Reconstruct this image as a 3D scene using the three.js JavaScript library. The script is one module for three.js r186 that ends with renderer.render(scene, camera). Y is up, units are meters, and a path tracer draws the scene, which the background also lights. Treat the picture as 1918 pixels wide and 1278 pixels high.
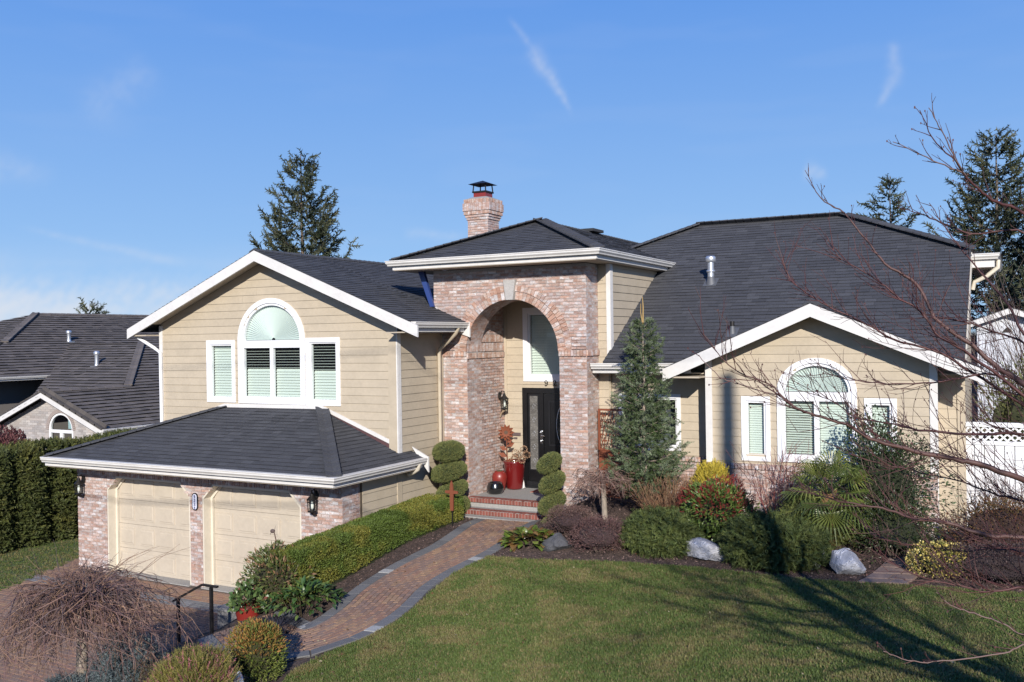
import * as THREE from 'three';
import { mergeGeometries } from 'three/addons/utils/BufferGeometryUtils.js';
import { FontLoader } from 'three/addons/loaders/FontLoader.js';
import { TextGeometry } from 'three/addons/geometries/TextGeometry.js';

// ---------------------------------------------------------------- camera, sky, sun, exposure
const scene = new THREE.Scene();
const camera = new THREE.PerspectiveCamera(40.18, 1024 / 682, 0.1, 3000);
camera.rotation.set(-0.16 * Math.PI / 180, 28.16 * Math.PI / 180, -0.87 * Math.PI / 180, 'YXZ');
camera.position.set(0, 5.12, 0);
camera.updateMatrixWorld(true);
const renderer = new THREE.WebGLRenderer();
renderer.toneMapping = THREE.LinearToneMapping;
renderer.toneMappingExposure = 1.16;
renderer.shadowMap.enabled = true;

const SUN_AZ = 29 * Math.PI / 180, SUN_EL = 22.5 * Math.PI / 180;
const sunDir = new THREE.Vector3(Math.sin(SUN_AZ) * Math.cos(SUN_EL), Math.sin(SUN_EL), Math.cos(SUN_AZ) * Math.cos(SUN_EL));
const sun = new THREE.DirectionalLight(new THREE.Color(1, 0.94, 0.86), 5);
sun.position.copy(sunDir).multiplyScalar(60).add(new THREE.Vector3(-8, 3, -16));
sun.target.position.set(-8, 3, -16);
sun.castShadow = true;
sun.shadow.mapSize.set(4096, 4096);
Object.assign(sun.shadow.camera, { left: -45, right: 35, top: 35, bottom: -30, near: 1, far: 160 });
scene.add(sun, sun.target);

// ---------------------------------------------------------------- random numbers and noise
function rng(seed) { let s = seed >>> 0; return () => { s = (s + 0x6D2B79F5) >>> 0; let t = s; t = Math.imul(t ^ (t >>> 15), t | 1); t ^= t + Math.imul(t ^ (t >>> 7), t | 61); return ((t ^ (t >>> 14)) >>> 0) / 4294967296; }; }
const hash2 = (x, y, s) => { let h = Math.imul(x | 0, 374761393) ^ Math.imul(y | 0, 668265263) ^ Math.imul(s | 0, 2147483647 ^ 0x5bd1e995); h = Math.imul(h ^ (h >>> 13), 1274126177); return ((h ^ (h >>> 16)) >>> 0) / 4294967296; };
const mod = (a, n) => ((a % n) + n) % n;
const lerp = (a, b, t) => a + (b - a) * t;
const clamp = (x, a = 0, b = 1) => Math.min(b, Math.max(a, x));
const smooth = (a, b, x) => { const t = clamp((x - a) / (b - a)); return t * t * (3 - 2 * t); };
function vnoise(x, y, per, s) {                       // tiling value noise, period in cells
  const xi = Math.floor(x), yi = Math.floor(y), fx = x - xi, fy = y - yi, u = fx * fx * (3 - 2 * fx), v = fy * fy * (3 - 2 * fy);
  const h = (a, b) => hash2(per ? mod(a, per) : a, per ? mod(b, per) : b, s);
  return lerp(lerp(h(xi, yi), h(xi + 1, yi), u), lerp(h(xi, yi + 1), h(xi + 1, yi + 1), u), v);
}
function fbm(x, y, s = 1, oct = 4, per = 0) { let a = 0, w = 0.5, t = 0; for (let o = 0; o < oct; o++) { a += w * vnoise(x, y, per, s + o * 17); t += w; x *= 2; y *= 2; per *= 2; w *= 0.5; } return a / t; }

// ---------------------------------------------------------------- sky: a computed clear winter sky with thin high cloud
function makeSky() {
  const W = 2048, H = 1024, d = new Float32Array(W * H * 4);
  const dirOf = (px, py) => new THREE.Vector3((px - 959) / 1747, -(py - 639) / 1747, -1).normalize().applyQuaternion(camera.quaternion);
  // thin streaks of cirrus: two ends on the sky (degrees of azimuth and height), width and strength
  const streak = (az0, el0, az1, el1, w0, w1, a, s) => ({ az0, el0, az1, el1, w0, w1, a, s });
  const S = [
    streak(-28.0, 18.9, -26.5, 17.1, 0.10, 0.16, 0.16, 3), streak(-26.5, 17.1, -24.4, 13.7, 0.45, 0.1, 0.30, 4),
    streak(-5.7, 16.0, -5.6, 14.2, 0.2, 0.36, 0.19, 5), streak(-5.6, 14.2, -6.5, 12.7, 0.36, 0.1, 0.21, 6),
    streak(-49.3, 15.6, -52.4, 12.6, 0.9, 0.9, 0.10, 7), streak(-55.2, 6.3, -47.5, 4.6, 0.12, 0.25, 0.15, 8),
    streak(-34.5, 6.5, -31, 6.2, 0.3, 0.22, 0.14, 9), streak(-10.6, 9.5, -9.4, 9.2, 0.5, 0.25, 0.2, 10), streak(-60, 9.0, -54.5, 9.6, 1.2, 0.5, 0.11, 11),
    streak(-62, 2.6, -46, 3.0, 1.4, 1.1, 0.34, 21), streak(-64, 1.2, -54, 1.4, 0.8, 0.5, 0.36, 22), streak(-110, 3, -75, 2.4, 1.2, 1.3, 0.4, 23), streak(5, 3, 60, 2.6, 1.0, 1.2, 0.35, 24), streak(90, 3, 170, 3, 1.2, 1.2, 0.4, 25),
    streak(-40, 24, -20, 21, 0.5, 0.7, 0.05, 12), streak(40, 14, 62, 19, 1.0, 1.4, 0.14, 13), streak(110, 18, 150, 12, 1.4, 1.0, 0.14, 14), streak(-150, 14, -110, 20, 1.2, 1.0, 0.14, 15), streak(10, 24, 40, 30, 0.9, 1.2, 0.1, 16),
  ];
  for (let j = 0; j < H; j++) {
    const el = ((j + 0.5) / H * 180 - 90), e = Math.max(el, 0) / 90;
    for (let i = 0; i < W; i++) {
      const phi = ((i + 0.5) / W - 0.5) * 2 * Math.PI, x = Math.cos(phi), z = Math.sin(phi);   // u -> direction (cos, sin)
      const az = Math.atan2(x, -z) * 180 / Math.PI;                                             // 0 is along -Z, positive to +X
      const t = Math.pow(e, 0.62);
      let r = lerp(0.52, 0.043, clamp(t * 1.95)), g = lerp(0.82, 0.222, clamp(t * 1.85)), b = lerp(1.12, 0.84, clamp(t * 1.7));
      let c = 0;
      if (el > 0) {
        const n = fbm(phi / Math.PI * 24 + 40, el * 0.9, 31, 4);
        c += 0.55 * smooth(6.5, 1.0, el) * smooth(0.38, 0.72, fbm(phi * 6 + 70, el * 0.8, 91, 4)) * 0.8;
        c += 0.32 * smooth(3.2, 0.6, el) * smooth(0.42, 0.6, fbm(phi * 22 + 9, el * 1.5, 55, 4));
        for (const k of S) {
          const ax = (az - k.az0) * Math.cos(el * Math.PI / 180), ay = el - k.el0, bx = (k.az1 - k.az0) * Math.cos(el * Math.PI / 180), by = k.el1 - k.el0, L2 = bx * bx + by * by, q = (ax * bx + ay * by) / L2;
          if (q < -0.15 || q > 1.15) continue;
          const wob = (fbm(q * 5, 3.3, k.s * 7, 3) - 0.5) * 0.9 * Math.max(k.w0, k.w1);
          const dist = Math.abs((ax * by - ay * bx) / Math.sqrt(L2) + wob), w = lerp(k.w0, k.w1, clamp(q));
          if (dist > w * 3) continue;
          const fib = fbm(ax * 2.2 + ay * 1.6 + 50, ay * 5 - ax * 5 + 80, k.s, 4);
          c += k.a * Math.exp(-dist * dist / (w * w)) * smooth(-0.15, 0.15, q) * smooth(1.15, 0.8, q) * (0.6 + 0.8 * smooth(0.25, 0.75, fib));
        }
        c += 0.025 * smooth(0.5, 0.75, n) * smooth(0, 10, el) * smooth(40, 18, el);
      }
      c = clamp(c, 0, 0.85);
      r = lerp(r, 0.86, c); g = lerp(g, 0.90, c); b = lerp(b, 0.98, c);
      const zen = lerp(1, 0.55, smooth(18, 75, el)); r *= zen; g *= zen; b *= zen;
      if (el < 0) { r = 0.20; g = 0.21; b = 0.20; }
      const k = (j * W + i) * 4; d[k] = r * 0.93; d[k + 1] = g * 0.93; d[k + 2] = b * 0.93; d[k + 3] = 1;
    }
  }
  const t = new THREE.DataTexture(d, W, H, THREE.RGBAFormat, THREE.FloatType);
  t.mapping = THREE.EquirectangularReflectionMapping; t.magFilter = t.minFilter = THREE.LinearFilter; t.needsUpdate = true;
  return t;
}
scene.background = makeSky();
scene.environment = scene.background;
scene.environmentIntensity = 0.8;

// ---------------------------------------------------------------- textures and materials
function tex(size, fn, rep = 1, srgb = true) {
  const d = new Uint8Array(size * size * 4);
  for (let j = 0; j < size; j++) for (let i = 0; i < size; i++) {
    const v = fn(i / size, j / size), k = (j * size + i) * 4, a = Array.isArray(v) ? v : [v, v, v];
    for (let q = 0; q < 3; q++) d[k + q] = clamp(srgb ? Math.pow(clamp(a[q]), 1 / 2.2) : a[q]) * 255;
    d[k + 3] = 255;
  }
  const t = new THREE.DataTexture(d, size, size); t.wrapS = t.wrapT = THREE.RepeatWrapping; t.magFilter = THREE.LinearFilter; t.minFilter = THREE.LinearMipmapLinearFilter; t.generateMipmaps = true;
  if (srgb) t.colorSpace = THREE.SRGBColorSpace;
  t.repeat.set(rep, rep); t.needsUpdate = true; return t;
}
const T = {
  mottle: tex(512, (u, v) => { const a = fbm(u * 8, v * 8, 3, 5, 8), b = fbm(u * 40, v * 40, 9, 3, 40); return clamp(0.90 + 0.14 * (a - 0.5) + 0.10 * (b - 0.5)); }, 1 / 2.1),
  brick: tex(512, (u, v) => { const a = fbm(u * 22, v * 30, 5, 4, 22 * 0 + 2) , m = fbm(u * 16, v * 32, 13, 4, 16), g = fbm(u * 90, v * 90, 6, 2, 90), w = smooth(0.46, 0.6, m); const k = 0.78 + 0.35 * (g - 0.5); return [lerp(0.90, 1.04, w) * k, lerp(0.74, 1.04, w) * k, lerp(0.66, 1.04, w) * k]; }, 1 / 1.3),
  grain: tex(256, (u, v) => 0.72 + 0.5 * (fbm(u * 64, v * 64, 21, 3, 64) - 0.2), 1 / 0.7),
  granule: tex(256, (u, v) => clamp(0.55 + 0.9 * (fbm(u * 96, v * 96, 41, 2, 96) - 0.25)), 1 / 0.6),
  bump: tex(256, (u, v) => fbm(u * 48, v * 48, 77, 3, 48), 1 / 0.5, false),
  soil: tex(512, (u, v) => { const a = fbm(u * 60, v * 60, 51, 3, 60), b = fbm(u * 12, v * 12, 15, 3, 12); const k = 0.3 + 1.1 * a * b * 1.6; return [k, k * 0.92, k * 0.88]; }, 1 / 2),
  turf: tex(1024, (u, v) => { const a = fbm(u * 26, v * 26, 61, 4, 26), f = fbm(u * 160, v * 160, 63, 2, 160), s = smooth(0.42, 0.8, a) * 0.7; const k = 0.6 + 0.8 * f; return [lerp(0.075, 0.20, s) * k, lerp(0.105, 0.17, s) * k, lerp(0.030, 0.072, s) * k]; }, 1 / 9),
  stone: tex(512, (u, v) => { const a = fbm(u * 9, v * 9, 71, 5, 9), r = Math.abs(fbm(u * 7, v * 14, 73, 4, 7) - 0.5) * 2, k = 0.35 + 0.5 * a + 0.35 * smooth(0.12, 0.0, r); return [k, k * 1.01, k * 1.05]; }, 1 / 0.8),
  bark: tex(256, (u, v) => 0.45 + 0.8 * fbm(u * 24, v * 6, 81, 4, 6), 1 / 0.4),
};
const C = (r, g, b) => new THREE.Color().setRGB(r, g, b);
const std = (c, o = {}) => new THREE.MeshStandardMaterial({ color: Array.isArray(c) ? C(...c) : c, roughness: 0.8, metalness: 0, ...o });
const TAN = [0.505, 0.427, 0.316];
const M = {
  siding: std([1, 1, 1], { vertexColors: true, map: T.mottle, roughness: 0.62, bumpMap: T.bump, bumpScale: 0.0006 }),
  tan: std(TAN, { roughness: 0.6, map: T.mottle }),
  tanDark: std([0.40, 0.32, 0.22], { roughness: 0.7 }),
  white: std([0.72, 0.70, 0.67], { roughness: 0.5, map: T.mottle }),
  gutter: std([0.68, 0.66, 0.62], { roughness: 0.45, map: T.mottle }),
  vinyl: std([0.76, 0.76, 0.77], { roughness: 0.35 }),
  cream: std([0.70, 0.64, 0.53], { roughness: 0.5, map: T.mottle }),
  door: std([0.545, 0.475, 0.378], { roughness: 0.5, map: T.mottle }),
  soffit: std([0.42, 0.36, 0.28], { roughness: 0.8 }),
  brickGrey: std([1, 1, 1], { vertexColors: true, map: T.mottle, roughness: 0.9 }),
  brick: std([1, 1, 1], { vertexColors: true, map: T.brick, roughness: 0.9, bumpMap: T.bump, bumpScale: 0.004 }),
  mortar: std([0.46, 0.42, 0.39], { roughness: 0.95, map: T.grain }),
  shingle: std([1, 1, 1], { vertexColors: true, map: T.granule, roughness: 0.95, bumpMap: T.bump, bumpScale: 0.002 }),
  deck: std([0.03, 0.032, 0.036], { roughness: 1 }),
  tile: std([1, 1, 1], { vertexColors: true, map: T.granule, roughness: 0.9 }),
  paver: std([1, 1, 1], { vertexColors: true, map: T.grain, roughness: 0.9, bumpMap: T.bump, bumpScale: 0.003 }),
  joint: std([0.11, 0.085, 0.068], { roughness: 1, map: T.grain }),
  concrete: std([0.36, 0.35, 0.33], { roughness: 0.9, map: T.grain, bumpMap: T.bump, bumpScale: 0.003 }),
  soil: std([0.085, 0.062, 0.052], { map: T.soil, roughness: 1, bumpMap: T.soil, bumpScale: 0.03 }),
  turf: std([1, 1, 1], { map: T.turf, roughness: 1 }),
  stone: std([0.62, 0.62, 0.64], { map: T.stone, roughness: 0.85, bumpMap: T.stone, bumpScale: 0.03 }),
  darkStone: std([0.115, 0.115, 0.12], { map: T.stone, roughness: 0.85, bumpMap: T.stone, bumpScale: 0.03 }),
  black: std([0.012, 0.012, 0.014], { roughness: 0.35 }),
  blackSatin: std([0.008, 0.008, 0.009], { roughness: 0.28 }),
  iron: std([0.02, 0.018, 0.017], { roughness: 0.5, metalness: 0.3 }),
  redGlaze: new THREE.MeshPhysicalMaterial({ color: C(0.13, 0.007, 0.007), roughness: 0.28, clearcoat: 1, clearcoatRoughness: 0.08 }),
  redMatte: new THREE.MeshPhysicalMaterial({ color: C(0.23, 0.022, 0.015), roughness: 0.45, map: T.mottle, clearcoat: 0.4, clearcoatRoughness: 0.3 }),
  blackGlaze: new THREE.MeshPhysicalMaterial({ color: C(0.008, 0.008, 0.009), roughness: 0.2, clearcoat: 1, clearcoatRoughness: 0.05 }),
  rust: std([0.21, 0.058, 0.024], { roughness: 0.75, map: T.mottle }),
  zinc: std([0.55, 0.57, 0.6], { roughness: 0.4, metalness: 0.75 }),
  blueSteel: std([0.03, 0.055, 0.19], { roughness: 0.35 }),
  glass: new THREE.MeshPhysicalMaterial({ color: C(0.93, 0.97, 0.955), roughness: 0.02, transmission: 1, thickness: 0, ior: 1.5 }),
  slat: std([0.56, 0.61, 0.55], { roughness: 0.5 }),
  fan: std([0.55, 0.60, 0.57], { roughness: 0.7 }),
  dark: std([0.02, 0.02, 0.02], { roughness: 1 }),
  bark: std([0.17, 0.13, 0.10], { roughness: 0.95, map: T.bark, bumpMap: T.bark, bumpScale: 0.02 }),
  paleBark: std([0.34, 0.28, 0.22], { roughness: 0.95, map: T.bark, bumpMap: T.bark, bumpScale: 0.012 }),
  redTwig: std([1, 1, 1], { vertexColors: true, roughness: 0.6 }),
  leaf: new THREE.MeshPhysicalMaterial({ color: 0xffffff, roughness: 0.62, transmission: 0.18, thickness: 0, side: THREE.DoubleSide, specularIntensity: 0.5 }),
  gloss: new THREE.MeshPhysicalMaterial({ color: 0xffffff, roughness: 0.38, transmission: 0.12, thickness: 0, side: THREE.DoubleSide }),
  needle: std([1, 1, 1], { roughness: 0.7, side: THREE.DoubleSide }),
};

// ---------------------------------------------------------------- objects: things, parts, names, labels
const used = {};
function numbered(n) { const k = used[n] = (used[n] ?? -1) + 1; return k ? `${n}_${String(k).padStart(3, '0')}` : n; }
function tag(o, label, category, group, kind) { o.userData.label = label; if (category) o.userData.category = category; if (group) o.userData.group = group; if (kind) o.userData.kind = kind; return o; }
function thing(name, label, category, [x, y, z] = [0, 0, 0], group) { const o = new THREE.Group(); o.name = numbered(name); o.position.set(x, y, z); scene.add(o); return tag(o, label, category, group); }
function origin(o) { const p = new THREE.Vector3(); while (o && o !== scene) { p.add(o.position); o = o.parent; } return p; }
function part(name, geo, mat, parent, kind) {          // geometry is given in world metres; it is stored about its parent's base
  const p = origin(parent); if (p.lengthSq()) geo.translate(-p.x, -p.y, -p.z);
  const m = new THREE.Mesh(geo, mat); m.name = name; m.castShadow = m.receiveShadow = true; parent.add(m);
  if (kind) m.userData.kind = kind;
  return m;
}
function struct(name, geo, mat, kind = 'structure') { const m = part(name, geo, mat, scene, kind); m.name = numbered(name); return m; }
function hold(name, parent) { const g = new THREE.Group(); g.name = name; parent.add(g); return g; }

// geometry collector: flat-shaded faces with uv in metres
const v3 = (x, y, z) => new THREE.Vector3(x, y, z);
class G {
  constructor() { this.p = []; this.n = []; this.u = []; this.c = []; this.col = [1, 1, 1]; }
  tri(a, b, c, na, nb, nc) {
    const n = v3().subVectors(b, a).cross(v3().subVectors(c, a)); if (n.lengthSq() < 1e-14) return this; n.normalize();
    const ax = Math.abs(n.x), ay = Math.abs(n.y), az = Math.abs(n.z), pts = [a, b, c], ns = [na || n, nb || n, nc || n];
    for (let i = 0; i < 3; i++) { const q = pts[i]; this.p.push(q.x, q.y, q.z); this.n.push(ns[i].x, ns[i].y, ns[i].z); this.c.push(...this.col); if (ax >= ay && ax >= az) this.u.push(q.z, q.y); else if (ay >= az) this.u.push(q.x, q.z); else this.u.push(q.x, q.y); }
    return this;
  }
  quad(a, b, c, d) { return this.tri(a, b, c).tri(a, c, d); }
  hexa(P) {                                            // eight corners: 0-3 one face in order, 4-7 the opposite face in the same order
    const m = v3(); for (const q of P) m.add(q); m.multiplyScalar(1 / 8);
    for (const [a, b, c, d] of [[0, 1, 2, 3], [4, 5, 6, 7], [0, 1, 5, 4], [1, 2, 6, 5], [2, 3, 7, 6], [3, 0, 4, 7]]) {
      const n = v3().subVectors(P[c], P[a]).cross(v3().subVectors(P[d], P[b])), o = v3().add(P[a]).add(P[b]).add(P[c]).add(P[d]).multiplyScalar(0.25).sub(m);
      if (n.dot(o) >= 0) this.quad(P[a], P[b], P[c], P[d]); else this.quad(P[d], P[c], P[b], P[a]);
    }
    return this;
  }
  box(x0, x1, y0, y1, z0, z1) { return this.hexa([v3(x0, y0, z0), v3(x1, y0, z0), v3(x1, y1, z0), v3(x0, y1, z0), v3(x0, y0, z1), v3(x1, y0, z1), v3(x1, y1, z1), v3(x0, y1, z1)]); }
  bar(a, b, w, h, up = v3(0, 1, 0)) {                  // rectangular bar between two points
    const d = v3().subVectors(b, a).normalize(), s = v3().crossVectors(d, up).normalize().multiplyScalar(w / 2), t = v3().crossVectors(s, d).normalize().multiplyScalar(h / 2);
    const c = (p, i, j) => p.clone().addScaledVector(s, i).addScaledVector(t, j);
    return this.hexa([c(a, -1, -1), c(a, 1, -1), c(a, 1, 1), c(a, -1, 1), c(b, -1, -1), c(b, 1, -1), c(b, 1, 1), c(b, -1, 1)]);
  }
  poly(pts, nrm, th) {                                 // convex slab: polygon pushed back along -nrm by th
    const q = pts.map(p => p.clone().addScaledVector(nrm, -th)), k = pts.length, n = v3().subVectors(pts[1], pts[0]).cross(v3().subVectors(pts[2], pts[0])), flip = n.dot(nrm) < 0;
    for (let i = 1; i < k - 1; i++) { flip ? this.tri(pts[0], pts[i + 1], pts[i]) : this.tri(pts[0], pts[i], pts[i + 1]); flip ? this.tri(q[0], q[i], q[i + 1]) : this.tri(q[0], q[i + 1], q[i]); }
    for (let i = 0; i < k; i++) { const j = (i + 1) % k; flip ? this.quad(pts[i], pts[j], q[j], q[i]) : this.quad(pts[j], pts[i], q[i], q[j]); }
    return this;
  }
  sweep(line, profile, close = true) {                 // profile: [out, up] pairs swept along a list of {p, out, up}
    for (let i = 0; i < line.length - 1; i++) {
      const A = line[i], B = line[i + 1], at = (L, [o, u]) => L.p.clone().addScaledVector(L.out, o).add(v3(0, u, 0));
      for (let k = 0; k < profile.length; k++) { const a = at(A, profile[k]), b = at(A, profile[(k + 1) % profile.length]), c = at(B, profile[(k + 1) % profile.length]), d = at(B, profile[k]); this.quad(a, d, c, b); }
    }
    if (close) for (const [L, s] of [[line[0], 1], [line[line.length - 1], -1]]) { const q = profile.map(([o, u]) => L.p.clone().addScaledVector(L.out, o).add(v3(0, u, 0))); for (let i = 1; i < q.length - 1; i++) s > 0 ? this.tri(q[0], q[i], q[i + 1]) : this.tri(q[0], q[i + 1], q[i]); }
    return this;
  }
  tube(pts, rad, sides = 5) {                          // smooth tapered tube
    const R = typeof rad === 'function' ? rad : (t) => lerp(rad[0], rad[1], t), n = pts.length; if (n < 2) return this;
    let ref = v3(0.3, 1, 0.2), rings = [];
    for (let i = 0; i < n; i++) {
      const d = v3().subVectors(pts[Math.min(n - 1, i + 1)], pts[Math.max(0, i - 1)]).normalize(); if (Math.abs(d.dot(ref)) > 0.95) ref = v3(1, 0.2, 0.1);
      const s = v3().crossVectors(d, ref).normalize(), t = v3().crossVectors(d, s), r = R(i / (n - 1)), ring = [];
      for (let k = 0; k < sides; k++) { const a = k / sides * Math.PI * 2, nn = s.clone().multiplyScalar(Math.cos(a)).addScaledVector(t, Math.sin(a)); ring.push([pts[i].clone().addScaledVector(nn, r), nn]); }
      rings.push(ring);
    }
    for (let i = 0; i < n - 1; i++) for (let k = 0; k < sides; k++) { const a = rings[i][k], b = rings[i][(k + 1) % sides], c = rings[i + 1][(k + 1) % sides], d = rings[i + 1][k]; this.tri(a[0], b[0], c[0], a[1], b[1], c[1]); this.tri(a[0], c[0], d[0], a[1], c[1], d[1]); }
    return this;
  }
  lathe(x, y, z, prof, seg = 24) {                     // prof: [radius, height]
    const P = (r, h, k) => v3(x + r * Math.cos(k / seg * Math.PI * 2), y + h, z + r * Math.sin(k / seg * Math.PI * 2)), N = [];
    for (let i = 0; i < prof.length; i++) { const a = prof[Math.max(0, i - 1)], b = prof[Math.min(prof.length - 1, i + 1)]; N.push([b[1] - a[1], -(b[0] - a[0])]); }
    const nv = (i, k) => v3(N[i][0] * Math.cos(k / seg * Math.PI * 2), N[i][1], N[i][0] * Math.sin(k / seg * Math.PI * 2)).normalize();
    for (let i = 0; i < prof.length - 1; i++) for (let k = 0; k < seg; k++) { const a = P(...prof[i], k), b = P(...prof[i], k + 1), c = P(...prof[i + 1], k + 1), d = P(...prof[i + 1], k); this.tri(a, c, b, nv(i, k), nv(i + 1, k + 1), nv(i, k + 1)); this.tri(a, d, c, nv(i, k), nv(i + 1, k), nv(i + 1, k + 1)); }
    return this;
  }
  geo() {
    const g = new THREE.BufferGeometry();
    g.setAttribute('position', new THREE.Float32BufferAttribute(this.p, 3)); g.setAttribute('normal', new THREE.Float32BufferAttribute(this.n, 3)); g.setAttribute('uv', new THREE.Float32BufferAttribute(this.u, 2)); g.setAttribute('color', new THREE.Float32BufferAttribute(this.c, 3));
    return g;
  }
}
const pc = (name, fn, mat, parent, kind) => { const g = new G(); fn(g); return part(name, g.geo(), mat, parent, kind); };

// pools: pieces that can be told apart; the 300 that show largest become meshes, the rest one mesh of the same thing
const frustum = new THREE.Frustum().setFromProjectionMatrix(new THREE.Matrix4().multiplyMatrices(camera.projectionMatrix, camera.matrixWorldInverse));
class Pool {
  constructor(piece, rest, mat, most = 300) { this.items = []; Object.assign(this, { piece, rest, mat, most }); }
  add(hexes, col, parent, bonus = 1) {
    let m = v3(), lo = v3(1e9, 1e9, 1e9), hi = v3(-1e9, -1e9, -1e9), k = 0; for (const h of hexes) for (const q of h) { m.add(q); lo.min(q); hi.max(q); k++; } m.multiplyScalar(1 / k);
    this.items.push({ hexes, col, parent, size: frustum.containsPoint(m) ? bonus * hi.distanceTo(lo) / m.distanceTo(camera.position) : 0 });
  }
  finish(owner) {
    this.items.sort((a, b) => b.size - a.size);
    const rest = new G();
    this.items.forEach((it, i) => { const g = i < this.most && it.size > 0 ? new G() : rest; g.col = it.col; for (const h of it.hexes) g.hexa(h); if (g !== rest) part(this.piece, g.geo(), this.mat, it.parent); });
    if (rest.p.length) part(this.rest, rest.geo(), this.mat, owner, 'stuff');
  }
}
const shade = (c, k) => c.map(x => x * k);

// ---------------------------------------------------------------- ground
function lawnH(x, z) {
  const t = Math.max(-0.4, (z + 15.4) / 5.6), tt = t > 1.6 ? 1.6 + (t - 1.6) * 0.25 : t, xx = clamp(x, -12, 8);
  return (1.2 + 0.01 * (xx + 9)) * (1 - tt) + (0.35 + 0.132 * (xx + 11)) * tt;
}
// right-hand edge of the driveway
const driveEdge = (z) => z < -10.9 ? -11.45 : z < -10.1 ? lerp(-12.1, -12.3, (z + 10.9) / 0.8) : lerp(-12.3, -13.6, clamp((z + 10.1) / 2.2)) - Math.max(0, z + 7.9) * 0.5;
function groundH(x, z) {
  let y = lawnH(x, z);
  const bed = smooth(0.2, 3, -15.0 - z) * smooth(-8.6, -7.6, x); y += 0.40 * bed;
  if (x < -8.6 && z < -15.0) y = Math.min(y, 1.3);
  const e = driveEdge(z), d = smooth(e + (z > -10.9 ? 0.55 : 0.05), e, x); y = lerp(y, 0, d);
  if (z < -24) y = lerp(y, -0.6, smooth(-24, -30, z));
  if (x < -22) y = lerp(y, -1.0, smooth(-22.5, -27, x));
  if (x > 8) y = lerp(y, 1.2, smooth(8, 20, x));
  if (z > 1) y = lerp(y, 2.0, smooth(1, 8, z));
  const far = Math.hypot(x, z); if (far > 90) y = lerp(y, -6, smooth(90, 500, far));
  return y;
}
function sheet(xs, zs, hf) {
  const p = [], uv = [], ix = [], nx = xs.length;
  for (const z of zs) for (const x of xs) { p.push(x, hf(x, z), z); uv.push(x, z); }
  for (let j = 0; j < zs.length - 1; j++) for (let i = 0; i < nx - 1; i++) { const a = j * nx + i; ix.push(a, a + nx, a + 1, a + 1, a + nx, a + nx + 1); }
  const g = new THREE.BufferGeometry(); g.setAttribute('position', new THREE.Float32BufferAttribute(p, 3)); g.setAttribute('uv', new THREE.Float32BufferAttribute(uv, 2)); g.setIndex(ix); g.computeVertexNormals(); return g;
}
{
  const xs = [], zs = []; for (const s of [-1500, -800, -400, -200, -120, -80, -60, -48, -40]) xs.push(s); for (let x = -34; x < 10; x += x < -16 ? 0.6 : 0.16) xs.push(x); for (const s of [10, 13, 18, 26, 40, 70, 150, 400, 1500]) xs.push(s);
  for (const s of [-2000, -1000, -500, -250, -140, -90, -65, -50, -40, -33]) zs.push(s); for (let z = -28; z < 4; z += z < -19 ? 0.6 : 0.16) zs.push(z); for (const s of [5, 8, 14, 24, 50, 120, 400, 1500]) zs.push(s);
  struct('ground', sheet(xs, zs, groundH), M.soil);
}
// path centre line
const pathPts = [[-9.3, -17.05], [-9.2, -16], [-9.15, -15], [-9.28, -13.9], [-9.25, -12.85], [-9.05, -12.05], [-8.98, -11.4], [-9.1, -10.85], [-9.5, -10.55], [-10.2, -10.75], [-11.0, -11.2]].map(([x, z]) => v3(x, 0, z));
const pathCurve = new THREE.CatmullRomCurve3(pathPts), PATH_W = 1.46;
const pathRight = [], pathLeft = [];
for (let i = 0; i <= 60; i++) { const p = pathCurve.getPointAt(i / 60), t = pathCurve.getTangentAt(i / 60), s = v3(-t.z, 0, t.x); pathRight.push(p.clone().addScaledVector(s, -PATH_W / 2)); pathLeft.push(p.clone().addScaledVector(s, PATH_W / 2)); }
const nearPath = (x, z, w) => { let b = 1e9; for (let i = 0; i <= 60; i++) { const p = pathCurve.getPointAt(i / 60); b = Math.min(b, (p.x - x) ** 2 + (p.z - z) ** 2); } return b < w * w; };
// edge of the planting bed against the lawn (x -> z)
const bedEdge = [[-8.45, -14.75], [-7.53, -14.74], [-6.1, -15.0], [-4.7, -15.1], [-3.1, -14.95], [-2.16, -14.96], [-1.28, -15.2], [0.12, -15.34], [3, -15.2], [8, -15]];
function bedZ(x) { for (let i = 0; i < bedEdge.length - 1; i++) if (x <= bedEdge[i + 1][0]) return lerp(bedEdge[i][1], bedEdge[i + 1][1], clamp((x - bedEdge[i][0]) / (bedEdge[i + 1][0] - bedEdge[i][0]))); return -15; }
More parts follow.
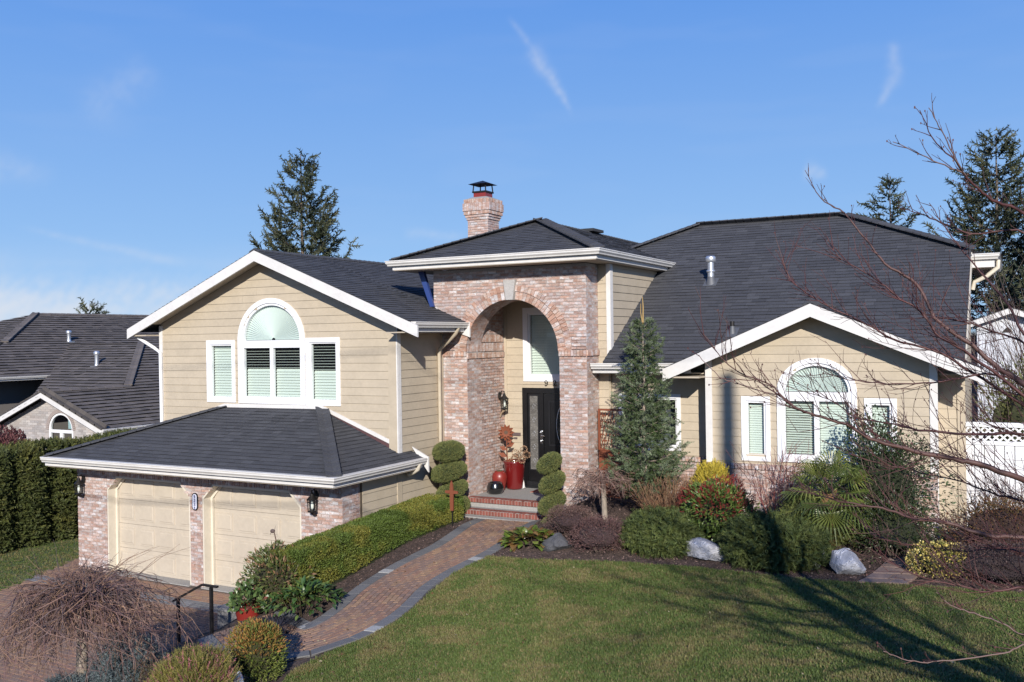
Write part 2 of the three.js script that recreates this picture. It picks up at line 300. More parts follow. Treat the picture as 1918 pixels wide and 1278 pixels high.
// lawn edge along the path (z -> x)
const lawnLeftPts = [[-14.75, -8.45], [-13.77, -8.57], [-12.82, -8.44], [-12.09, -8.28], [-11.46, -8.2], [-10.86, -8.26], [-10.32, -8.5], [-9.7, -8.62], [-8.6, -8.2], [-7, -7.4], [-5, -6.4]];
function lawnX(z) { for (let i = 0; i < lawnLeftPts.length - 1; i++) if (z <= lawnLeftPts[i + 1][0]) return lerp(lawnLeftPts[i][1], lawnLeftPts[i + 1][1], clamp((z - lawnLeftPts[i][0]) / (lawnLeftPts[i + 1][0] - lawnLeftPts[i][0]))); return -6.4; }
const onLawn = (x, z) => z < -4.6 && x < 7.5 && z > bedZ(x) && x > lawnX(z);
function patchSheet(inside, x0, x1, z0, z1, st, hf) {
  const g = new G(), N = (x, z) => v3(-(hf(x + 0.05, z) - hf(x - 0.05, z)) / 0.1, 1, -(hf(x, z + 0.05) - hf(x, z - 0.05)) / 0.1).normalize();
  for (let x = x0; x < x1; x += st) for (let z = z0; z < z1; z += st) {
    if (!inside(x + st / 2, z + st / 2)) continue;
    const P = (a, b) => v3(a, hf(a, b), b), a = P(x, z), b = P(x, z + st), c = P(x + st, z + st), d = P(x + st, z);
    g.tri(a, b, c, N(x, z), N(x, z + st), N(x + st, z + st)); g.tri(a, c, d, N(x, z), N(x + st, z + st), N(x + st, z));
  }
  return g.geo();
}
const lawn = struct('lawn', patchSheet(onLawn, -8.7, 7.5, -15.4, -4.6, 0.09, (x, z) => groundH(x, z) + 0.012), M.turf);
const onStrip = (x, z) => x > -23.5 && x < -18.9 - Math.max(0, z + 14.9) * -0.55 - (z > -14.9 ? 0.9 : 0) && z > -24 && z < -9.5 && x < (z > -14.9 ? -19.75 + (z + 14.9) * 0.42 : -18.95);
struct('lawn_strip', patchSheet(onStrip, -23.5, -17.5, -24, -9.5, 0.12, (x, z) => groundH(x, z) + 0.012), M.turf);

// ---------------------------------------------------------------- scatter helper for leaves, needles and grass
const _m = new THREE.Matrix4(), _q = new THREE.Quaternion(), _s = v3(), _e = new THREE.Euler(), _c = new THREE.Color(), Y = v3(0, 1, 0);
function scatter(name, geo, mat, list, parent, kind = 'stuff') {   // list of [pos, quat, scale, [r,g,b]]
  const o = origin(parent), m = new THREE.InstancedMesh(geo, mat, list.length);
  list.forEach(([p, q, s, c], i) => { _m.compose(v3(p.x - o.x, p.y - o.y, p.z - o.z), q, typeof s === 'number' ? _s.set(s, s, s) : s); m.setMatrixAt(i, _m); m.setColorAt(i, _c.setRGB(c[0], c[1], c[2])); });
  m.name = name; m.castShadow = m.receiveShadow = true; m.userData.kind = kind; parent.add(m); return m;
}
const quatTo = (d) => new THREE.Quaternion().setFromUnitVectors(Y, d);
const rollQ = (d, a) => quatTo(d).multiply(new THREE.Quaternion().setFromAxisAngle(Y, a));
function rdir(r) { const z = r() * 2 - 1, a = r() * 6.2832, k = Math.sqrt(1 - z * z); return v3(k * Math.cos(a), z, k * Math.sin(a)); }
function leafGeo(l, w, fold = 0.25, tip = 0.5) {       // along +Y, faces +Z, folded on the midrib
  const g = new G(), a = v3(0, 0, 0), b = v3(w / 2, l * tip, w * fold), c = v3(0, l, -l * 0.06), d = v3(-w / 2, l * tip, w * fold), m = v3(0, l * tip, 0);
  g.tri(a, b, m).tri(m, b, c).tri(a, m, d).tri(m, c, d); return g.geo();
}
function sprigGeo(len, n, nl, w, seed, flat = 0) {      // a shoot with needles all round
  const g = new G(), r = rng(seed);
  for (let i = 0; i < n; i++) {
    const y = len * (i + 0.4) / n, a = flat ? (i % 2 ? 0.2 : 2.94) + (r() - 0.5) * 1.3 : r() * 6.2832, up = 0.45 + 0.3 * r(), d = v3(Math.cos(a), up, Math.sin(a) * (flat ? 0.6 : 1)).normalize(), s = v3().crossVectors(d, rdir(r)).normalize().multiplyScalar(w / 2), b = v3(0, y, 0), l = nl * (1 - 0.4 * y / len) * (0.8 + 0.4 * r());
    g.tri(b.clone().add(s), b.clone().sub(s), b.clone().addScaledVector(d, l));
  }
  g.tri(v3(-w * 0.7, 0, 0), v3(w * 0.7, 0, 0), v3(0, len * 1.08, 0)); g.tri(v3(0, 0, -w * 0.7), v3(0, 0, w * 0.7), v3(0, len * 1.08, 0));
  return g.geo();
}
const mixc = (a, b, t) => [lerp(a[0], b[0], t), lerp(a[1], b[1], t), lerp(a[2], b[2], t)];

// ---------------------------------------------------------------- the house
const house = thing('house', 'tan lap-sided house with charcoal roof, brick entry arch, chimney and double garage', 'house', [-8, 0, -18]);
const pools = { brick: new Pool('brick', 'brickwork', M.brick), shingle: new Pool('shingle', 'shingles', M.shingle), cap: new Pool('ridge_cap', 'ridge_caps', M.shingle) };
const rb = rng(11), rs = rng(12), rw = rng(13);
const BRICKS = [[0.72, 0.60, 0.55], [0.76, 0.69, 0.67], [0.66, 0.49, 0.43], [0.68, 0.50, 0.42], [0.62, 0.48, 0.44], [0.80, 0.75, 0.74], [0.70, 0.58, 0.54], [0.64, 0.50, 0.46], [0.74, 0.66, 0.65], [0.66, 0.53, 0.50]];
const ORANGE = [[0.68, 0.47, 0.37], [0.64, 0.43, 0.34], [0.70, 0.54, 0.45], [0.74, 0.63, 0.58]];
const pickBrick = (warm) => { const c = warm && rb() < 0.8 ? ORANGE[Math.floor(rb() * ORANGE.length)] : BRICKS[Math.floor(Math.pow(rb(), 0.9) * BRICKS.length)]; const g = (c[0] + c[1] + c[2]) / 3; return shade(mixc(c, [g, g, g], 0.15), 0.70 + 0.30 * rb()); };
// frames: map (u, v, w) of a wall to the world; w comes out of the wall
const front = (z) => (u, v, w) => v3(u, v, z + w);
const side = (x) => (u, v, w) => v3(x + w, v, -u);                       // u = -z
const BL = 0.203, BH = 0.0665, JT = 0.011;
function brickRect(P, u0, u1, v0, v1, parent, { ok, warmEnds, soldier, w0 = 0, depth = 0.09, warm } = {}) {
  if (soldier) { const n = Math.max(1, Math.round((u1 - u0) / BH)), s = (u1 - u0) / n; for (let i = 0; i < n; i++) oneBrick(P, u0 + i * s, u0 + (i + 1) * s, v0, v1, parent, w0, depth, warm, ok); return; }
  const rows = Math.max(1, Math.round((v1 - v0) / BH)), bh = (v1 - v0) / rows;
  for (let r = 0; r < rows; r++) {
    let u = u0 - (r % 2 ? BL / 2 : 0);
    while (u < u1 - 0.004) { let a = Math.max(u, u0), b = Math.min(u + BL, u1); if (u1 - b < 0.03) b = u1; if (b - a > 0.02) oneBrick(P, a, b, v0 + r * bh, v0 + (r + 1) * bh, parent, w0, depth, warmEnds && (b > u1 - 0.002 && rb() < 0.5), ok); u += BL; if (b === u1) break; }
  }
}
function oneBrick(P, a, b, c, d, parent, w0, depth, warm, ok) {
  if (ok && !ok((a + b) / 2, (c + d) / 2)) return;
  const j = JT / 2, w = w0 + 0.004 * rb(), t = () => 0.0025 * (rb() - 0.5), q = [[a + j, c + j], [b - j, c + j], [b - j, d - j], [a + j, d - j]].map(([u, v]) => [u + t(), v + t()]);
  pools.brick.add([[...q.map(([u, v]) => P(u, v, w - depth)), ...q.map(([u, v]) => P(u, v, w))]], pickBrick(warm), parent);
}
// lap siding: each board a mesh under its wall; holes are openings [u0, u1, v0, v1] or functions v -> [u0, u1]
function siding(wall, P, u0, u1, v0, v1, { top, left, right, holes = [], exp = 0.172, phase = 0 } = {}) {
  let i = 0;
  for (let v = v0 - phase; v < v1 - 0.01; v += exp, i++) {
    const a = Math.max(v, v0), b = Math.min(v + exp, v1), mid = (a + b) / 2;
    const L = (y) => left ? Math.max(u0, left(y)) : u0, R = (y) => right ? Math.min(u1, right(y)) : u1;
    if (R(a) - L(a) < 0.03) continue;
    let segs = [[null, null]];
    let cuts = []; for (const h of holes) { const s = typeof h === 'function' ? h(mid) : mid > h[2] && mid < h[3] ? [h[0], h[1]] : null; if (s) cuts.push(s); }
    cuts.sort((x, y) => x[0] - y[0]);
    let start = null; segs = []; for (const [x, y] of cuts) { segs.push([start, x]); start = y; } segs.push([start, null]);
    const joined = []; for (const [s, e] of segs) { const A = s ?? L(a), B = e ?? R(a); if (B - A > 3.2) { const m = lerp(A, B, 0.25 + 0.5 * rw()); joined.push([s, m - 0.0025], [m + 0.0025, e]); } else joined.push([s, e]); }
    for (const [s, e] of joined) {
      const la = s ?? L(a), lb = s ?? Math.min(L(b), R(b)), ra = e ?? R(a), rb_ = e ?? Math.max(R(b), L(b));
      if (ra - la < 0.02) continue;
      const g = new G(), k = 0.96 + 0.07 * rw(); g.col = shade(TAN, k);
      const lb2 = Math.min(lb, Math.max(la, rb_)), rb2 = Math.max(rb_, lb2 + 0.001);
      g.hexa([P(la, a + 0.010, 0), P(ra, a + 0.010, 0), P(rb2, b + 0.006, 0), P(lb2, b + 0.006, 0), P(la, a + 0.004, 0.021), P(ra, a + 0.004, 0.021), P(rb2, b + 0.006, 0.006), P(lb2, b + 0.006, 0.006)]);
      part('siding_board', g.geo(), M.siding, wall);
    }
  }
}
function backing(name, P, outline, holes, depth, mat, parent) {   // a wall core with openings, outline in (u, v)
  const s = new THREE.Shape(outline.map(([u, v]) => new THREE.Vector2(u, v)));
  for (const h of holes) s.holes.push(new THREE.Path(h.map(([u, v]) => new THREE.Vector2(u, v))));
  const g = new THREE.ExtrudeGeometry(s, { depth, bevelEnabled: false, curveSegments: 1 }), p = g.attributes.position, o = P(0, 0, 0), eu = P(1, 0, 0).sub(o), ew = P(0, 0, 1).sub(o);
  for (let i = 0; i < p.count; i++) { const q = P(p.getX(i), p.getY(i), p.getZ(i) - depth); p.setXYZ(i, q.x, q.y, q.z); }
  g.computeVertexNormals(); return part(name, g, mat, parent);
}
const rectPts = (a, b, c, d) => [[a, c], [b, c], [b, d], [a, d]];
const arcPts = (cx, cy, rx, ry, n = 24, a0 = 0, a1 = Math.PI) => Array.from({ length: n + 1 }, (_, i) => { const a = lerp(a0, a1, i / n); return [cx + rx * Math.cos(a), cy + ry * Math.sin(a)]; });

// windows: frame, sash, panes, slats
function frameRect(g, P, a, b, c, d, t, w0, w1) { const bx = (x0, x1, y0, y1) => g.hexa([P(x0, y0, w0), P(x1, y0, w0), P(x1, y1, w0), P(x0, y1, w0), P(x0, y0, w1), P(x1, y0, w1), P(x1, y1, w1), P(x0, y1, w1)]); bx(a, a + t, c, d); bx(b - t, b, c, d); bx(a + t, b - t, d - t, d); bx(a + t, b - t, c, c + t); }
function slats(win, P, a, b, c, d, pitch, openFrom, ang = 1.15, angOpen = 0.12) {
  const w = pitch * 1.12;
  for (let y = c + pitch * 0.5; y < d - pitch * 0.3; y += pitch) {
    const t = y > openFrom ? angOpen : ang, cy = Math.sin(t) * w / 2, cw = Math.cos(t) * w / 2, g = new G(), z = -0.105, h = 0.0035;
    g.hexa([P(a, y - cy, z - cw * -1), P(b, y - cy, z + cw), P(b, y + cy, z - cw), P(a, y + cy, z - cw), P(a, y - cy + h, z + cw + 0.002), P(b, y - cy + h, z + cw + 0.002), P(b, y + cy + h, z - cw + 0.002), P(a, y + cy + h, z - cw + 0.002)]);
    part('slat', g.geo(), M.slat, win);
  }
}
function windowRect(P, a, b, c, d, { trim = 0.085, pitch = 0.062, openFrom = 1e9, sash = 0.05, blind = true } = {}) {
  const w = hold('window', house);
  pc('frame', g => frameRect(g, P, a - trim + 0.02, b + trim - 0.02, c - trim + 0.02, d + trim - 0.02, trim, -0.02, 0.034), M.vinyl, w);
  pc('sash', g => frameRect(g, P, a, b, c, d, sash, -0.075, 0.008), M.vinyl, w);
  pc('pane', g => g.quad(P(a + sash, c + sash, -0.03), P(b - sash, c + sash, -0.03), P(b - sash, d - sash, -0.03), P(a + sash, d - sash, -0.03)), M.glass, w);
  if (blind) slats(w, P, a + sash, b - sash, c + sash, d - sash, pitch, openFrom);
  return w;
}
function windowArch(P, a, b, c, spring, top, { trim = 0.1, pitch = 0.062, openFrom = [1e9, 1e9], ang = [1.15, 1.15], rays = 44 } = {}) {
  const w = hold('window', house), cx = (a + b) / 2, rx = (b - a) / 2, ry = top - spring, tr = 0.17;
  const ring = (g, o, i, w0, w1, n = 40) => { for (let k = 0; k < n; k++) { const A = k / n * Math.PI, B = (k + 1) / n * Math.PI, q = (r, t, W) => P(cx + (rx + r) * Math.cos(t), spring + (ry + r) * Math.sin(t), W); g.hexa([q(i, A, w0), q(o, A, w0), q(o, B, w0), q(i, B, w0), q(i, A, w1), q(o, A, w1), q(o, B, w1), q(i, B, w1)]); } };
  const bx = (g, x0, x1, y0, y1, w0, w1) => g.hexa([P(x0, y0, w0), P(x1, y0, w0), P(x1, y1, w0), P(x0, y1, w0), P(x0, y0, w1), P(x1, y0, w1), P(x1, y1, w1), P(x0, y1, w1)]);
  pc('frame', g => { ring(g, trim - 0.02, -0.02, -0.02, 0.04); bx(g, a - trim + 0.02, a + 0.02, c - trim + 0.02, spring, -0.02, 0.04); bx(g, b - 0.02, b + trim - 0.02, c - trim + 0.02, spring, -0.02, 0.04); bx(g, a + 0.02, b - 0.02, c - trim + 0.02, c + 0.03, -0.02, 0.04); }, M.vinyl, w);
  pc('sash', g => { ring(g, -0.021, -0.075, -0.07, 0.012); bx(g, a + 0.021, b - 0.021, spring - tr, spring, -0.07, 0.02); bx(g, a + 0.021, a + 0.07, c + 0.031, spring - tr, -0.07, 0.012); bx(g, b - 0.07, b - 0.021, c + 0.031, spring - tr, -0.07, 0.012); bx(g, cx - 0.045, cx + 0.045, c + 0.031, spring - tr, -0.07, 0.012); bx(g, a + 0.07, cx - 0.045, c + 0.031, c + 0.07, -0.07, 0.01); bx(g, cx + 0.045, b - 0.07, c + 0.031, c + 0.07, -0.07, 0.01); }, M.vinyl, w);
  for (const [x0, x1, k] of [[a + 0.07, cx - 0.045, 0], [cx + 0.045, b - 0.07, 1]]) {
    pc('pane', g => g.quad(P(x0, c + 0.07, -0.03), P(x1, c + 0.07, -0.03), P(x1, spring - tr, -0.03), P(x0, spring - tr, -0.03)), M.glass, w);
    slats(w, P, x0, x1, c + 0.07, spring - tr, pitch, openFrom[k], ang[k]);
  }
  pc('pane', g => { for (let k = 0; k < 40; k++) { const q = (t) => P(cx + (rx - 0.076) * Math.cos(t), spring + (ry - 0.076) * Math.sin(t), -0.03); g.tri(P(cx, spring, -0.03), q(k / 40 * Math.PI), q((k + 1) / 40 * Math.PI)); } }, M.glass, w);
  pc('fan_shade', g => { for (let k = 0; k < rays * 2; k++) { const A = k / rays / 2 * Math.PI, B = (k + 1) / rays / 2 * Math.PI, q = (r, t, W) => P(cx + (rx - 0.08) * r * Math.cos(t), spring + 0.01 + (ry - 0.08) * r * Math.sin(t), W), d0 = k % 2 ? -0.09 : -0.055, d1 = k % 2 ? -0.055 : -0.09; g.quad(q(0.06, A, lerp(-0.072, d0, 0.06)), q(1, A, d0), q(1, B, d1), q(0.06, B, lerp(-0.072, d1, 0.06))); } }, M.fan, w);
  return w;
}
const trimBoard = (name, a, b, w, h, mat, up) => pc(name, g => g.bar(a, b, w, h, up), mat, house);

// roofs: a slab with courses of shingles on it
const EXP = 0.14, SH = [[0.065, 0.067, 0.076], [0.071, 0.073, 0.082], [0.060, 0.062, 0.071], [0.077, 0.079, 0.088], [0.067, 0.069, 0.078]];
function roofPlane(name, pts, eave, { pool = pools.shingle, exp = EXP, len = 0.28, tones = SH, owner = house, deck = M.deck, butt = 0.012, slab = 0.12, parent, bonus = 1 } = {}) {
  const n = v3().subVectors(pts[1], pts[0]).cross(v3().subVectors(pts[2], pts[0])).normalize(); if (n.y < 0) n.negate();
  const s = eave.clone().normalize(), t = v3().crossVectors(n, s).normalize(); if (t.y < 0) t.negate();
  const o = pts[0], L = pts.map(p => { const d = p.clone().sub(o); return [d.dot(s), d.dot(t)]; });
  const roof = parent || hold(name, owner);
  pc('roof_deck', g => g.poly(pts.map(p => p.clone().addScaledVector(n, -0.004)), n, slab), deck, roof);
  let t0 = Math.min(...L.map(q => q[1])), t1 = Math.max(...L.map(q => q[1]));
  const span = (tt) => { let a = 1e9, b = -1e9; for (let i = 0; i < L.length; i++) { const [x0, y0] = L[i], [x1, y1] = L[(i + 1) % L.length]; if ((tt - y0) * (tt - y1) <= 1e-9) { if (Math.abs(y1 - y0) < 1e-6) { a = Math.min(a, x0, x1); b = Math.max(b, x0, x1); } else { const x = lerp(x0, x1, (tt - y0) / (y1 - y0)); a = Math.min(a, x); b = Math.max(b, x); } } } return [a, b]; };
  const P = (a, b, w) => o.clone().addScaledVector(s, a).addScaledVector(t, b).addScaledVector(n, w);
  for (let c = t0; c < t1 - 0.02; c += exp) {
    const d = Math.min(c + exp, t1), [a0, b0] = span(c + 1e-4), [a1, b1] = span(d - 1e-4), lo = Math.min(a0, a1), hi = Math.max(b0, b1);
    let x = lo - rs() * len;
    while (x < hi) {
      const e = x + len * (0.55 + 0.9 * rs()), q = [clamp(x, a0, b0), clamp(e - 0.004, a0, b0), clamp(e - 0.004, a1, b1), clamp(x, a1, b1)];
      if (q[1] - q[0] > 0.012 || q[2] - q[3] > 0.012) { const k = butt * (0.7 + 0.6 * rs()), l = 0.001; pool.add([[P(q[0], c, k - 0.006), P(q[1], c, k - 0.006), P(q[2], d, -0.006), P(q[3], d, -0.006), P(q[0], c - l, k), P(q[1], c - l, k), P(q[2], d, 0.001), P(q[3], d, 0.001)]], shade(tones[Math.floor(rs() * tones.length)], 0.88 + 0.24 * rs()), roof, bonus); }
      x = e;
    }
  }
  return roof;
}
function capLine(a, b, nl, nr, parent, { w = 0.15, len = 0.2, pool = pools.cap, h = 0.022, tones = SH } = {}) {
  const d = v3().subVectors(b, a), L = d.length(), n = Math.max(1, Math.round(L / len)); d.normalize();
  const sideOf = (nn) => { const q = v3().crossVectors(d, nn).normalize(); return q; }, sl = sideOf(nl), sr = sideOf(nr).negate(), up = v3().add(nl).add(nr).normalize();
  for (let i = 0; i < n; i++) {
    const p = a.clone().addScaledVector(d, L * i / n), q = a.clone().addScaledVector(d, L * (i + 1.15) / n), hex = [];
    for (const [sv, nn] of [[sl, nl], [sr, nr]]) { const A = (pt, o, k) => pt.clone().addScaledVector(sv, o).addScaledVector(nn, k).addScaledVector(up, o ? 0 : k * 0.2); hex.push([A(p, 0, 0), A(p, w, 0), A(q, w, 0), A(q, 0, 0), A(p, 0, h + 0.012), A(p, w, h + 0.01), A(q, w, h), A(q, 0, h)]); }
    pool.add(hex, shade(tones[Math.floor(rs() * tones.length)], 0.95 + 0.2 * rs()), parent);
  }
}
function gutter(list, parent = house, mat = M.gutter) {    // K profile with a fascia board behind it; list of [point, outward]
  const line = list.map(([p, out]) => ({ p, out }));
  const g = new G(); g.sweep(line, [[0, 0], [0.118, 0], [0.125, -0.006], [0.125, -0.022], [0.112, -0.03], [0.115, -0.06], [0.085, -0.095], [0.08, -0.12], [0, -0.12]]); part('gutter', g.geo(), mat, parent);
  const f = new G(); f.sweep(line, [[-0.035, -0.012], [-0.002, -0.012], [-0.002, -0.205], [-0.035, -0.205]]); part('fascia_board', f.geo(), M.white, parent);
}

// ---- garage (front wall z = -14.07, right wall x = -11.25)
const GZ = -14.07, UZ = -15.94, TX = -11.25;
{
  const P = front(GZ), wall = hold('garage_brick_wall', house);
  const door = (a, b) => { const c = 0.3, h = 2.19; return [[a, -0.1], [b, -0.1], [b, h - c], [b - c, h], [a + c, h], [a, h - c]]; };
  const D1 = [-17.86, -15.28], D2 = [-14.92, -12.26];
  backing('mortar_bed', (u, v, w) => P(u, v, w - 0.012), rectPts(-18.85, -11.25, -0.1, 2.62), [door(...D1), door(...D2)], 0.24, M.mortar, wall);
  const inDoor = (u, v, m = 0) => [D1, D2].some(([a, b]) => u > a - m && u < b + m && v < 2.19 && (u > a + 0.3 && u < b - 0.3 || v < 1.89 + Math.min(u - a, b - u)));
  const ok = (u, v) => !inDoor(u, v);
  brickRect(P, -18.85, -17.86, -0.05, 2.19, wall, { ok }); brickRect(P, -15.28, -14.92, -0.05, 1.89, wall, { ok }); brickRect(P, -12.26, -11.25, -0.05, 2.19, wall, { ok, warmEnds: true });
  brickRect(P, -17.86, -17.6, 1.86, 2.19, wall, { ok, warm: true }); brickRect(P, -15.54, -14.66, 1.89, 2.19, wall, { ok, warm: true }); brickRect(P, -12.52, -12.26, 1.86, 2.19, wall, { ok, warm: true });
  brickRect(P, -18.85, -11.25, 2.19, 2.39, wall, { soldier: true, w0: 0.012 });
  // return on the right side of the right pier
  const S = side(TX); brickRect(S, 14.07 + 0.002, 14.62, -0.05, 2.46, wall, {}); pc('mortar_bed', g => g.box(TX - 0.2, TX - 0.012, -0.1, 2.6, -14.62, GZ - 0.26), M.mortar, wall);
  pc('pier_edge_board', g => g.box(TX - 0.02, TX + 0.012, 0, 2.5, -14.68, -14.622), std([0.10, 0.075, 0.05]), house);
  for (const [a, b] of [D1, D2]) {
    const fr = (m, w0, w1) => { const g = new G(), O = door(a, b).slice(1), I = (() => { const c = 0.3, h = 2.19, k = m * 0.414; return [[b - m, -0.1], [b - m, h - c - k], [b - c - k, h - m], [a + c + k, h - m], [a + m, h - c - k], [a + m, -0.1]]; })(); const Oo = [[b, -0.1], [b, 1.89], [b - 0.3, 2.19], [a + 0.3, 2.19], [a, 1.89], [a, -0.1]]; for (let i = 0; i < 5; i++) g.hexa([P(...Oo[i], w0), P(...Oo[i + 1], w0), P(...I[i + 1], w0), P(...I[i], w0), P(...Oo[i], w1), P(...Oo[i + 1], w1), P(...I[i + 1], w1), P(...I[i], w1)]); return g.geo(); };
    part('door_jamb', fr(0.035, -0.26, -0.004), M.cream, house); part('door_stop', fr(0.085, -0.25, -0.2), M.cream, house);
    const gd = hold('garage_door', house);
    for (let r = 0; r < 4; r++) {
      const y0 = 0.015 + r * 0.545, y1 = y0 + 0.538;
      if (!r) pc('bottom_seal', g => g.box(a + 0.03, b - 0.03, 0.0, 0.0145, GZ - 0.29, GZ - 0.25), M.black, gd);
      pc('door_section', g => g.box(a + 0.03, b - 0.03, y0, Math.min(y1, 2.17), GZ - 0.30, GZ - 0.255), M.door, gd);
      for (let q = 0; q < 4; q++) { const w = (b - a - 0.06) / 4, x0 = a + 0.03 + q * w + 0.07, x1 = x0 + w - 0.14, z = GZ - 0.255, u0 = y0 + 0.075, u1 = Math.min(y1, 2.17) - 0.075; pc('raised_panel', g => { g.hexa([v3(x0, u0, z - 0.02), v3(x1, u0, z - 0.02), v3(x1, u1, z - 0.02), v3(x0, u1, z - 0.02), v3(x0 + 0.012, u0 + 0.012, z + 0.014), v3(x1 - 0.012, u0 + 0.012, z + 0.014), v3(x1 - 0.012, u1 - 0.012, z + 0.014), v3(x0 + 0.012, u1 - 0.012, z + 0.014)]); g.hexa([v3(x0 + 0.03, u0 + 0.03, z), v3(x1 - 0.03, u0 + 0.03, z), v3(x1 - 0.03, u1 - 0.03, z), v3(x0 + 0.03, u1 - 0.03, z), v3(x0 + 0.055, u0 + 0.055, z + 0.024), v3(x1 - 0.055, u0 + 0.055, z + 0.024), v3(x1 - 0.055, u1 - 0.055, z + 0.024), v3(x0 + 0.055, u1 - 0.055, z + 0.024)]); }, M.door, gd); }
    }
  }
  // address plaque on the centre pier
  const pq = hold('address_plaque', house), cap = (g, r, w0, w1) => { const pts = [...arcPts(-15.115, 1.90, r, r, 10), ...arcPts(-15.115, 1.70, r, r, 10, Math.PI, Math.PI * 2)].map(([u, v]) => P(u, v, w1)); g.poly(pts, v3(0, 0, 1), w1 - w0); };
  pc('plaque_border', g => cap(g, 0.085, 0.005, 0.022), M.black, pq); pc('plaque_face', g => cap(g, 0.062, 0.006, 0.026), std([0.55, 0.57, 0.68]), pq);
}
// garage side wall and the side of the storey above (one plane, x = -11.25)
{
  const S = side(TX), w = hold('side_wall', house);
  pc('wall_core', g => { g.box(TX - 0.2, TX, 0, 5.5, -17.68, -15.9); g.box(TX - 0.2, TX, 0, 2.62, -15.9, -14.62); }, M.tan, w);
  siding(w, S, 14.69, 15.86, 0.6, 2.5, { phase: 0.05 }); siding(w, S, 16.02, 17.62, 0.9, 5.42, { phase: 0.02 });
  pc('corner_board', g => g.box(TX - 0.02, TX + 0.03, 0.5, 2.46, -16.02, -15.86), M.tan, house);
  pc('corner_board', g => g.box(TX - 0.02, TX + 0.03, 0.8, 5.42, -17.69, -17.6), M.tan, house);
  pc('corner_board', g => { g.box(TX - 0.11, TX + 0.03, 2.6, 5.52, UZ - 0.0, UZ + 0.032); g.box(TX + 0.0, TX + 0.032, 2.6, 5.42, UZ - 0.1, UZ - 0.001); }, M.white, house);
}
// upper gable wall z = -15.94
const RIDGE_X = -14.72, RIDGE_Y = 7.16, SL = 0.405;
{
  const P = front(UZ), w = hold('gable_wall', house), topAt = (u) => RIDGE_Y - 0.16 - Math.abs(u - RIDGE_X) * SL, arch = (y) => y > 5.16 ? (y < 6.02 ? [-14.67 - 0.9 * Math.sqrt(Math.max(0, 1 - ((y - 5.16) / 0.86) ** 2)), -14.67 + 0.9 * Math.sqrt(Math.max(0, 1 - ((y - 5.16) / 0.86) ** 2))] : null) : y > 3.74 ? [-15.57, -13.77] : null;
  const wins = [[-16.58, -15.84, 3.82, 5.1], [-13.58, -12.8, 3.8, 5.12]];
  backing('wall_core', P, [[-18.2, 2.4], [TX, 2.4], [TX, topAt(TX)], [RIDGE_X, topAt(RIDGE_X)], [-18.2, topAt(-18.2)]], [...wins.map(q => rectPts(...q)), [[-15.57, 3.8], [-13.77, 3.8], ...arcPts(-14.67, 5.16, 0.9, 0.86, 20)]], 0.16, M.tan, w);
  siding(w, P, -18.2, TX - 0.11, 2.75, 7.0, { left: (y) => Math.max(-18.2, RIDGE_X - (RIDGE_Y - 0.16 - y) / SL), right: (y) => Math.min(TX - 0.11, RIDGE_X + (RIDGE_Y - 0.16 - y) / SL), holes: [...wins.map(([a, b, c, d]) => [a - 0.02, b + 0.02, c, d]), arch] });
  windowRect(P, -16.58, -15.84, 3.82, 5.1, { trim: 0.1 }); windowRect(P, -13.58, -12.8, 3.8, 5.12, { trim: 0.1, openFrom: 4.5 });
  windowArch(P, -15.57, -13.77, 3.82, 5.16, 6.02, { trim: 0.11, openFrom: [4.5, 4.5] });
  // eave trim at the left corner, downspout
  pc('corner_board', g => g.box(-18.23, -18.12, 2.9, 5.55, UZ - 0.05, UZ + 0.03), M.white, house);
  // white flashing boards where the lower roof meets the wall
  const F = [[-18.2, 3.06], [-16.12, 3.71], [-13.25, 3.73], [-11.27, 2.98]];
  for (let i = 0; i < 3; i++) pc('flashing_board', g => { const [a, b] = [F[i], F[i + 1]], h = 0.085; g.hexa([P(a[0], a[1] - h, 0.0), P(b[0], b[1] - h, 0.0), P(b[0], b[1], 0.0), P(a[0], a[1], 0.0), P(a[0], a[1] - h, 0.036), P(b[0], b[1] - h, 0.036), P(b[0], b[1], 0.036), P(a[0], a[1], 0.036)]); }, M.white, house);
  pc('roof_flashing', g => { for (let i = 0; i < 3; i++) { const [a, b] = [F[i], F[i + 1]]; g.hexa([P(a[0], a[1] - 0.2, 0.0), P(b[0], b[1] - 0.2, 0.0), P(b[0], b[1] - 0.09, 0.0), P(a[0], a[1] - 0.09, 0.0), P(a[0], a[1] - 0.2, 0.03), P(b[0], b[1] - 0.2, 0.03), P(b[0], b[1] - 0.09, 0.02), P(a[0], a[1] - 0.09, 0.02)]); } }, std([0.09, 0.045, 0.045], { roughness: 0.5 }), house);
}
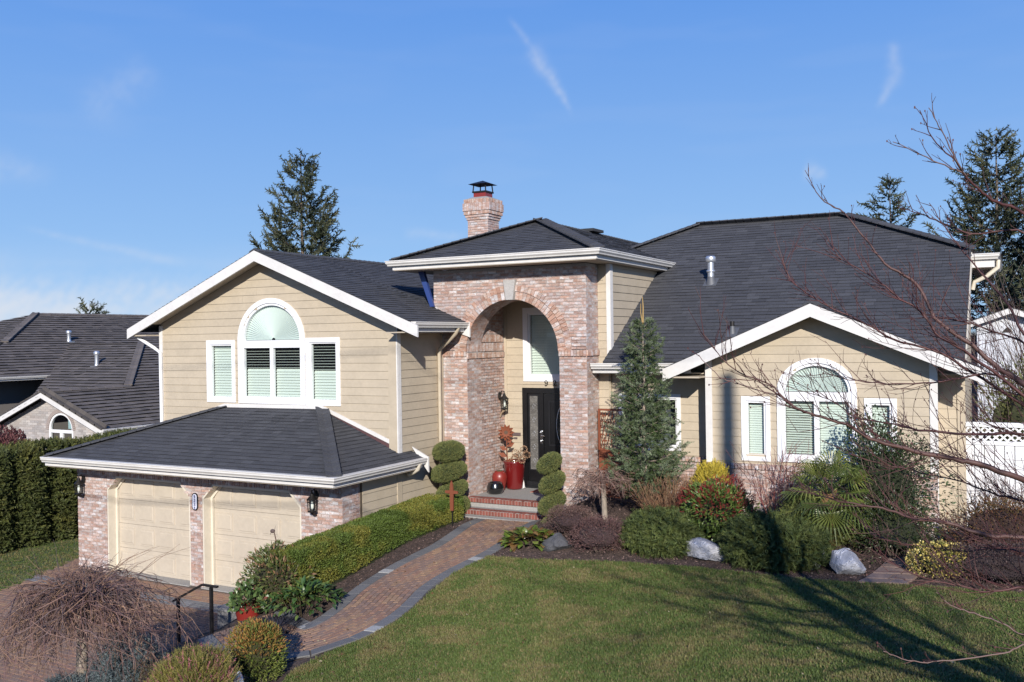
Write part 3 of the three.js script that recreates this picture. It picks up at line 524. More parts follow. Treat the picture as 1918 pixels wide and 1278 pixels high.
// garage roof
{
  const E0 = v3(-19.02, 2.63, -13.4), E1 = v3(-10.89, 2.63, -13.4), E2 = v3(-10.89, 2.63, -16.2), T0 = v3(-16.1, 3.62, UZ), T1 = v3(-13.25, 3.64, UZ), A = v3(TX, 2.86, UZ), L0 = v3(-19.02, 2.63, UZ), dx = v3(1, 0, 0), dz = v3(0, 0, 1);
  const f = roofPlane('garage_roof', [E0, E1, T1, T0], dx, { slab: 0.1 });
  roofPlane('garage_roof', [E1, v3(-10.89, 2.63, -16.4), v3(TX + 0.02, 2.773, -16.4), v3(TX + 0.02, 2.773, UZ), T1], dz, { parent: f, slab: 0.1 });
  roofPlane('garage_roof', [E0, T0, v3(-18.2, 2.90, UZ), v3(-19.02, 2.63, UZ)], dz, { parent: f, slab: 0.1 });
  const nf = v3(0, 1, 0.385).normalize(), nr = v3(0.4, 1, 0).normalize(), nl = v3(-0.3, 1, 0).normalize();
  capLine(E1.clone(), T1.clone(), nf, nr, f); capLine(E0.clone(), T0.clone(), nl, nf, f);
  gutter([[E0.clone().add(v3(-0.02, 0.02, 0)), v3(0, 0, 1)], [E1.clone().add(v3(-0.02, 0.02, 0)), v3(1, 0, 1)], [v3(-10.91, 2.65, -16.32), v3(1, 0, 0)]]);
  pc('soffit', g => { g.box(-19.0, -10.93, 2.42, 2.45, GZ + 0.014, -13.44); g.box(TX + 0.03, -10.93, 2.42, 2.45, -16.3, GZ + 0.012); g.box(-19.0, -18.86, 2.44, 2.47, -15.9, GZ); }, M.soffit, house);
  pc('eave_return', g => g.poly([v3(-10.79, 2.66, -16.36), v3(-10.79, 2.34, -16.36), v3(TX + 0.05, 2.86, -16.36)], v3(0, 0, 1), 0.04), M.white, house);
  pc('downspout', g => g.tube([v3(-10.83, 2.56, -16.1), v3(-10.88, 2.44, -16.12), v3(-11.02, 2.36, -16.16), v3(-11.17, 2.3, -16.18)], [0.045, 0.042], 8), M.cream, house);
  pc('wall_core', g => { g.box(-18.84, -18.64, 0, 2.6, -24, GZ - 0.26); g.box(-18.84, TX - 0.2, 0, 3, -24.2, -24); }, M.tan, house);
}
// upper gable roof
{
  const F = UZ + 0.45, B = -25, r = v3(RIDGE_X, RIDGE_Y, F), rB = v3(RIDGE_X, RIDGE_Y, B), er = -10.62, ey = RIDGE_Y - (er - RIDGE_X) * SL, el = -18.8, ly = RIDGE_Y - (RIDGE_X - el) * SL, yT = RIDGE_Y - (-11.47 - RIDGE_X) * SL;
  const dz = v3(0, 0, 1), f = roofPlane('gable_roof', [v3(er, ey, F), v3(er, ey, -17.72), v3(-11.47, yT, -17.72), rB.clone().setZ(-17.72), r], dz, { slab: 0.1 });
  roofPlane('gable_roof', [v3(-11.47, yT, -17.72), v3(-11.47, yT, B), rB, v3(RIDGE_X, RIDGE_Y, -17.72)], dz, { parent: f, slab: 0.1 });
  roofPlane('gable_roof', [v3(el, ly, B), v3(el, ly, F), r, rB], dz, { parent: f, slab: 0.1 });
  capLine(r, rB, v3(0.405, 1, 0).normalize(), v3(-0.405, 1, 0).normalize(), f);
  // rake boards
  for (const s of [1, -1]) { const ex = s > 0 ? -10.42 : -18.84, y = RIDGE_Y - Math.abs(ex - RIDGE_X) * SL; pc('rake_board', g => g.hexa([v3(RIDGE_X, RIDGE_Y - 0.245, F - 0.03), v3(ex, y - 0.245, F - 0.03), v3(ex, y - 0.012, F - 0.03), v3(RIDGE_X, RIDGE_Y - 0.012, F - 0.03), v3(RIDGE_X, RIDGE_Y - 0.245, F + 0.012), v3(ex, y - 0.245, F + 0.012), v3(ex, y - 0.012, F + 0.012), v3(RIDGE_X, RIDGE_Y - 0.012, F + 0.012)]), M.white, house); }
  pc('rake_soffit', g => { for (const s of [1, -1]) { const ex = s > 0 ? -11.3 : -18.2, y = RIDGE_Y - Math.abs(ex - RIDGE_X) * SL; g.hexa([v3(RIDGE_X, RIDGE_Y - 0.16, UZ + 0.02), v3(ex, y - 0.16, UZ + 0.02), v3(ex, y - 0.13, UZ + 0.02), v3(RIDGE_X, RIDGE_Y - 0.13, UZ + 0.02), v3(RIDGE_X, RIDGE_Y - 0.16, F - 0.032), v3(ex, y - 0.16, F - 0.032), v3(ex, y - 0.13, F - 0.032), v3(RIDGE_X, RIDGE_Y - 0.13, F - 0.032)]); } }, M.soffit, house);
  gutter([[v3(er, ey - 0.01, F - 0.06), v3(1, 0, 0)], [v3(er, ey - 0.01, -17.68), v3(1, 0, 0)]]);
  pc('soffit', g => { g.box(TX + 0.034, er - 0.03, ey - 0.235, ey - 0.21, -17.7, F - 0.04); g.box(-18.8, -18.24, ly - 0.2, ly - 0.17, B, F - 0.04); }, M.soffit, house);
  pc('eave_return', g => g.poly([v3(er + 0.13, ey + 0.0, -17.63), v3(er + 0.13, ey - 0.34, -17.63), v3(er - 0.28, ey - 0.2, -17.63)], v3(0, 0, 1), 0.045), M.white, house);
  pc('downspout', g => g.tube([v3(er + 0.06, ey - 0.12, -17.28), v3(er + 0.0, ey - 0.24, -17.28), v3(er - 0.25, ey - 0.42, -17.36), v3(TX + 0.12, ey - 0.58, -17.42), v3(TX + 0.085, ey - 0.7, -17.43), v3(TX + 0.085, 1.2, -17.43)], [0.044, 0.044], 6), M.tan, house);
  pc('downspout', g => g.tube([v3(-18.78, 5.42, -15.62), v3(-18.72, 5.3, -15.66), v3(-18.3, 5.02, -15.82), v3(-18.16, 4.9, -15.88), v3(-18.16, 3.1, -15.89)], [0.045, 0.045], 6), M.vinyl, house);
  pc('wall_core', g => { g.box(-18.2, -18.05, 2.5, 5.5, B + 0.1, UZ - 0.17); g.box(-18.05, -11.5, 2.5, 6, B + 0.1, B + 0.25); }, M.tan, house);
}
// ---- brick entry tower
const TZ = -17.7, DZ = -19.42, AX = -9.485, AR = 1.125, SPR = 4.84;
{
  const P = front(TZ), wall = hold('entry_tower', house), inArch = (u, v, r) => Math.abs(u - AX) < r && (v < SPR || (u - AX) ** 2 + (v - SPR) ** 2 < r * r), x0 = -11.46, x1 = -7.73;
  const open = [[AX - AR, 1.0], [AX + AR, 1.0], ...arcPts(AX, SPR, AR, AR, 40)];
  backing('mortar_bed', (u, v, w) => P(u, v, w - 0.012), rectPts(x0, x1, 1.0, 6.66), [open], 0.60, M.mortar, wall);
  const ok = (u, v) => !inArch(u, v, AR + 0.02) && !(v > SPR && (u - AX) ** 2 + (v - SPR) ** 2 < (AR + 0.28) ** 2);
  const pr = 0.02;
  for (const [a, b] of [[-11.24, -10.61], [-8.36, x1]]) { brickRect(P, a, b, 1.15, 4.73, wall, { ok: (u, v) => true, warmEnds: true }); brickRect(P, a - 0.0, b + 0.0, 4.73, 4.86, wall, { soldier: true, w0: pr + 0.015, warm: true }); brickRect(P, a, b, 4.87, 5.20, wall, { soldier: false, w0: pr, ok: (u, v) => !inArch(u, v, AR) && !(v > SPR && (u - AX) ** 2 + (v - SPR) ** 2 < (AR + 0.02) ** 2) }); }
  brickRect(P, x0, x1, 5.20, 6.6, wall, { ok }); brickRect(P, AX - 1.5, AX - AR, 4.87, 5.2, wall, { ok: () => false });
  // right return
  const S = side(x1); brickRect(S, 17.7, 18.33, 1.15, 6.6, wall, {}); brickRect(S, 17.69, 18.33, 4.73, 4.86, wall, { soldier: true, w0: 0.03, warm: true, depth: 0.06 });
  // arch rings, barrel and keystone
  const ringB = (r0, r1, w0, d, warm) => { const n = Math.round(Math.PI * r0 / 0.082); for (let i = 0; i < n; i++) { const A = (i + 0.045) / n * Math.PI, B = (i + 0.955) / n * Math.PI; if (Math.abs((A + B) / 2 - Math.PI / 2) < 0.085) continue; const q = (r, t, w) => P(AX + r * Math.cos(t), SPR + r * Math.sin(t), w); pools.brick.add([[q(r0, A, w0 - d), q(r1, A, w0 - d), q(r1, B, w0 - d), q(r0, B, w0 - d), q(r0, A, w0), q(r1, A, w0), q(r1, B, w0), q(r0, B, w0)]], pickBrick(true), wall); } };
  ringB(AR - 0.004, AR + 0.16, 0.045, 0.2); ringB(AR + 0.170, AR + 0.30, 0.024, 0.15);
  pc('keystone', g => { const q = (u, v, w) => P(AX + u, v, w); g.hexa([q(-0.09, SPR + AR - 0.02, -0.1), q(0.09, SPR + AR - 0.02, -0.1), q(0.15, SPR + AR + 0.42, -0.1), q(-0.15, SPR + AR + 0.42, -0.1), q(-0.085, SPR + AR - 0.015, 0.085), q(0.085, SPR + AR - 0.015, 0.085), q(0.145, SPR + AR + 0.415, 0.085), q(-0.145, SPR + AR + 0.415, 0.085)]); }, std([0.46, 0.44, 0.42], { map: T.grain, roughness: 0.9 }), house);
  const nb = 44; for (let i = 0; i < nb; i++) for (let k = 0; k < 3; k++) { const A = (i + 0.05) / nb * Math.PI, B = (i + 0.95) / nb * Math.PI, z0 = TZ - 0.16 - k * 0.155, q = (r, t, z) => v3(AX + r * Math.cos(t), SPR + r * Math.sin(t), z); pools.brick.add([[q(AR - 0.002, A, z0), q(AR + 0.05, A, z0), q(AR + 0.05, B, z0), q(AR - 0.002, B, z0), q(AR - 0.002, A, z0 - 0.147), q(AR + 0.05, A, z0 - 0.147), q(AR + 0.05, B, z0 - 0.147), q(AR - 0.002, B, z0 - 0.147)]], pickBrick(false), wall); }
  // inner left wall of the porch
  const I = side(-10.61); pc('mortar_bed', g => { g.box(-10.9, -10.622, 1.0, 6.5, DZ, TZ - 0.61); }, M.mortar, wall);
  brickRect(I, 17.7, 19.40, 1.6, 4.68, wall, {}); brickRect(I, 17.69, 19.40, 4.68, 4.81, wall, { soldier: true, w0: 0.025, warm: true }); brickRect(I, 17.7, 19.4, 4.83, 5.03, wall, { soldier: true, w0: 0.012 }); brickRect(I, 17.7, 19.4, 5.04, 5.22, wall, { soldier: true, w0: 0.012, warm: true }); brickRect(I, 18.3, 19.4, 5.23, 6.3, wall, {});
  pc('wall_core', g => { g.box(-8.36, -8.2, 1.0, 6.5, DZ, TZ - 0.61); g.box(-11.46, -11.3, 4, 6.66, -24, TZ - 0.612); g.box(-10.9, -7.6, 6.32, 6.42, DZ, TZ - 0.612); }, M.tan, house);
}
{ // door wall
  const P = front(DZ), w = hold('porch_wall', house), wn = [-9.98, -8.55, 4.22, 5.72], dr = [-10.12, -8.5, 1.6, 3.96];
  backing('wall_core', P, rectPts(-10.61, -8.2, 1.2, 6.4), [rectPts(...wn)], 0.15, M.tan, w);
  siding(w, P, -10.55, -8.36, 1.63, 6.3, { holes: [[wn[0] - 0.02, wn[1] + 0.02, wn[2], wn[3]], dr] });
  pc('corner_board', g => g.box(-10.605, -10.53, 1.63, 6.3, DZ, DZ + 0.03), M.tan, house);
  windowRect(P, ...wn, { trim: 0.13, pitch: 0.062, sash: 0.06 });
  const bx = (n, a, b, c, d, e, f, m, par) => pc(n, g => g.box(a, b, c, d, DZ + e, DZ + f), m, par), ed = hold('entry_door', house);
  bx('door_frame', -10.12, -10.0, 1.66, 3.96, -0.02, 0.05, M.blackSatin, ed); bx('door_frame', -10.0, -8.5, 3.84, 3.96, -0.02, 0.05, M.blackSatin, ed); bx('door_frame', -9.67, -9.58, 1.66, 3.84, -0.02, 0.04, M.blackSatin, ed);
  bx('sidelight_panel', -10.0, -9.67, 1.66, 3.84, -0.02, 0.012, M.blackSatin, ed); bx('sidelight_trim', -9.965, -9.705, 2.03, 3.80, 0.012, 0.022, M.black, ed);
  const gl = std([0.20, 0.19, 0.17], { roughness: 0.18, map: T.stone }); bx('sidelight_glass', -9.935, -9.735, 2.06, 3.77, 0.0225, 0.025, gl, ed);
  for (let i = 0; i < 5; i++) pc('bevel_cluster', g => { const y = 2.27 + i * 0.315; for (const [a, b] of [[0, 0.045], [0.03, 0.02], [-0.03, 0.0], [0.0, -0.045]]) g.hexa([v3(-9.835 + a - 0.014, y + b - 0.014, DZ + 0.025), v3(-9.835 + a + 0.014, y + b - 0.014, DZ + 0.025), v3(-9.835 + a + 0.014, y + b + 0.014, DZ + 0.025), v3(-9.835 + a - 0.014, y + b + 0.014, DZ + 0.025), v3(-9.838 + a, y + b - 0.003, DZ + 0.036), v3(-9.832 + a, y + b - 0.003, DZ + 0.036), v3(-9.832 + a, y + b + 0.003, DZ + 0.036), v3(-9.838 + a, y + b + 0.003, DZ + 0.036)]); }, M.zinc, ed);
  bx('door_leaf', -9.575, -8.56, 1.68, 3.83, -0.03, 0.018, M.blackSatin, ed); pc('door_panel', g => frameRect(g, P, -9.45, -8.7, 2.62, 3.66, 0.035, 0.018, 0.034), M.black, ed); pc('door_panel', g => frameRect(g, P, -9.45, -8.7, 1.86, 2.46, 0.035, 0.018, 0.034), M.black, ed);
  pc('oval_light', g => { const q = arcPts(-9.02, 3.1, 0.22, 0.5, 28, 0, Math.PI * 2 * 27 / 28).map(([u, v]) => P(u, v, 0.03)); g.poly(q, v3(0, 0, 1), 0.012); }, std([0.02, 0.025, 0.024], { roughness: 0.08 }), ed);
  pc('oval_trim', g => { for (let k = 0; k < 28; k++) { const a = k / 28 * 6.2832, b = (k + 1) / 28 * 6.2832; g.bar(P(-9.02 + 0.225 * Math.cos(a), 3.1 + 0.505 * Math.sin(a), 0.034), P(-9.02 + 0.225 * Math.cos(b), 3.1 + 0.505 * Math.sin(b), 0.034), 0.012, 0.012, v3(0, 0, 1)); } }, M.zinc, ed);
  pc('threshold', g => { g.box(-10.12, -8.5, 1.635, 1.675, DZ, DZ + 0.12); g.box(-10.02, -8.5, 1.675, 1.78, DZ + 0.05, DZ + 0.065); }, M.black, ed);
  pc('handle', g => { g.box(-9.66, -9.60, 2.66, 2.98, DZ + 0.041, DZ + 0.05); g.tube([v3(-9.63, 2.85, DZ + 0.05), v3(-9.63, 2.85, DZ + 0.1), v3(-9.52, 2.85, DZ + 0.1)], [0.012, 0.01], 8); g.tube([v3(-9.63, 2.95, DZ + 0.05), v3(-9.63, 2.95, DZ + 0.075)], [0.022, 0.022], 10); g.tube([v3(-9.63, 2.74, DZ + 0.05), v3(-9.63, 2.74, DZ + 0.08)], [0.016, 0.02], 10); }, std([0.7, 0.7, 0.7], { metalness: 1, roughness: 0.2 }), ed);
  pc('mail_slot', g => { g.box(-10.45, -10.19, 2.83, 2.9, DZ + 0.018, DZ + 0.04); g.box(-10.36, -10.28, 2.75, 2.79, DZ + 0.018, DZ + 0.035); }, std([0.16, 0.12, 0.12], { roughness: 0.5, metalness: 0.4 }), house);
  const ft = await new FontLoader().loadAsync('fonts/droid/droid_serif_regular.typeface.json');
  [['9', -9.545, 4.015], ['2', -9.325, 4.015]].forEach(([t, x, y]) => { const g = new TextGeometry(t, { font: ft, size: 0.125, depth: 0.02, curveSegments: 6 }); g.translate(x, y, DZ + 0.02); part('house_number', g, M.iron, house); });
  const fb = await new FontLoader().loadAsync('fonts/droid/droid_sans_bold.typeface.json');
  ['9', '2', '3', '1'].forEach((t, i) => { const g = new TextGeometry(t, { font: fb, size: 0.068, depth: 0.006, curveSegments: 4 }); g.translate(-15.142, 1.875 - i * 0.082, GZ + 0.026); part('plaque_digit', g, std([0.02, 0.03, 0.12]), house); });
}
{ // porch floor, steps, soffit, tower roof
  pc('porch_slab', g => { g.box(-10.61, -8.36, 1.0, 1.63, DZ, TZ + 0.06); g.box(-10.61, -8.3, 1.0, 1.44, TZ + 0.06, TZ + 0.44); g.box(-10.61, -8.2, 1.0, 1.335, TZ + 0.44, TZ + 0.62); }, M.concrete, house);
  const st = hold('brick_steps', house), red = () => shade([0.24, 0.075, 0.055], 0.75 + 0.5 * rb()), pool = [];
  for (const [y, zf, x0, x1] of [[1.63, TZ + 0.1, -10.6, -8.37], [1.44, TZ + 0.47, -10.6, -8.32]]) { const n = Math.round((x1 - x0) / 0.074), s = (x1 - x0) / n; for (let i = 0; i < n; i++) { const g = new G(); g.col = red(); const a = x0 + i * s + 0.006, b = x0 + (i + 1) * s - 0.006, k = 0.004 * rb(), H = y + 0.012 + k; g.hexa([v3(a, y - 0.09, zf - 0.2), v3(b, y - 0.09, zf - 0.2), v3(b, H, zf - 0.2), v3(a, H, zf - 0.2), v3(a, y - 0.085, zf + k), v3(b, y - 0.085, zf + k), v3(b, H - 0.012, zf + k), v3(a, H - 0.012, zf + k)]); part('step_brick', g.geo(), M.paver, st); } pc('step_mortar', g => g.box(x0, x1, y - 0.088, y + 0.004, zf - 0.2, zf - 0.008), std([0.42, 0.36, 0.32], { roughness: 1 }), st); }
  const ex = -7.22, EL = -12.2, y = 6.87, f = TZ + 0.58, dx = v3(1, 0, 0), dz = v3(0, 0, 1), mid = (ex + EL) / 2, half = (ex - EL) / 2, ay = y + half * 0.4, az = f - half, bk = -27;
  const r = roofPlane('tower_roof', [v3(EL, y, f), v3(ex, y, f), v3(mid, ay, az)], dx, { slab: 0.06 });
  roofPlane('tower_roof', [v3(ex, y, f), v3(ex, y, bk), v3(mid, ay, bk), v3(mid, ay, az)], dz, { parent: r, slab: 0.06 });
  roofPlane('tower_roof', [v3(EL, y, bk), v3(EL, y, f), v3(mid, ay, az), v3(mid, ay, bk)], dz, { parent: r, slab: 0.06 });
  const nf = v3(0, 1, 0.4).normalize(), nr = v3(0.4, 1, 0).normalize(), nl = v3(-0.4, 1, 0).normalize();
  capLine(v3(ex, y, f), v3(mid, ay, az), nf, nr, r, { w: 0.17 }); capLine(v3(EL, y, f), v3(mid, ay, az), nl, nf, r, { w: 0.17 }); capLine(v3(mid, ay, az), v3(mid, ay, bk), nr, nl, r, { w: 0.16 });
  pc('roof_vent', g => g.box(mid - 0.2, mid + 0.25, ay + 0.0, ay + 0.07, -22.9, -22.2), M.deck, house);
  gutter([[v3(EL + 0.02, y + 0.02, -19.2), v3(-1, 0, 0)], [v3(EL + 0.02, y + 0.02, f - 0.02), v3(-1, 0, 1)], [v3(ex - 0.02, y + 0.02, f - 0.02), v3(1, 0, 1)], [v3(ex - 0.02, y + 0.02, -22.05), v3(1, 0, 0)]]);
  pc('soffit', g => { g.box(EL + 0.04, ex - 0.04, y - 0.2, y - 0.17, TZ + 0.02, f - 0.03); g.box(-7.44, ex - 0.04, y - 0.2, y - 0.17, -22.2, TZ + 0.018); g.box(-7.72, -7.44, y - 0.2, y - 0.17, -18.3, TZ + 0.018); g.box(EL + 0.04, -11.47, y - 0.2, y - 0.17, -24, TZ + 0.018); }, M.soffit, house);
  pc('fascia_beam', g => { g.box(-7.73, -7.45, 6.62, 6.66, -18.36, -18.33); }, M.soffit, house);
  pc('drain_strip', g => g.hexa([v3(-11.86, 6.67, -17.78), v3(-11.72, 6.67, -17.78), v3(-11.40, 5.86, -17.66), v3(-11.5, 5.86, -17.66), v3(-11.86, 6.67, -17.68), v3(-11.72, 6.67, -17.68), v3(-11.40, 5.86, -17.6), v3(-11.5, 5.86, -17.6)]), M.blueSteel, house);
  // body behind the tower: front strip and right side wall
  const wf = hold('body_wall', house), B = front(-18.34); pc('wall_core', g => { g.box(-7.75, -7.47, 1.4, 6.68, -18.5, -18.345); g.box(-7.62, -7.47, 1.4, 6.68, -24, -18.5); }, M.tan, wf);
  siding(wf, B, -7.73, -7.5, 1.6, 6.66, {});
  siding(wf, side(-7.47), 18.45, 22.0, 4.7, 6.66, { right: (v) => 18.3 + (v - 4.78) / 0.59 + 0.15 });
  pc('corner_board', g => { g.box(-7.53, -7.435, 4.4, 6.67, -18.345, -18.31); g.box(-7.47, -7.434, 4.4, 6.67, -18.46, -18.346); }, M.white, house);
}
// ---- main roof on the right
const RY = (z) => 4.6 + 0.59 * (-17.9 - z);
{
  const dx = v3(1, 0, 0), dz = v3(0, 0, 1), Q = (x, z) => v3(x, RY(z), z);
  const m = roofPlane('main_roof', [Q(-7.46, -17.9), Q(-0.71, -17.9), Q(-0.71, -21.67), Q(-3.5, -23.58), Q(-7.1, -23.62), Q(-7.46, -23.35)], dx, { slab: 0.14 });
  roofPlane('main_roof', [Q(-7.46, -21.2), Q(-7.46, -23.35), Q(-9.2, -22.1), Q(-9.2, -21.2)], dx, { parent: m, slab: 0.1 });
  const hr = Q(-0.71, -21.67), rr = Q(-3.5, -23.58), rl = Q(-7.1, -23.6);
  roofPlane('main_roof', [v3(-0.3, 6.66, -21.55), v3(-0.3, 6.66, -26.5), v3(-3.5, rr.y, -24.4), rr], dz, { parent: m, slab: 0.1 });
  pc('roof_back', g => { const n = v3(0, 1, -0.6).normalize(); g.poly([rr.clone(), v3(-3.5, rr.y, -24.4), v3(-0.3, 6.66, -26.5), v3(-10.5, 6.2, -27), rl.clone()], n, 0.1); g.poly([rl.clone(), v3(-10.5, 6.2, -27), v3(-10.2, 6.6, -21.3)], v3(-1, 1, 0).normalize(), 0.05); }, M.deck, m);
  const nf = v3(0, 1, 0.59).normalize(); capLine(hr, rr, nf, v3(0.45, 1, 0).normalize(), m); capLine(rr, rl, nf, v3(0, 1, -0.5).normalize(), m); capLine(rl, v3(-9.2, RY(-22.1), -22.1), nf, v3(-0.4, 1, 0).normalize(), m);
  gutter([[v3(-7.7, 4.58, -17.92), v3(0, 0, 1)], [v3(-5.6, 4.58, -17.92), v3(0, 0, 1)]]);
  pc('soffit', g => { g.box(-7.7, -5.28, 4.36, 4.39, -18.42, -17.95); g.box(-1.2, -0.6, 4.36, 4.39, -18.42, -17.95); }, M.soffit, house);
  // right side: wall, rake strip and the short upper eave
  pc('wall_core', g => { g.poly([v3(-0.76, 1.2, -18.42), v3(-0.76, 1.2, -22.3), v3(-0.76, 6.6, -22.3), v3(-0.76, 6.62, -21.6), v3(-0.76, 4.7, -18.42)], v3(1, 0, 0), 0.16); }, M.tan, house);
  pc('rake_board', g => g.hexa([v3(-0.75, RY(-17.88) - 0.26, -17.88), v3(-0.75, RY(-17.88) - 0.02, -17.88), v3(-0.75, RY(-21.6) - 0.02, -21.6), v3(-0.75, RY(-21.6) - 0.26, -21.6), v3(-0.69, RY(-17.88) - 0.26, -17.88), v3(-0.69, RY(-17.88) - 0.02, -17.88), v3(-0.69, RY(-21.6) - 0.02, -21.6), v3(-0.69, RY(-21.6) - 0.26, -21.6)]), M.cream, house);
  pc('eave_return', g => { g.box(-0.72, -0.28, 6.44, 6.72, -21.6, -21.55); }, M.white, house);
  gutter([[v3(-0.69, 6.72, -21.56), v3(0, 0, 1)], [v3(-0.3, 6.72, -21.56), v3(1, 0, 1)], [v3(-0.3, 6.72, -26.4), v3(1, 0, 0)]]);
  pc('soffit', g => g.box(-0.74, -0.34, 6.44, 6.47, -26.4, -21.62), M.soffit, house);
  pc('downspout', g => g.tube([v3(-0.22, 6.6, -21.9), v3(-0.22, 6.45, -21.9), v3(-0.42, 6.28, -21.9), v3(-0.66, 6.16, -21.92), v3(-0.7, 6.0, -21.93)], [0.05, 0.045], 6), M.cream, house);
  // pipes on the roof
  const pp = (x, z, r, h, cap) => { const y = RY(z), v = hold('vent_pipe', house); pc('flashing', g => { const f = cap ? 0.15 : 0.11; g.lathe(x, y - 0.12, z, [[r * 2.0, 0], [r * 1.3, 0.18], [r * 1.05, 0.26]], 16); g.poly([v3(x - f, RY(z + 0.16) + 0.02, z + 0.16), v3(x + f, RY(z + 0.16) + 0.02, z + 0.16), v3(x + f, RY(z - 0.16) + 0.02, z - 0.16), v3(x - f, RY(z - 0.16) + 0.02, z - 0.16)], v3(0, 1, 0.59).normalize(), 0.006); }, std([0.12, 0.125, 0.135], { roughness: 0.6, metalness: 0.3 }), v); pc('pipe', g => g.tube([v3(x, y, z), v3(x, y + h, z)], [r, r], 14), cap ? M.zinc : M.iron, v); if (cap) { pc('collar', g => g.lathe(x, y + h * 0.45, z, [[r, 0], [r * 1.35, 0.01], [r * 1.3, 0.05], [r, 0.06]], 14), M.zinc, v); pc('cap', g => g.lathe(x, y + h - 0.05, z, [[r, 0], [r * 1.6, 0.01], [r * 1.6, 0.11], [r * 1.1, 0.14], [0.001, 0.15]], 14), M.zinc, v); } };
  pp(-5.99, -20.8, 0.075, 0.52, true); pp(-5.0, -18.85, 0.045, 0.24, false);
}
// ---- recessed wall and right gable
{
  const z = -18.42, P = front(z), w = hold('recess_wall', house), wn = [-7.25, -6.03, 2.83, 3.86];
  backing('wall_core', P, rectPts(-7.6, -0.78, 1.0, 4.6), [rectPts(...wn)], 0.15, M.tan, w);
  siding(w, P, -7.46, -5.1, 2.68, 4.4, { holes: [[wn[0] - 0.02, wn[1] + 0.02, wn[2], wn[3]]] }); siding(w, P, -1.2, -0.8, 1.5, 4.4);
  windowRect(P, ...wn, { blind: false });
  pc('curtain', g => { for (let i = 0; i < 24; i++) { const a = lerp(wn[0], wn[1], i / 24), b = lerp(wn[0], wn[1], (i + 1) / 24); g.quad(P(a, 2.8, -0.5 - 0.03 * Math.sin(i * 1.3)), P(b, 2.8, -0.5 - 0.03 * Math.sin(i * 1.3 + 1.3)), P(b, 4, -0.5 - 0.03 * Math.sin(i * 1.3 + 1.3)), P(a, 4, -0.5 - 0.03 * Math.sin(i * 1.3))); } }, std([0.10, 0.11, 0.12]), house);
  brickRect(P, -7.72, -5.2, 1.3, 2.56, w, { w0: 0.05 }); brickRect(P, -7.72, -5.2, 2.57, 2.67, w, { soldier: true, w0: 0.10, depth: 0.13, warm: true });
  pc('corner_board', g => g.box(-0.86, -0.73, 1.3, 4.4, z, z + 0.04), M.tan, house);
}
const RGZ = -17.87, RGX = -3.2, RGY = 5.68, RGS = 0.425;
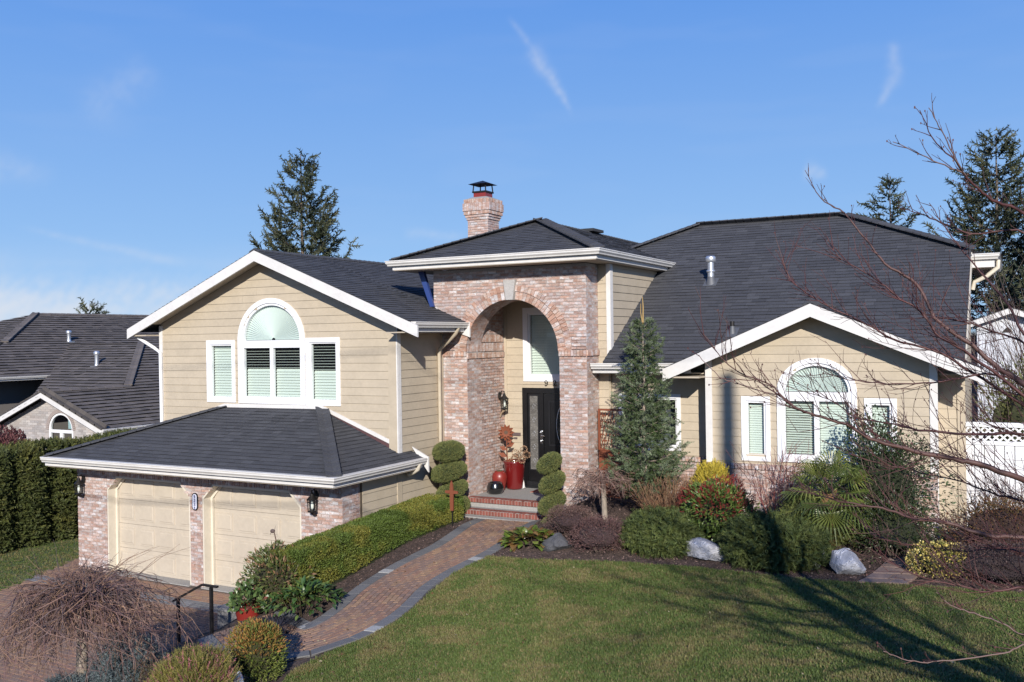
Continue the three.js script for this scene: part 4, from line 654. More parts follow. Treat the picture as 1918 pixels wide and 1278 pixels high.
{
  const P = front(RGZ), w = hold('gable_wall', house), x0 = -5.25, x1 = -1.17, top = (u) => RGY - 0.17 - Math.abs(u - RGX) * RGS;
  const arch = (y) => y > 4.04 ? (y < 4.6 ? [-3.19 - 0.64 * Math.sqrt(Math.max(0, 1 - ((y - 4.04) / 0.56) ** 2)), -3.19 + 0.64 * Math.sqrt(Math.max(0, 1 - ((y - 4.04) / 0.56) ** 2))] : null) : y > 2.7 ? [-3.83, -2.55] : null, wins = [[-4.52, -4.1, 2.78, 3.88], [-2.29, -1.87, 2.78, 3.88]];
  backing('wall_core', P, [[x0, 1.0], [x1, 1.0], [x1, top(x1)], [RGX, top(RGX)], [x0, top(x0)]], [...wins.map(q => rectPts(...q)), [[-3.83, 2.78], [-2.55, 2.78], ...arcPts(-3.19, 4.04, 0.64, 0.56, 20)]], 0.15, M.tan, w);
  siding(w, P, x0 + 0.1, x1 - 0.1, 2.69, 5.6, { left: (y) => Math.max(x0 + 0.1, RGX - (RGY - 0.17 - y) / RGS), right: (y) => Math.min(x1 - 0.1, RGX + (RGY - 0.17 - y) / RGS), holes: [...wins.map(([a, b, c, d]) => [a - 0.02, b + 0.02, c, d]), arch], exp: 0.158 });
  windowRect(P, ...wins[0], { trim: 0.085, pitch: 0.045, sash: 0.06 }); windowRect(P, ...wins[1], { trim: 0.085, pitch: 0.045, sash: 0.06 });
  windowArch(P, -3.83, -2.55, 2.8, 4.04, 4.6, { trim: 0.095, pitch: 0.045, rays: 32, ang: [0.55, 1.15] });
  pc('corner_board', g => { g.box(x0 - 0.03, x0 + 0.1, 2.64, top(x0) + 0.02, RGZ, RGZ + 0.032); g.box(x0 - 0.032, x0, 2.64, top(x0), RGZ - 0.5, RGZ - 0.001); }, M.white, house);
  pc('corner_board', g => { g.box(x1 - 0.1, x1 + 0.03, 1.5, top(x1) + 0.02, RGZ, RGZ + 0.032); }, M.white, house);
  pc('wall_core', g => { g.box(x0, x0 + 0.15, 1.0, top(x0), -18.42, RGZ - 0.15); g.box(x1 - 0.15, x1, 1.0, top(x1), -18.42, RGZ - 0.15); }, M.tan, house);
  brickRect(P, x0 - 0.05, x1 + 0.02, 1.3, 2.55, w, { w0: 0.06, depth: 0.1 }); brickRect(P, x0 - 0.06, x1 + 0.03, 2.555, 2.66, w, { soldier: true, w0: 0.1, depth: 0.13 });
  pc('mortar_bed', g => { g.box(x0 - 0.045, x1 + 0.015, 1.2, 2.6, RGZ - 0.001, RGZ + 0.05); }, M.mortar, w);
  const F = RGZ + 0.45, n1 = v3(RGS, 1, 0).normalize(), n2 = v3(-RGS, 1, 0).normalize(), zAt = (y) => -17.9 - (y - 4.6) / 0.59, xr = -0.42, yr = RGY - (xr - RGX) * RGS, xl = -5.98;
  const g = roofPlane('right_gable_roof', [v3(xr, yr, F), v3(RGX, RGY, F), v3(RGX, RGY, zAt(RGY)), v3(xr, yr, zAt(yr))], v3(0, 0, 1), { slab: 0.1 });
  roofPlane('right_gable_roof', [v3(xl, yr, F), v3(RGX, RGY, F), v3(RGX, RGY, zAt(RGY)), v3(xl, yr, zAt(yr))], v3(0, 0, 1), { slab: 0.1, parent: g });
  capLine(v3(RGX, RGY, F), v3(RGX, RGY, zAt(RGY)), n1, n2, g);
  for (const ex of [xl - 0.02, xr + 0.02]) { const y = RGY - Math.abs(ex - RGX) * RGS; pc('rake_board', k => k.hexa([v3(RGX, RGY - 0.25, F - 0.03), v3(ex, y - 0.25, F - 0.03), v3(ex, y - 0.012, F - 0.03), v3(RGX, RGY - 0.012, F - 0.03), v3(RGX, RGY - 0.25, F + 0.012), v3(ex, y - 0.25, F + 0.012), v3(ex, y - 0.012, F + 0.012), v3(RGX, RGY - 0.012, F + 0.012)]), M.white, house); }
  pc('rake_soffit', k => { for (const ex of [xl + 0.05, xr - 0.05]) { const y = RGY - Math.abs(ex - RGX) * RGS; k.hexa([v3(RGX, RGY - 0.17, RGZ + 0.02), v3(ex, y - 0.17, RGZ + 0.02), v3(ex, y - 0.14, RGZ + 0.02), v3(RGX, RGY - 0.14, RGZ + 0.02), v3(RGX, RGY - 0.17, F - 0.032), v3(ex, y - 0.17, F - 0.032), v3(ex, y - 0.14, F - 0.032), v3(RGX, RGY - 0.14, F - 0.032)]); } }, M.soffit, house);
  pc('rake_soffit', k => { k.box(xl + 0.02, x0 - 0.035, 4.3, 4.33, -18.4, F - 0.04); }, M.soffit, house);
}
// ---- chimney
{
  const ch = hold('chimney', house), zf = -22, w = 0.64, d = 0.62, x0 = -13.1, y0 = 6.6;
  const stage = (o, a, b, sol, warm) => { brickRect(front(zf + o), x0 - o, x0 + w + o, a, b, ch, { soldier: sol, warm }); brickRect(side(x0 + w + o), -zf - o, -zf + d + o, a, b, ch, { soldier: sol, warm }); pc('mortar_bed', g => g.box(x0 - o, x0 + w + o - 0.012, a, b, zf - d - o, zf + o - 0.012), M.mortar, ch); };
  stage(0, y0, 8.37, false); stage(0.025, 8.37, 8.44, false); stage(0.05, 8.44, 8.51, false); stage(0.08, 8.51, 8.61, true, true); stage(0.1, 8.61, 8.83, true); stage(0.075, 8.83, 8.94, true, true);
  pc('crown', g => g.hexa([v3(x0 - 0.05, 8.94, zf + 0.05), v3(x0 + w + 0.05, 8.94, zf + 0.05), v3(x0 + w + 0.05, 8.94, zf - d - 0.05), v3(x0 - 0.05, 8.94, zf - d - 0.05), v3(x0 + 0.1, 9.01, zf - 0.1), v3(x0 + w - 0.1, 9.01, zf - 0.1), v3(x0 + w - 0.1, 9.01, zf - d + 0.1), v3(x0 + 0.1, 9.01, zf - d + 0.1)]), M.concrete, ch);
  const cx = x0 + w / 2, cz = zf - d / 2;
  pc('flue', g => g.box(cx - 0.19, cx + 0.19, 8.99, 9.13, cz - 0.19, cz + 0.19), M.redMatte, ch);
  pc('flue_cap', g => { g.box(cx - 0.22, cx + 0.22, 9.13, 9.17, cz - 0.22, cz + 0.22); for (const a of [-1, 1]) for (const b of [-1, 1]) g.bar(v3(cx + a * 0.2, 9.16, cz + b * 0.2), v3(cx + a * 0.18, 9.38, cz + b * 0.18), 0.025, 0.025, v3(1, 0, 0)); const e = 0.3, t = v3(cx, 9.48, cz), q = [v3(cx - e, 9.36, cz + e), v3(cx + e, 9.36, cz + e), v3(cx + e, 9.36, cz - e), v3(cx - e, 9.36, cz - e)]; for (let i = 0; i < 4; i++) { g.tri(q[i], q[(i + 1) % 4], t); g.tri(q[(i + 1) % 4], q[i], v3(cx, 9.37, cz)); } }, M.iron, ch);
}
// ---- wall lanterns
function lantern(x, y, z, out, tail) {
  const l = hold('wall_lantern', house), side_ = v3(-out.z, 0, out.x), B = (p, s, h, o) => v3(x, y, z).addScaledVector(side_, s).addScaledVector(out, o).add(v3(0, h, 0)), c = B(0, 0, 0, 0.14);
  pc('back_plate', g => { const q = arcPts(0, 0.16, 0.055, 0.09, 16, 0, Math.PI * 2 * 15 / 16).map(([u, v]) => B(0, u, v, 0.03)); g.poly(q, out, 0.03); g.tube([B(0, 0, 0.18, 0.03), B(0, 0, 0.27, 0.07), B(0, 0, 0.26, 0.14), B(0, 0, 0.2, 0.14)], [0.014, 0.012], 8); }, M.iron, l);
  pc('lantern_roof', g => g.lathe(c.x, c.y, c.z, [[0.001, 0.24], [0.02, 0.22], [0.04, 0.16], [0.10, 0.095], [0.105, 0.08], [0.08, 0.08]], 12), M.iron, l);
  pc('cage', g => { for (let k = 0; k < 6; k++) { const a = k / 6 * 6.2832 + 0.3; g.bar(v3(c.x + 0.088 * Math.cos(a), c.y + 0.085, c.z + 0.088 * Math.sin(a)), v3(c.x + 0.078 * Math.cos(a), c.y - 0.14, c.z + 0.078 * Math.sin(a)), 0.011, 0.011, v3(1, 0, 0)); } g.lathe(c.x, c.y - 0.15, c.z, [[0.03, -0.01], [0.088, 0], [0.088, 0.018], [0.02, 0.02]], 12); g.lathe(c.x, c.y + 0.03, c.z, [[0.084, 0], [0.088, 0.006], [0.084, 0.012]], 12); }, M.iron, l);
  pc('lantern_glass', g => g.lathe(c.x, c.y - 0.13, c.z, [[0.068, 0], [0.078, 0.21]], 12), M.glass, l);
  pc('bulb', g => g.lathe(c.x, c.y - 0.1, c.z, [[0.001, 0], [0.03, 0.02], [0.034, 0.07], [0.02, 0.14], [0.014, 0.18]], 10), std([0.75, 0.74, 0.68]), l);
  pc('tail_bracket', g => g.tube([B(0, 0, -0.16, 0.14), B(0, 0, -0.2, 0.1), B(0, 0, -0.2 - tail * 0.5, 0.04), B(0, 0, -0.2 - tail, 0.02)], [0.035, 0.015], 8), tail > 0.1 ? std([0.30, 0.22, 0.14]) : M.iron, l);
}
lantern(-18.62, 1.9, GZ, v3(0, 0, 1), 0.04); lantern(-11.86, 2.0, GZ, v3(0, 0, 1), 0.04); lantern(-10.6, 3.62, -19.12, v3(1, 0, 0), 0.14);
for (const k in pools) pools[k].finish(house);

// ---------------------------------------------------------------- paving
const rp = rng(21);
const PAV = [[0.31, 0.195, 0.145], [0.33, 0.21, 0.15], [0.28, 0.185, 0.145], [0.36, 0.235, 0.155], [0.29, 0.20, 0.16], [0.32, 0.19, 0.14], [0.265, 0.18, 0.15]];
const pave = () => ((c) => [c[0] * 1.02, c[1] * 0.98, c[2] * 0.90])(shade(PAV[Math.floor(rp() * PAV.length)], 0.90 + 0.16 * rp()));
{ // front walk
  const walk = struct('front_walk', (() => { const g = new G(), at = (s, o) => { const p = pathCurve.getPointAt(s), t = pathCurve.getTangentAt(s), q = p.addScaledVector(v3(-t.z, 0, t.x), o); q.y = groundH(q.x, q.z) + 0.014; return q; }; for (let i = 0; i < 120; i++) { const a = i / 120, b = (i + 1) / 120; for (let k = 0; k < 8; k++) { const o = lerp(-PATH_W / 2, PATH_W / 2, k / 8), e = lerp(-PATH_W / 2, PATH_W / 2, (k + 1) / 8); g.quad(at(a, o), at(b, o), at(b, e), at(a, e)); } } return g.geo(); })(), M.joint);
  const pool = new Pool('paver', 'pavers', M.paver), edge = new Pool('border_paver', 'border_pavers', M.paver, 200), L = pathCurve.getLength(), PH = (x, z) => Math.max(groundH(x, z), x < -10.3 ? 0 : 0);
  const at = (d, o, up) => { const u = clamp(d / L), p = pathCurve.getPointAt(u), t = pathCurve.getTangentAt(u), q = p.addScaledVector(v3(-t.z, 0, t.x), o); q.y = PH(q.x, q.z) + up; return q; };
  const cell = (pl, d0, d1, o0, o1, c, j = 0.005) => { const h = 0.030 + 0.004 * rp(), a = d0 + j, b = d1 - j, e = o0 + j, f = o1 - j, k = 0.004; pl.add([[at(a, e, 0), at(b, e, 0), at(b, f, 0), at(a, f, 0), at(a + k, e + k, h), at(b - k, e + k, h), at(b - k, f - k, h), at(a + k, f - k, h)]], c, walk); };
  const B = PATH_W / 2 - 0.24, rows = 10, w = 2 * B / rows;
  for (let r = 0; r < rows; r++) for (let d = -(r % 2) * 0.105; d < L - 0.02; d += 0.21) if (d + 0.21 > 0.02) cell(pool, Math.max(0, d), Math.min(L, d + 0.21), -B + r * w, -B + (r + 1) * w, pave());
  for (const s of [-1, 1]) for (let d = 0; d < L - 0.05; d += 0.34) { const lite = [10, 21].includes(Math.round(d / 0.34)) && s > 0 || [7, 17].includes(Math.round(d / 0.34)) && s < 0; const c = lite ? [0.42, 0.42, 0.40] : shade([0.165, 0.164, 0.163], 0.88 + 0.24 * rp()); cell(edge, d, Math.min(L, d + (lite ? 0.16 : 0.34)), s > 0 ? B + 0.005 : -PATH_W / 2, s > 0 ? PATH_W / 2 : -B - 0.005, c, 0.003); if (lite) cell(edge, d + 0.16, Math.min(L, d + 0.34), s > 0 ? B + 0.005 : -PATH_W / 2, s > 0 ? PATH_W / 2 : -B - 0.005, shade([0.165, 0.164, 0.163], 1), 0.003); }
  pool.finish(walk); edge.finish(walk);
}
{ // driveway: running bond with a grey band before the doors
  const inside = (x, z) => (z > -14.3 || (x < -18.88 && z > -15.2)) && x < driveEdge(z) + 0.02 && x > (z > -14.9 ? -19.75 + (z + 14.9) * 0.42 - 0.05 : -19) && x > -22 && !(z < -14.9 && x < -19.75);
  const drive = struct('driveway', patchSheet((x, z) => inside(x, z), -20, -11.2, -15.3, -3, 0.15, (x, z) => 0.012), M.joint);
  const pool = new Pool('paver', 'pavers', M.paver), rnd = rng(22);
  let r = 0; for (let z = -15.16; z < -4.2; z += 0.105, r++) for (let x = -20.2 + (r % 2) * 0.105; x < -11.3; x += 0.21) {
    if (!inside(x + 0.1, z + 0.05)) continue; const h = 0.026 + 0.004 * rnd(), j = 0.004, k = 0.004, band = z > -13.35 && z < -12.92 || (z > -12.92 && x > driveEdge(z) - 0.35 && z < -10.9), apron = z < -13.98 && x > -18.9;
    if (apron) continue;
    const c = band ? shade([0.20, 0.20, 0.205], 0.85 + 0.3 * rnd()) : shade(pave(), 0.98);
    pool.add([[v3(x + j, 0, z + j), v3(x + 0.21 - j, 0, z + j), v3(x + 0.21 - j, 0, z + 0.105 - j), v3(x + j, 0, z + 0.105 - j), v3(x + j + k, h, z + j + k), v3(x + 0.21 - j - k, h, z + j + k), v3(x + 0.21 - j - k, h, z + 0.105 - j - k), v3(x + j + k, h, z + 0.105 - j - k)]], c, drive);
  }
  pool.finish(drive);
  struct('garage_apron', (() => { const g = new G(); for (const [a, b] of [[-17.86, -15.28], [-14.92, -12.26]]) g.box(a, b, -0.02, 0.032, -14.4, -14.0); return g.geo(); })(), M.concrete);
}
{ // stepping path in the bed at the right
  const p = struct('stepping_path', (() => { const g = new G(); const y = (x, z) => groundH(x, z) + 0.008, q = (x, z) => v3(x, y(x, z), z); for (let i = 0; i < 12; i++) { const a = i / 12, b = (i + 1) / 12, L = (t) => [lerp(-2.13, -1.62, t), lerp(-14.98, -17.3, t)], R = (t) => [lerp(-1.44, -1.0, t), lerp(-15.18, -17.3, t)]; g.quad(q(...L(a)), q(...R(a)), q(...R(b)), q(...L(b))); } return g.geo(); })(), M.joint);
  for (let i = 0; i < 7; i++) for (let k = 0; k < 2; k++) { const t0 = i / 7 + 0.008, t1 = (i + 1) / 7 - 0.008, s0 = k / 2 + (i % 2 ? 0 : 0.12 * (k ? 1 : 0)) + 0.015, s1 = (k + 1) / 2 + (i % 2 ? 0 : 0.12 * (k ? 0 : 1)) - 0.015, q = (s, t, u) => { const x = lerp(lerp(-2.13, -1.62, t), lerp(-1.44, -1.0, t), s), z = lerp(lerp(-14.98, -17.3, t), lerp(-15.18, -17.3, t), s); return v3(x, groundH(x, z) + u, z); }; const g = new G(); g.col = shade([0.30, 0.21, 0.17], 0.85 + 0.3 * rp()); g.hexa([q(s0, t0, 0), q(s1, t0, 0), q(s1, t1, 0), q(s0, t1, 0), q(s0, t0, 0.045), q(s1, t0, 0.045), q(s1, t1, 0.045), q(s0, t1, 0.045)]); part('paver', g.geo(), M.paver, p); }
}
{ // garden steps from the driveway with a cheek wall
  const st = thing('garden_steps', 'grey stone garden steps with low side wall beside the black handrail', 'steps', [-11.6, 0, -11.4]);
  const tones = [0.9, 1.05, 0.8];
  [[-12.12, -11.72, 0.16], [-11.74, -11.3, 0.32], [-11.34, -10.4, 0.46]].forEach(([a, b, h], i) => pc('step', g => { g.col = shade([0.17, 0.165, 0.165], tones[i]); g.box(a, b, 0, h, -11.72, -10.86); }, M.paver, st));
  pc('cheek_wall', g => { g.col = [0.16, 0.155, 0.155]; g.box(-12.12, -10.7, 0, 0.52, -12.02, -11.73); }, M.paver, st);
  pc('coping', g => { g.col = [0.24, 0.235, 0.23]; g.box(-12.14, -10.68, 0.52, 0.57, -12.05, -11.7); }, M.paver, st);
  const rail = thing('handrail', 'black metal handrail on two posts by the driveway steps', 'handrail', [-11.7, 0, -10.86]);
  pc('post', g => g.bar(v3(-12.11, 0, -10.87), v3(-12.11, 0.93, -10.87), 0.045, 0.045, v3(0, 0, 1)), M.iron, rail);
  pc('post', g => g.bar(v3(-11.36, 0.3, -10.87), v3(-11.36, 1.2, -10.87), 0.045, 0.045, v3(0, 0, 1)), M.iron, rail);
  pc('rail', g => { g.bar(v3(-12.22, 0.88, -10.87), v3(-11.55, 1.225, -10.87), 0.05, 0.03, v3(0, 1, 0)); g.bar(v3(-11.56, 1.222, -10.87), v3(-11.22, 1.222, -10.87), 0.05, 0.03, v3(0, 1, 0)); }, M.iron, rail);
}
// ---------------------------------------------------------------- grass and bark chips
const tuft = (() => { const g = new G(), r = rng(5); for (let i = 0; i < 7; i++) { const a = r() * 6.28, l = 0.035 + 0.03 * r(), o = 0.022, b = v3((r() - 0.5) * o * 2, 0, (r() - 0.5) * o * 2), d = v3(Math.cos(a) * 0.55, 1, Math.sin(a) * 0.55).multiplyScalar(l), s = v3(Math.sin(a), 0, -Math.cos(a)).multiplyScalar(0.0035); const m = b.clone().addScaledVector(d, 0.55).add(v3(0, l * 0.1, 0)); g.tri(b.clone().sub(s), b.clone().add(s), m.clone().add(s)); g.tri(b.clone().sub(s), m.clone().add(s), m.clone().sub(s)); g.tri(m.clone().sub(s), m.clone().add(s), b.clone().add(d).add(v3(0, -l * 0.15, 0))); } return g.geo(); })();
function grassOn(inside, x0, x1, z0, z1, per, seed, parentName, label) {
  const r = rng(seed), list = [], n = (x1 - x0) * (z1 - z0) * per, pad = 0.03;
  for (let i = 0; i < n; i++) {
    const x = lerp(x0, x1, r()), z = lerp(z0, z1, r()); if (!inside(x, z)) continue;
    const d = Math.hypot(x, z, 3.5); if (r() > clamp(13 / d, 0.25, 1) ) continue;
    const a = smooth(0.42, 0.75, fbm(x * 2.6 + 30, z * 2.6 + 60, 61, 4)), b = fbm(x * 5 + 9, z * 5 + 7, 62, 2), k = 0.75 + 0.5 * r();
    const c = r() < 0.14 + 0.5 * a * b * 1.6 ? [0.21 * k, 0.175 * k, 0.075 * k] : mixc([0.102 * k, 0.142 * k, 0.034 * k], [0.165 * k, 0.172 * k, 0.054 * k], a);
    list.push([v3(x, groundH(x, z) + 0.008, z), new THREE.Quaternion().setFromEuler(_e.set((r() - 0.5) * 0.5, r() * 6.28, (r() - 0.5) * 0.5)), 0.6 + 0.5 * r(), c]);
  }
  const m = scatter(parentName, tuft, M.leaf, list, scene); tag(m, label, 'grass', null, 'stuff'); return list.length;
}
console.log('grass', grassOn(onLawn, -8.7, 3.2, -15.4, -8.6, 2300, 31, 'lawn_grass', 'short patchy winter grass on the front lawn'));
console.log('grass2', grassOn(onStrip, -23.5, -17.5, -17, -10.5, 700, 32, 'strip_grass', 'short green grass between tall hedge and driveway'));
{
  const r = rng(33), chip = new G().hexa([v3(-0.02, 0, -0.006), v3(0.02, 0, -0.008), v3(0.022, 0, 0.008), v3(-0.018, 0, 0.006), v3(-0.017, 0.008, -0.005), v3(0.017, 0.01, -0.006), v3(0.018, 0.007, 0.006), v3(-0.015, 0.009, 0.005)]).geo(), list = [];
  for (let i = 0; i < 60000; i++) {
    const left = i < 9000, x = left ? lerp(-11.2, -9.7, r()) : lerp(-8.6, 1.5, r()), z = left ? lerp(-17.2, -11, r()) : lerp(-17.8, -14.7, r());
    if (left ? nearPath(x, z, 0.74) : z > bedZ(x) + 0.03) continue; if (x < driveEdge(z) + 0.1 || (x > -12.2 && x < -10.4 && z > -12.1)) continue;
    const k = 0.5 + 1.1 * r() * r() + (r() < 0.02 ? 3 : 0); list.push([v3(x, groundH(x, z) + 0.003 * r(), z), new THREE.Quaternion().setFromEuler(_e.set((r() - 0.5), r() * 6.28, (r() - 0.5))), 0.5 + 1.0 * r(), [0.075 * k, 0.05 * k, 0.042 * k]]);
  }
  tag(scatter('bark_mulch', chip, std([1, 1, 1], { roughness: 1 }), list, scene), 'dark bark mulch over the planting beds', 'mulch', null, 'stuff');
}

// ---------------------------------------------------------------- plants: builders
const sprigFlat = sprigGeo(1, 30, 0.34, 0.05, 23, 1), leafS = leafGeo(1, 0.5), leafL = leafGeo(1, 0.34, 0.2, 0.45), leafR = leafGeo(1, 0.75, 0.15, 0.55);
const ellipsoid = (g, cx, cy, cz, rx, ry, rz, seed, bump = 0.15, nu = 20, nv = 12) => {
  const P = (i, j) => { const a = i / nu * 6.2832, b = -1.3 + (j / nv) * 2.87, k = 1 + bump * (fbm(Math.cos(a) * 2 + 9, Math.sin(a) * 2 + b * 2 + 9, seed, 3) - 0.5) * 2; return v3(cx + rx * k * Math.cos(a) * Math.cos(b), cy + ry * k * Math.sin(b), cz + rz * k * Math.sin(a) * Math.cos(b)); };
  for (let i = 0; i < nu; i++) for (let j = 0; j < nv; j++) g.quad(P(i, j), P(i, j + 1), P(i + 1, j + 1), P(i + 1, j));
};
// leaves through the outer half of a lumpy mound
function foliage(parent, name, { x, y, z, rx, ry, rz, n, geo, mat, size, col, up = 0.5, out = 1, inner = 0.55, bump = 0.35, seed, low = -0.35, freq = 2.2, flatY = 1 }) {
  const r = rng(seed), list = [];
  for (let i = 0; i < n; i++) {
    const d = rdir(r); if (d.y < low) { d.y = -d.y; }
    const k = (1 + bump * 2 * (fbm(d.x * freq + 20, d.z * freq + d.y * freq * 1.3 + 20, seed, 3) - 0.5)), t = lerp(inner, 1, Math.pow(r(), 0.5)) * k;
    const p = v3(x + d.x * rx * t, y + d.y * ry * t, z + d.z * rz * t), dir = d.clone().multiply(v3(1, flatY, 1)).addScaledVector(v3(r() - 0.5, 0, r() - 0.5), 1 - flatY).multiplyScalar(out).add(v3(0, up, 0)).addScaledVector(rdir(r), 0.75).normalize();
    list.push([p, rollQ(dir, r() * 6.28), (typeof size === 'number' ? size : lerp(size[0], size[1], r())) * (0.75 + 0.5 * r()), col(r, t / k, d, p)]);
  }
  return scatter(name, geo, mat, list, parent);
}
const jitter = (c, r, a = 0.3) => shade(c, 1 - a + 2 * a * r());
// bendy twig from a point; returns its points
function twigPts(p, d, len, n, r, { droop = 0, wob = 0.25 } = {}) { const pts = [p.clone()], q = p.clone(), v = d.clone().normalize(); for (let i = 0; i < n; i++) { v.addScaledVector(rdir(r), wob).add(v3(0, -droop, 0)).normalize(); q.addScaledVector(v, len / n); pts.push(q.clone()); } return pts; }
function shrub(name, label, category, x, z, o) {
  const y = groundH(x, z), t = thing(name, label, category, [x, y, z], o.group);
  pc('stems', g => { const r = rng(o.seed + 5); for (let i = 0; i < (o.stems ?? 26); i++) { const a = r() * 6.28, k = Math.sqrt(r()), e = v3(Math.cos(a) * k * o.rx * 0.8, o.h * (0.45 + 0.45 * r()), Math.sin(a) * k * o.rz * 0.8), b = v3(x + e.x * 0.15, y - 0.03, z + e.z * 0.15); g.tube(twigPts(b, e, e.length() * 0.95, 5, r, { wob: 0.12 }), [0.011, 0.004], 4); } }, o.stemMat || M.bark, t);
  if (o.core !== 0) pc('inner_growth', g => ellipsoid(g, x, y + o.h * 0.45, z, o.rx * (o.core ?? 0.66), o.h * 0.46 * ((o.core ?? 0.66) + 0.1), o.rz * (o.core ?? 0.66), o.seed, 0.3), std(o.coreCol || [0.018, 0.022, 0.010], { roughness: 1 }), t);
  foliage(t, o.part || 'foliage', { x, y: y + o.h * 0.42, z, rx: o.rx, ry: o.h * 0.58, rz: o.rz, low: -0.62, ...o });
  return t;
}

// ---- lawn-side hedge and topiary
{
  const t = thing('box_hedge', 'long clipped box hedge along the garage side wall, golden along its top', 'hedge', [-10.7, 1.0, -14.5]), r = rng(101), list = [];
  const Lx = (z) => -11.12, Rx = (z) => z < -15 ? lerp(-10.12, -10.42, clamp((z + 16.6) / 1.6)) : lerp(-10.42, -10.45, clamp((z + 15) / 3)), top = (z) => lerp(1.84, 1.60, (z + 16.7) / 4.8), z0 = -16.65, z1 = -11.95;
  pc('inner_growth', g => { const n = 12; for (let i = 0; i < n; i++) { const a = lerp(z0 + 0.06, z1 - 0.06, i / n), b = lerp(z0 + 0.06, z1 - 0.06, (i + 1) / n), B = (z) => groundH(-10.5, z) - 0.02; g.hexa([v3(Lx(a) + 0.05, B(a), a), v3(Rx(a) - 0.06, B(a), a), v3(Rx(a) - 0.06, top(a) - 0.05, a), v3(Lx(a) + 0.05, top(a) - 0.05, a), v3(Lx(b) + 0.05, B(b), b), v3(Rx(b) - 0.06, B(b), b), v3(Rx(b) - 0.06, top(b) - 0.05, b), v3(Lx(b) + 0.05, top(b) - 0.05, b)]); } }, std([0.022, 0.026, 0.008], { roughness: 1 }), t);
  for (let i = 0; i < 46000; i++) {
    const f = r(), z = lerp(z0, z1, r()), s = r(); let p, n;
    const round = 0.06 * (r()) ;
    if (f < 0.38) { p = v3(lerp(Lx(z), Rx(z), s), top(z) - 0.05 * Math.pow(Math.abs(s - 0.5) * 2, 6), z); n = v3(0, 1, 0); }
    else if (f < 0.86) { const h = Math.pow(s, 0.85); p = v3(Rx(z) - 0.05 * Math.pow(h, 8) - 0.04 * Math.pow(1 - h, 6), lerp(groundH(-10.3, z) + 0.05, top(z), h), z); n = v3(1, 0, 0); }
    else if (f < 0.95) { p = v3(lerp(Lx(z1), Rx(z1), s), lerp(groundH(-10.6, z1) + 0.05, top(z1), r()), z1); n = v3(0, 0, 1); }
    else { p = v3(Rx(z0) - r() * 0.6, lerp(groundH(-10.5, z0) + 0.05, top(z0), r()), z0); n = v3(0, 0, -1); }
    p.addScaledVector(n, 0.035 * (fbm(p.z * 4 + 30, p.y * 6 + p.x * 4 + 60, 7, 3) - 0.5) * 2 - round * 0.8).addScaledVector(rdir(r), 0.008);
    const gold = smooth(0.35, 0.65, fbm(p.z * 2.5 + 10, p.y * 3 + p.x * 2, 19, 3)) * 0.42;
    list.push([p, rollQ(n.clone().addScaledVector(rdir(r), 0.9).add(v3(0, 0.3, 0)).normalize(), r() * 6.28), 0.024 + 0.016 * r(), jitter(mixc([0.085, 0.125, 0.022], [0.30, 0.22, 0.04], gold * (0.4 + 0.8 * r())), r, 0.35)]);
  }
  scatter('foliage', leafR, M.leaf, list, t);
}
function topiary(label, x, z, y0, pads, seed) {          // pads: [height, radius, half thickness, tilt, sideways offset]
  const t = thing('spiral_topiary', label, 'topiary', [x, y0, z], 'clipped spiral evergreens either side of the entry steps'), r = rng(seed), H = pads[pads.length - 1][0];
  pc('trunk', g => g.tube([v3(x, y0 - 0.05, z), v3(x, y0 + H * 0.5, z), v3(x, y0 + H, z)], [0.04, 0.02], 7), M.bark, t);
  const ax = v3(x, 0, z).normalize(), sd = v3(-ax.z, 0, ax.x).multiplyScalar(1);   // across the walk
  pads.forEach(([h, R, th, tilt, off], k) => {
    const c = v3(x, y0 + h, z).addScaledVector(sd, off), q = new THREE.Quaternion().setFromAxisAngle(ax, -tilt), P = (a, b, s) => { const e = 2.3, cb = Math.sign(Math.cos(b)) * Math.pow(Math.abs(Math.cos(b)), 2 / e), sb = Math.sign(Math.sin(b)) * Math.pow(Math.abs(Math.sin(b)), 2 / e * 1.15), m = 1 + 0.05 * (fbm(Math.cos(a) * 3 + 9 + k * 5, Math.sin(a) * 3 + b * 2 + 9, seed, 3) - 0.5) * 2; return v3(Math.cos(a) * cb * R * s * m, sb * th * s * m, Math.sin(a) * cb * R * s * m).applyQuaternion(q).add(c); };
    const pad = hold('pad', t);
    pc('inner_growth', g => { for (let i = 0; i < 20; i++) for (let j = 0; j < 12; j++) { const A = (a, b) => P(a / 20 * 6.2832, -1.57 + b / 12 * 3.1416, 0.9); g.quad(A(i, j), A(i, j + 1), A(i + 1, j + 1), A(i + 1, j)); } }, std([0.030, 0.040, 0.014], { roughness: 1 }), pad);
    const list = [], n = Math.round(21000 * R * (R * 0.6 + th));
    for (let i = 0; i < n; i++) { const a = r() * 6.2832, b = Math.asin(r() * 2 - 1), p = P(a, b, 0.93 + 0.06 * r()), d = p.clone().sub(c).applyQuaternion(q.clone().invert()); d.y *= R / th * 0.8; d.normalize().applyQuaternion(q).addScaledVector(rdir(r), 0.45).normalize(); list.push([p, rollQ(d, r() * 6.28), 0.034 + 0.02 * r(), jitter(mixc([0.085, 0.115, 0.036], [0.21, 0.21, 0.065], Math.pow(r(), 1.2)), r, 0.28)]); }
    scatter('foliage', sprigTop, M.needle, list, pad);
  });
}
const sprigTop = sprigGeo(1, 10, 0.7, 0.13, 3);
topiary('spiral topiary left of the steps, at the end of the box hedge', -10.72, -17.1, 1.28, [[0.22, 0.29, 0.17, 0.45, 0.12], [0.57, 0.35, 0.165, 0.42, 0.03], [0.99, 0.385, 0.175, 0.26, -0.03], [1.42, 0.325, 0.20, 0.08, -0.02]], 111);
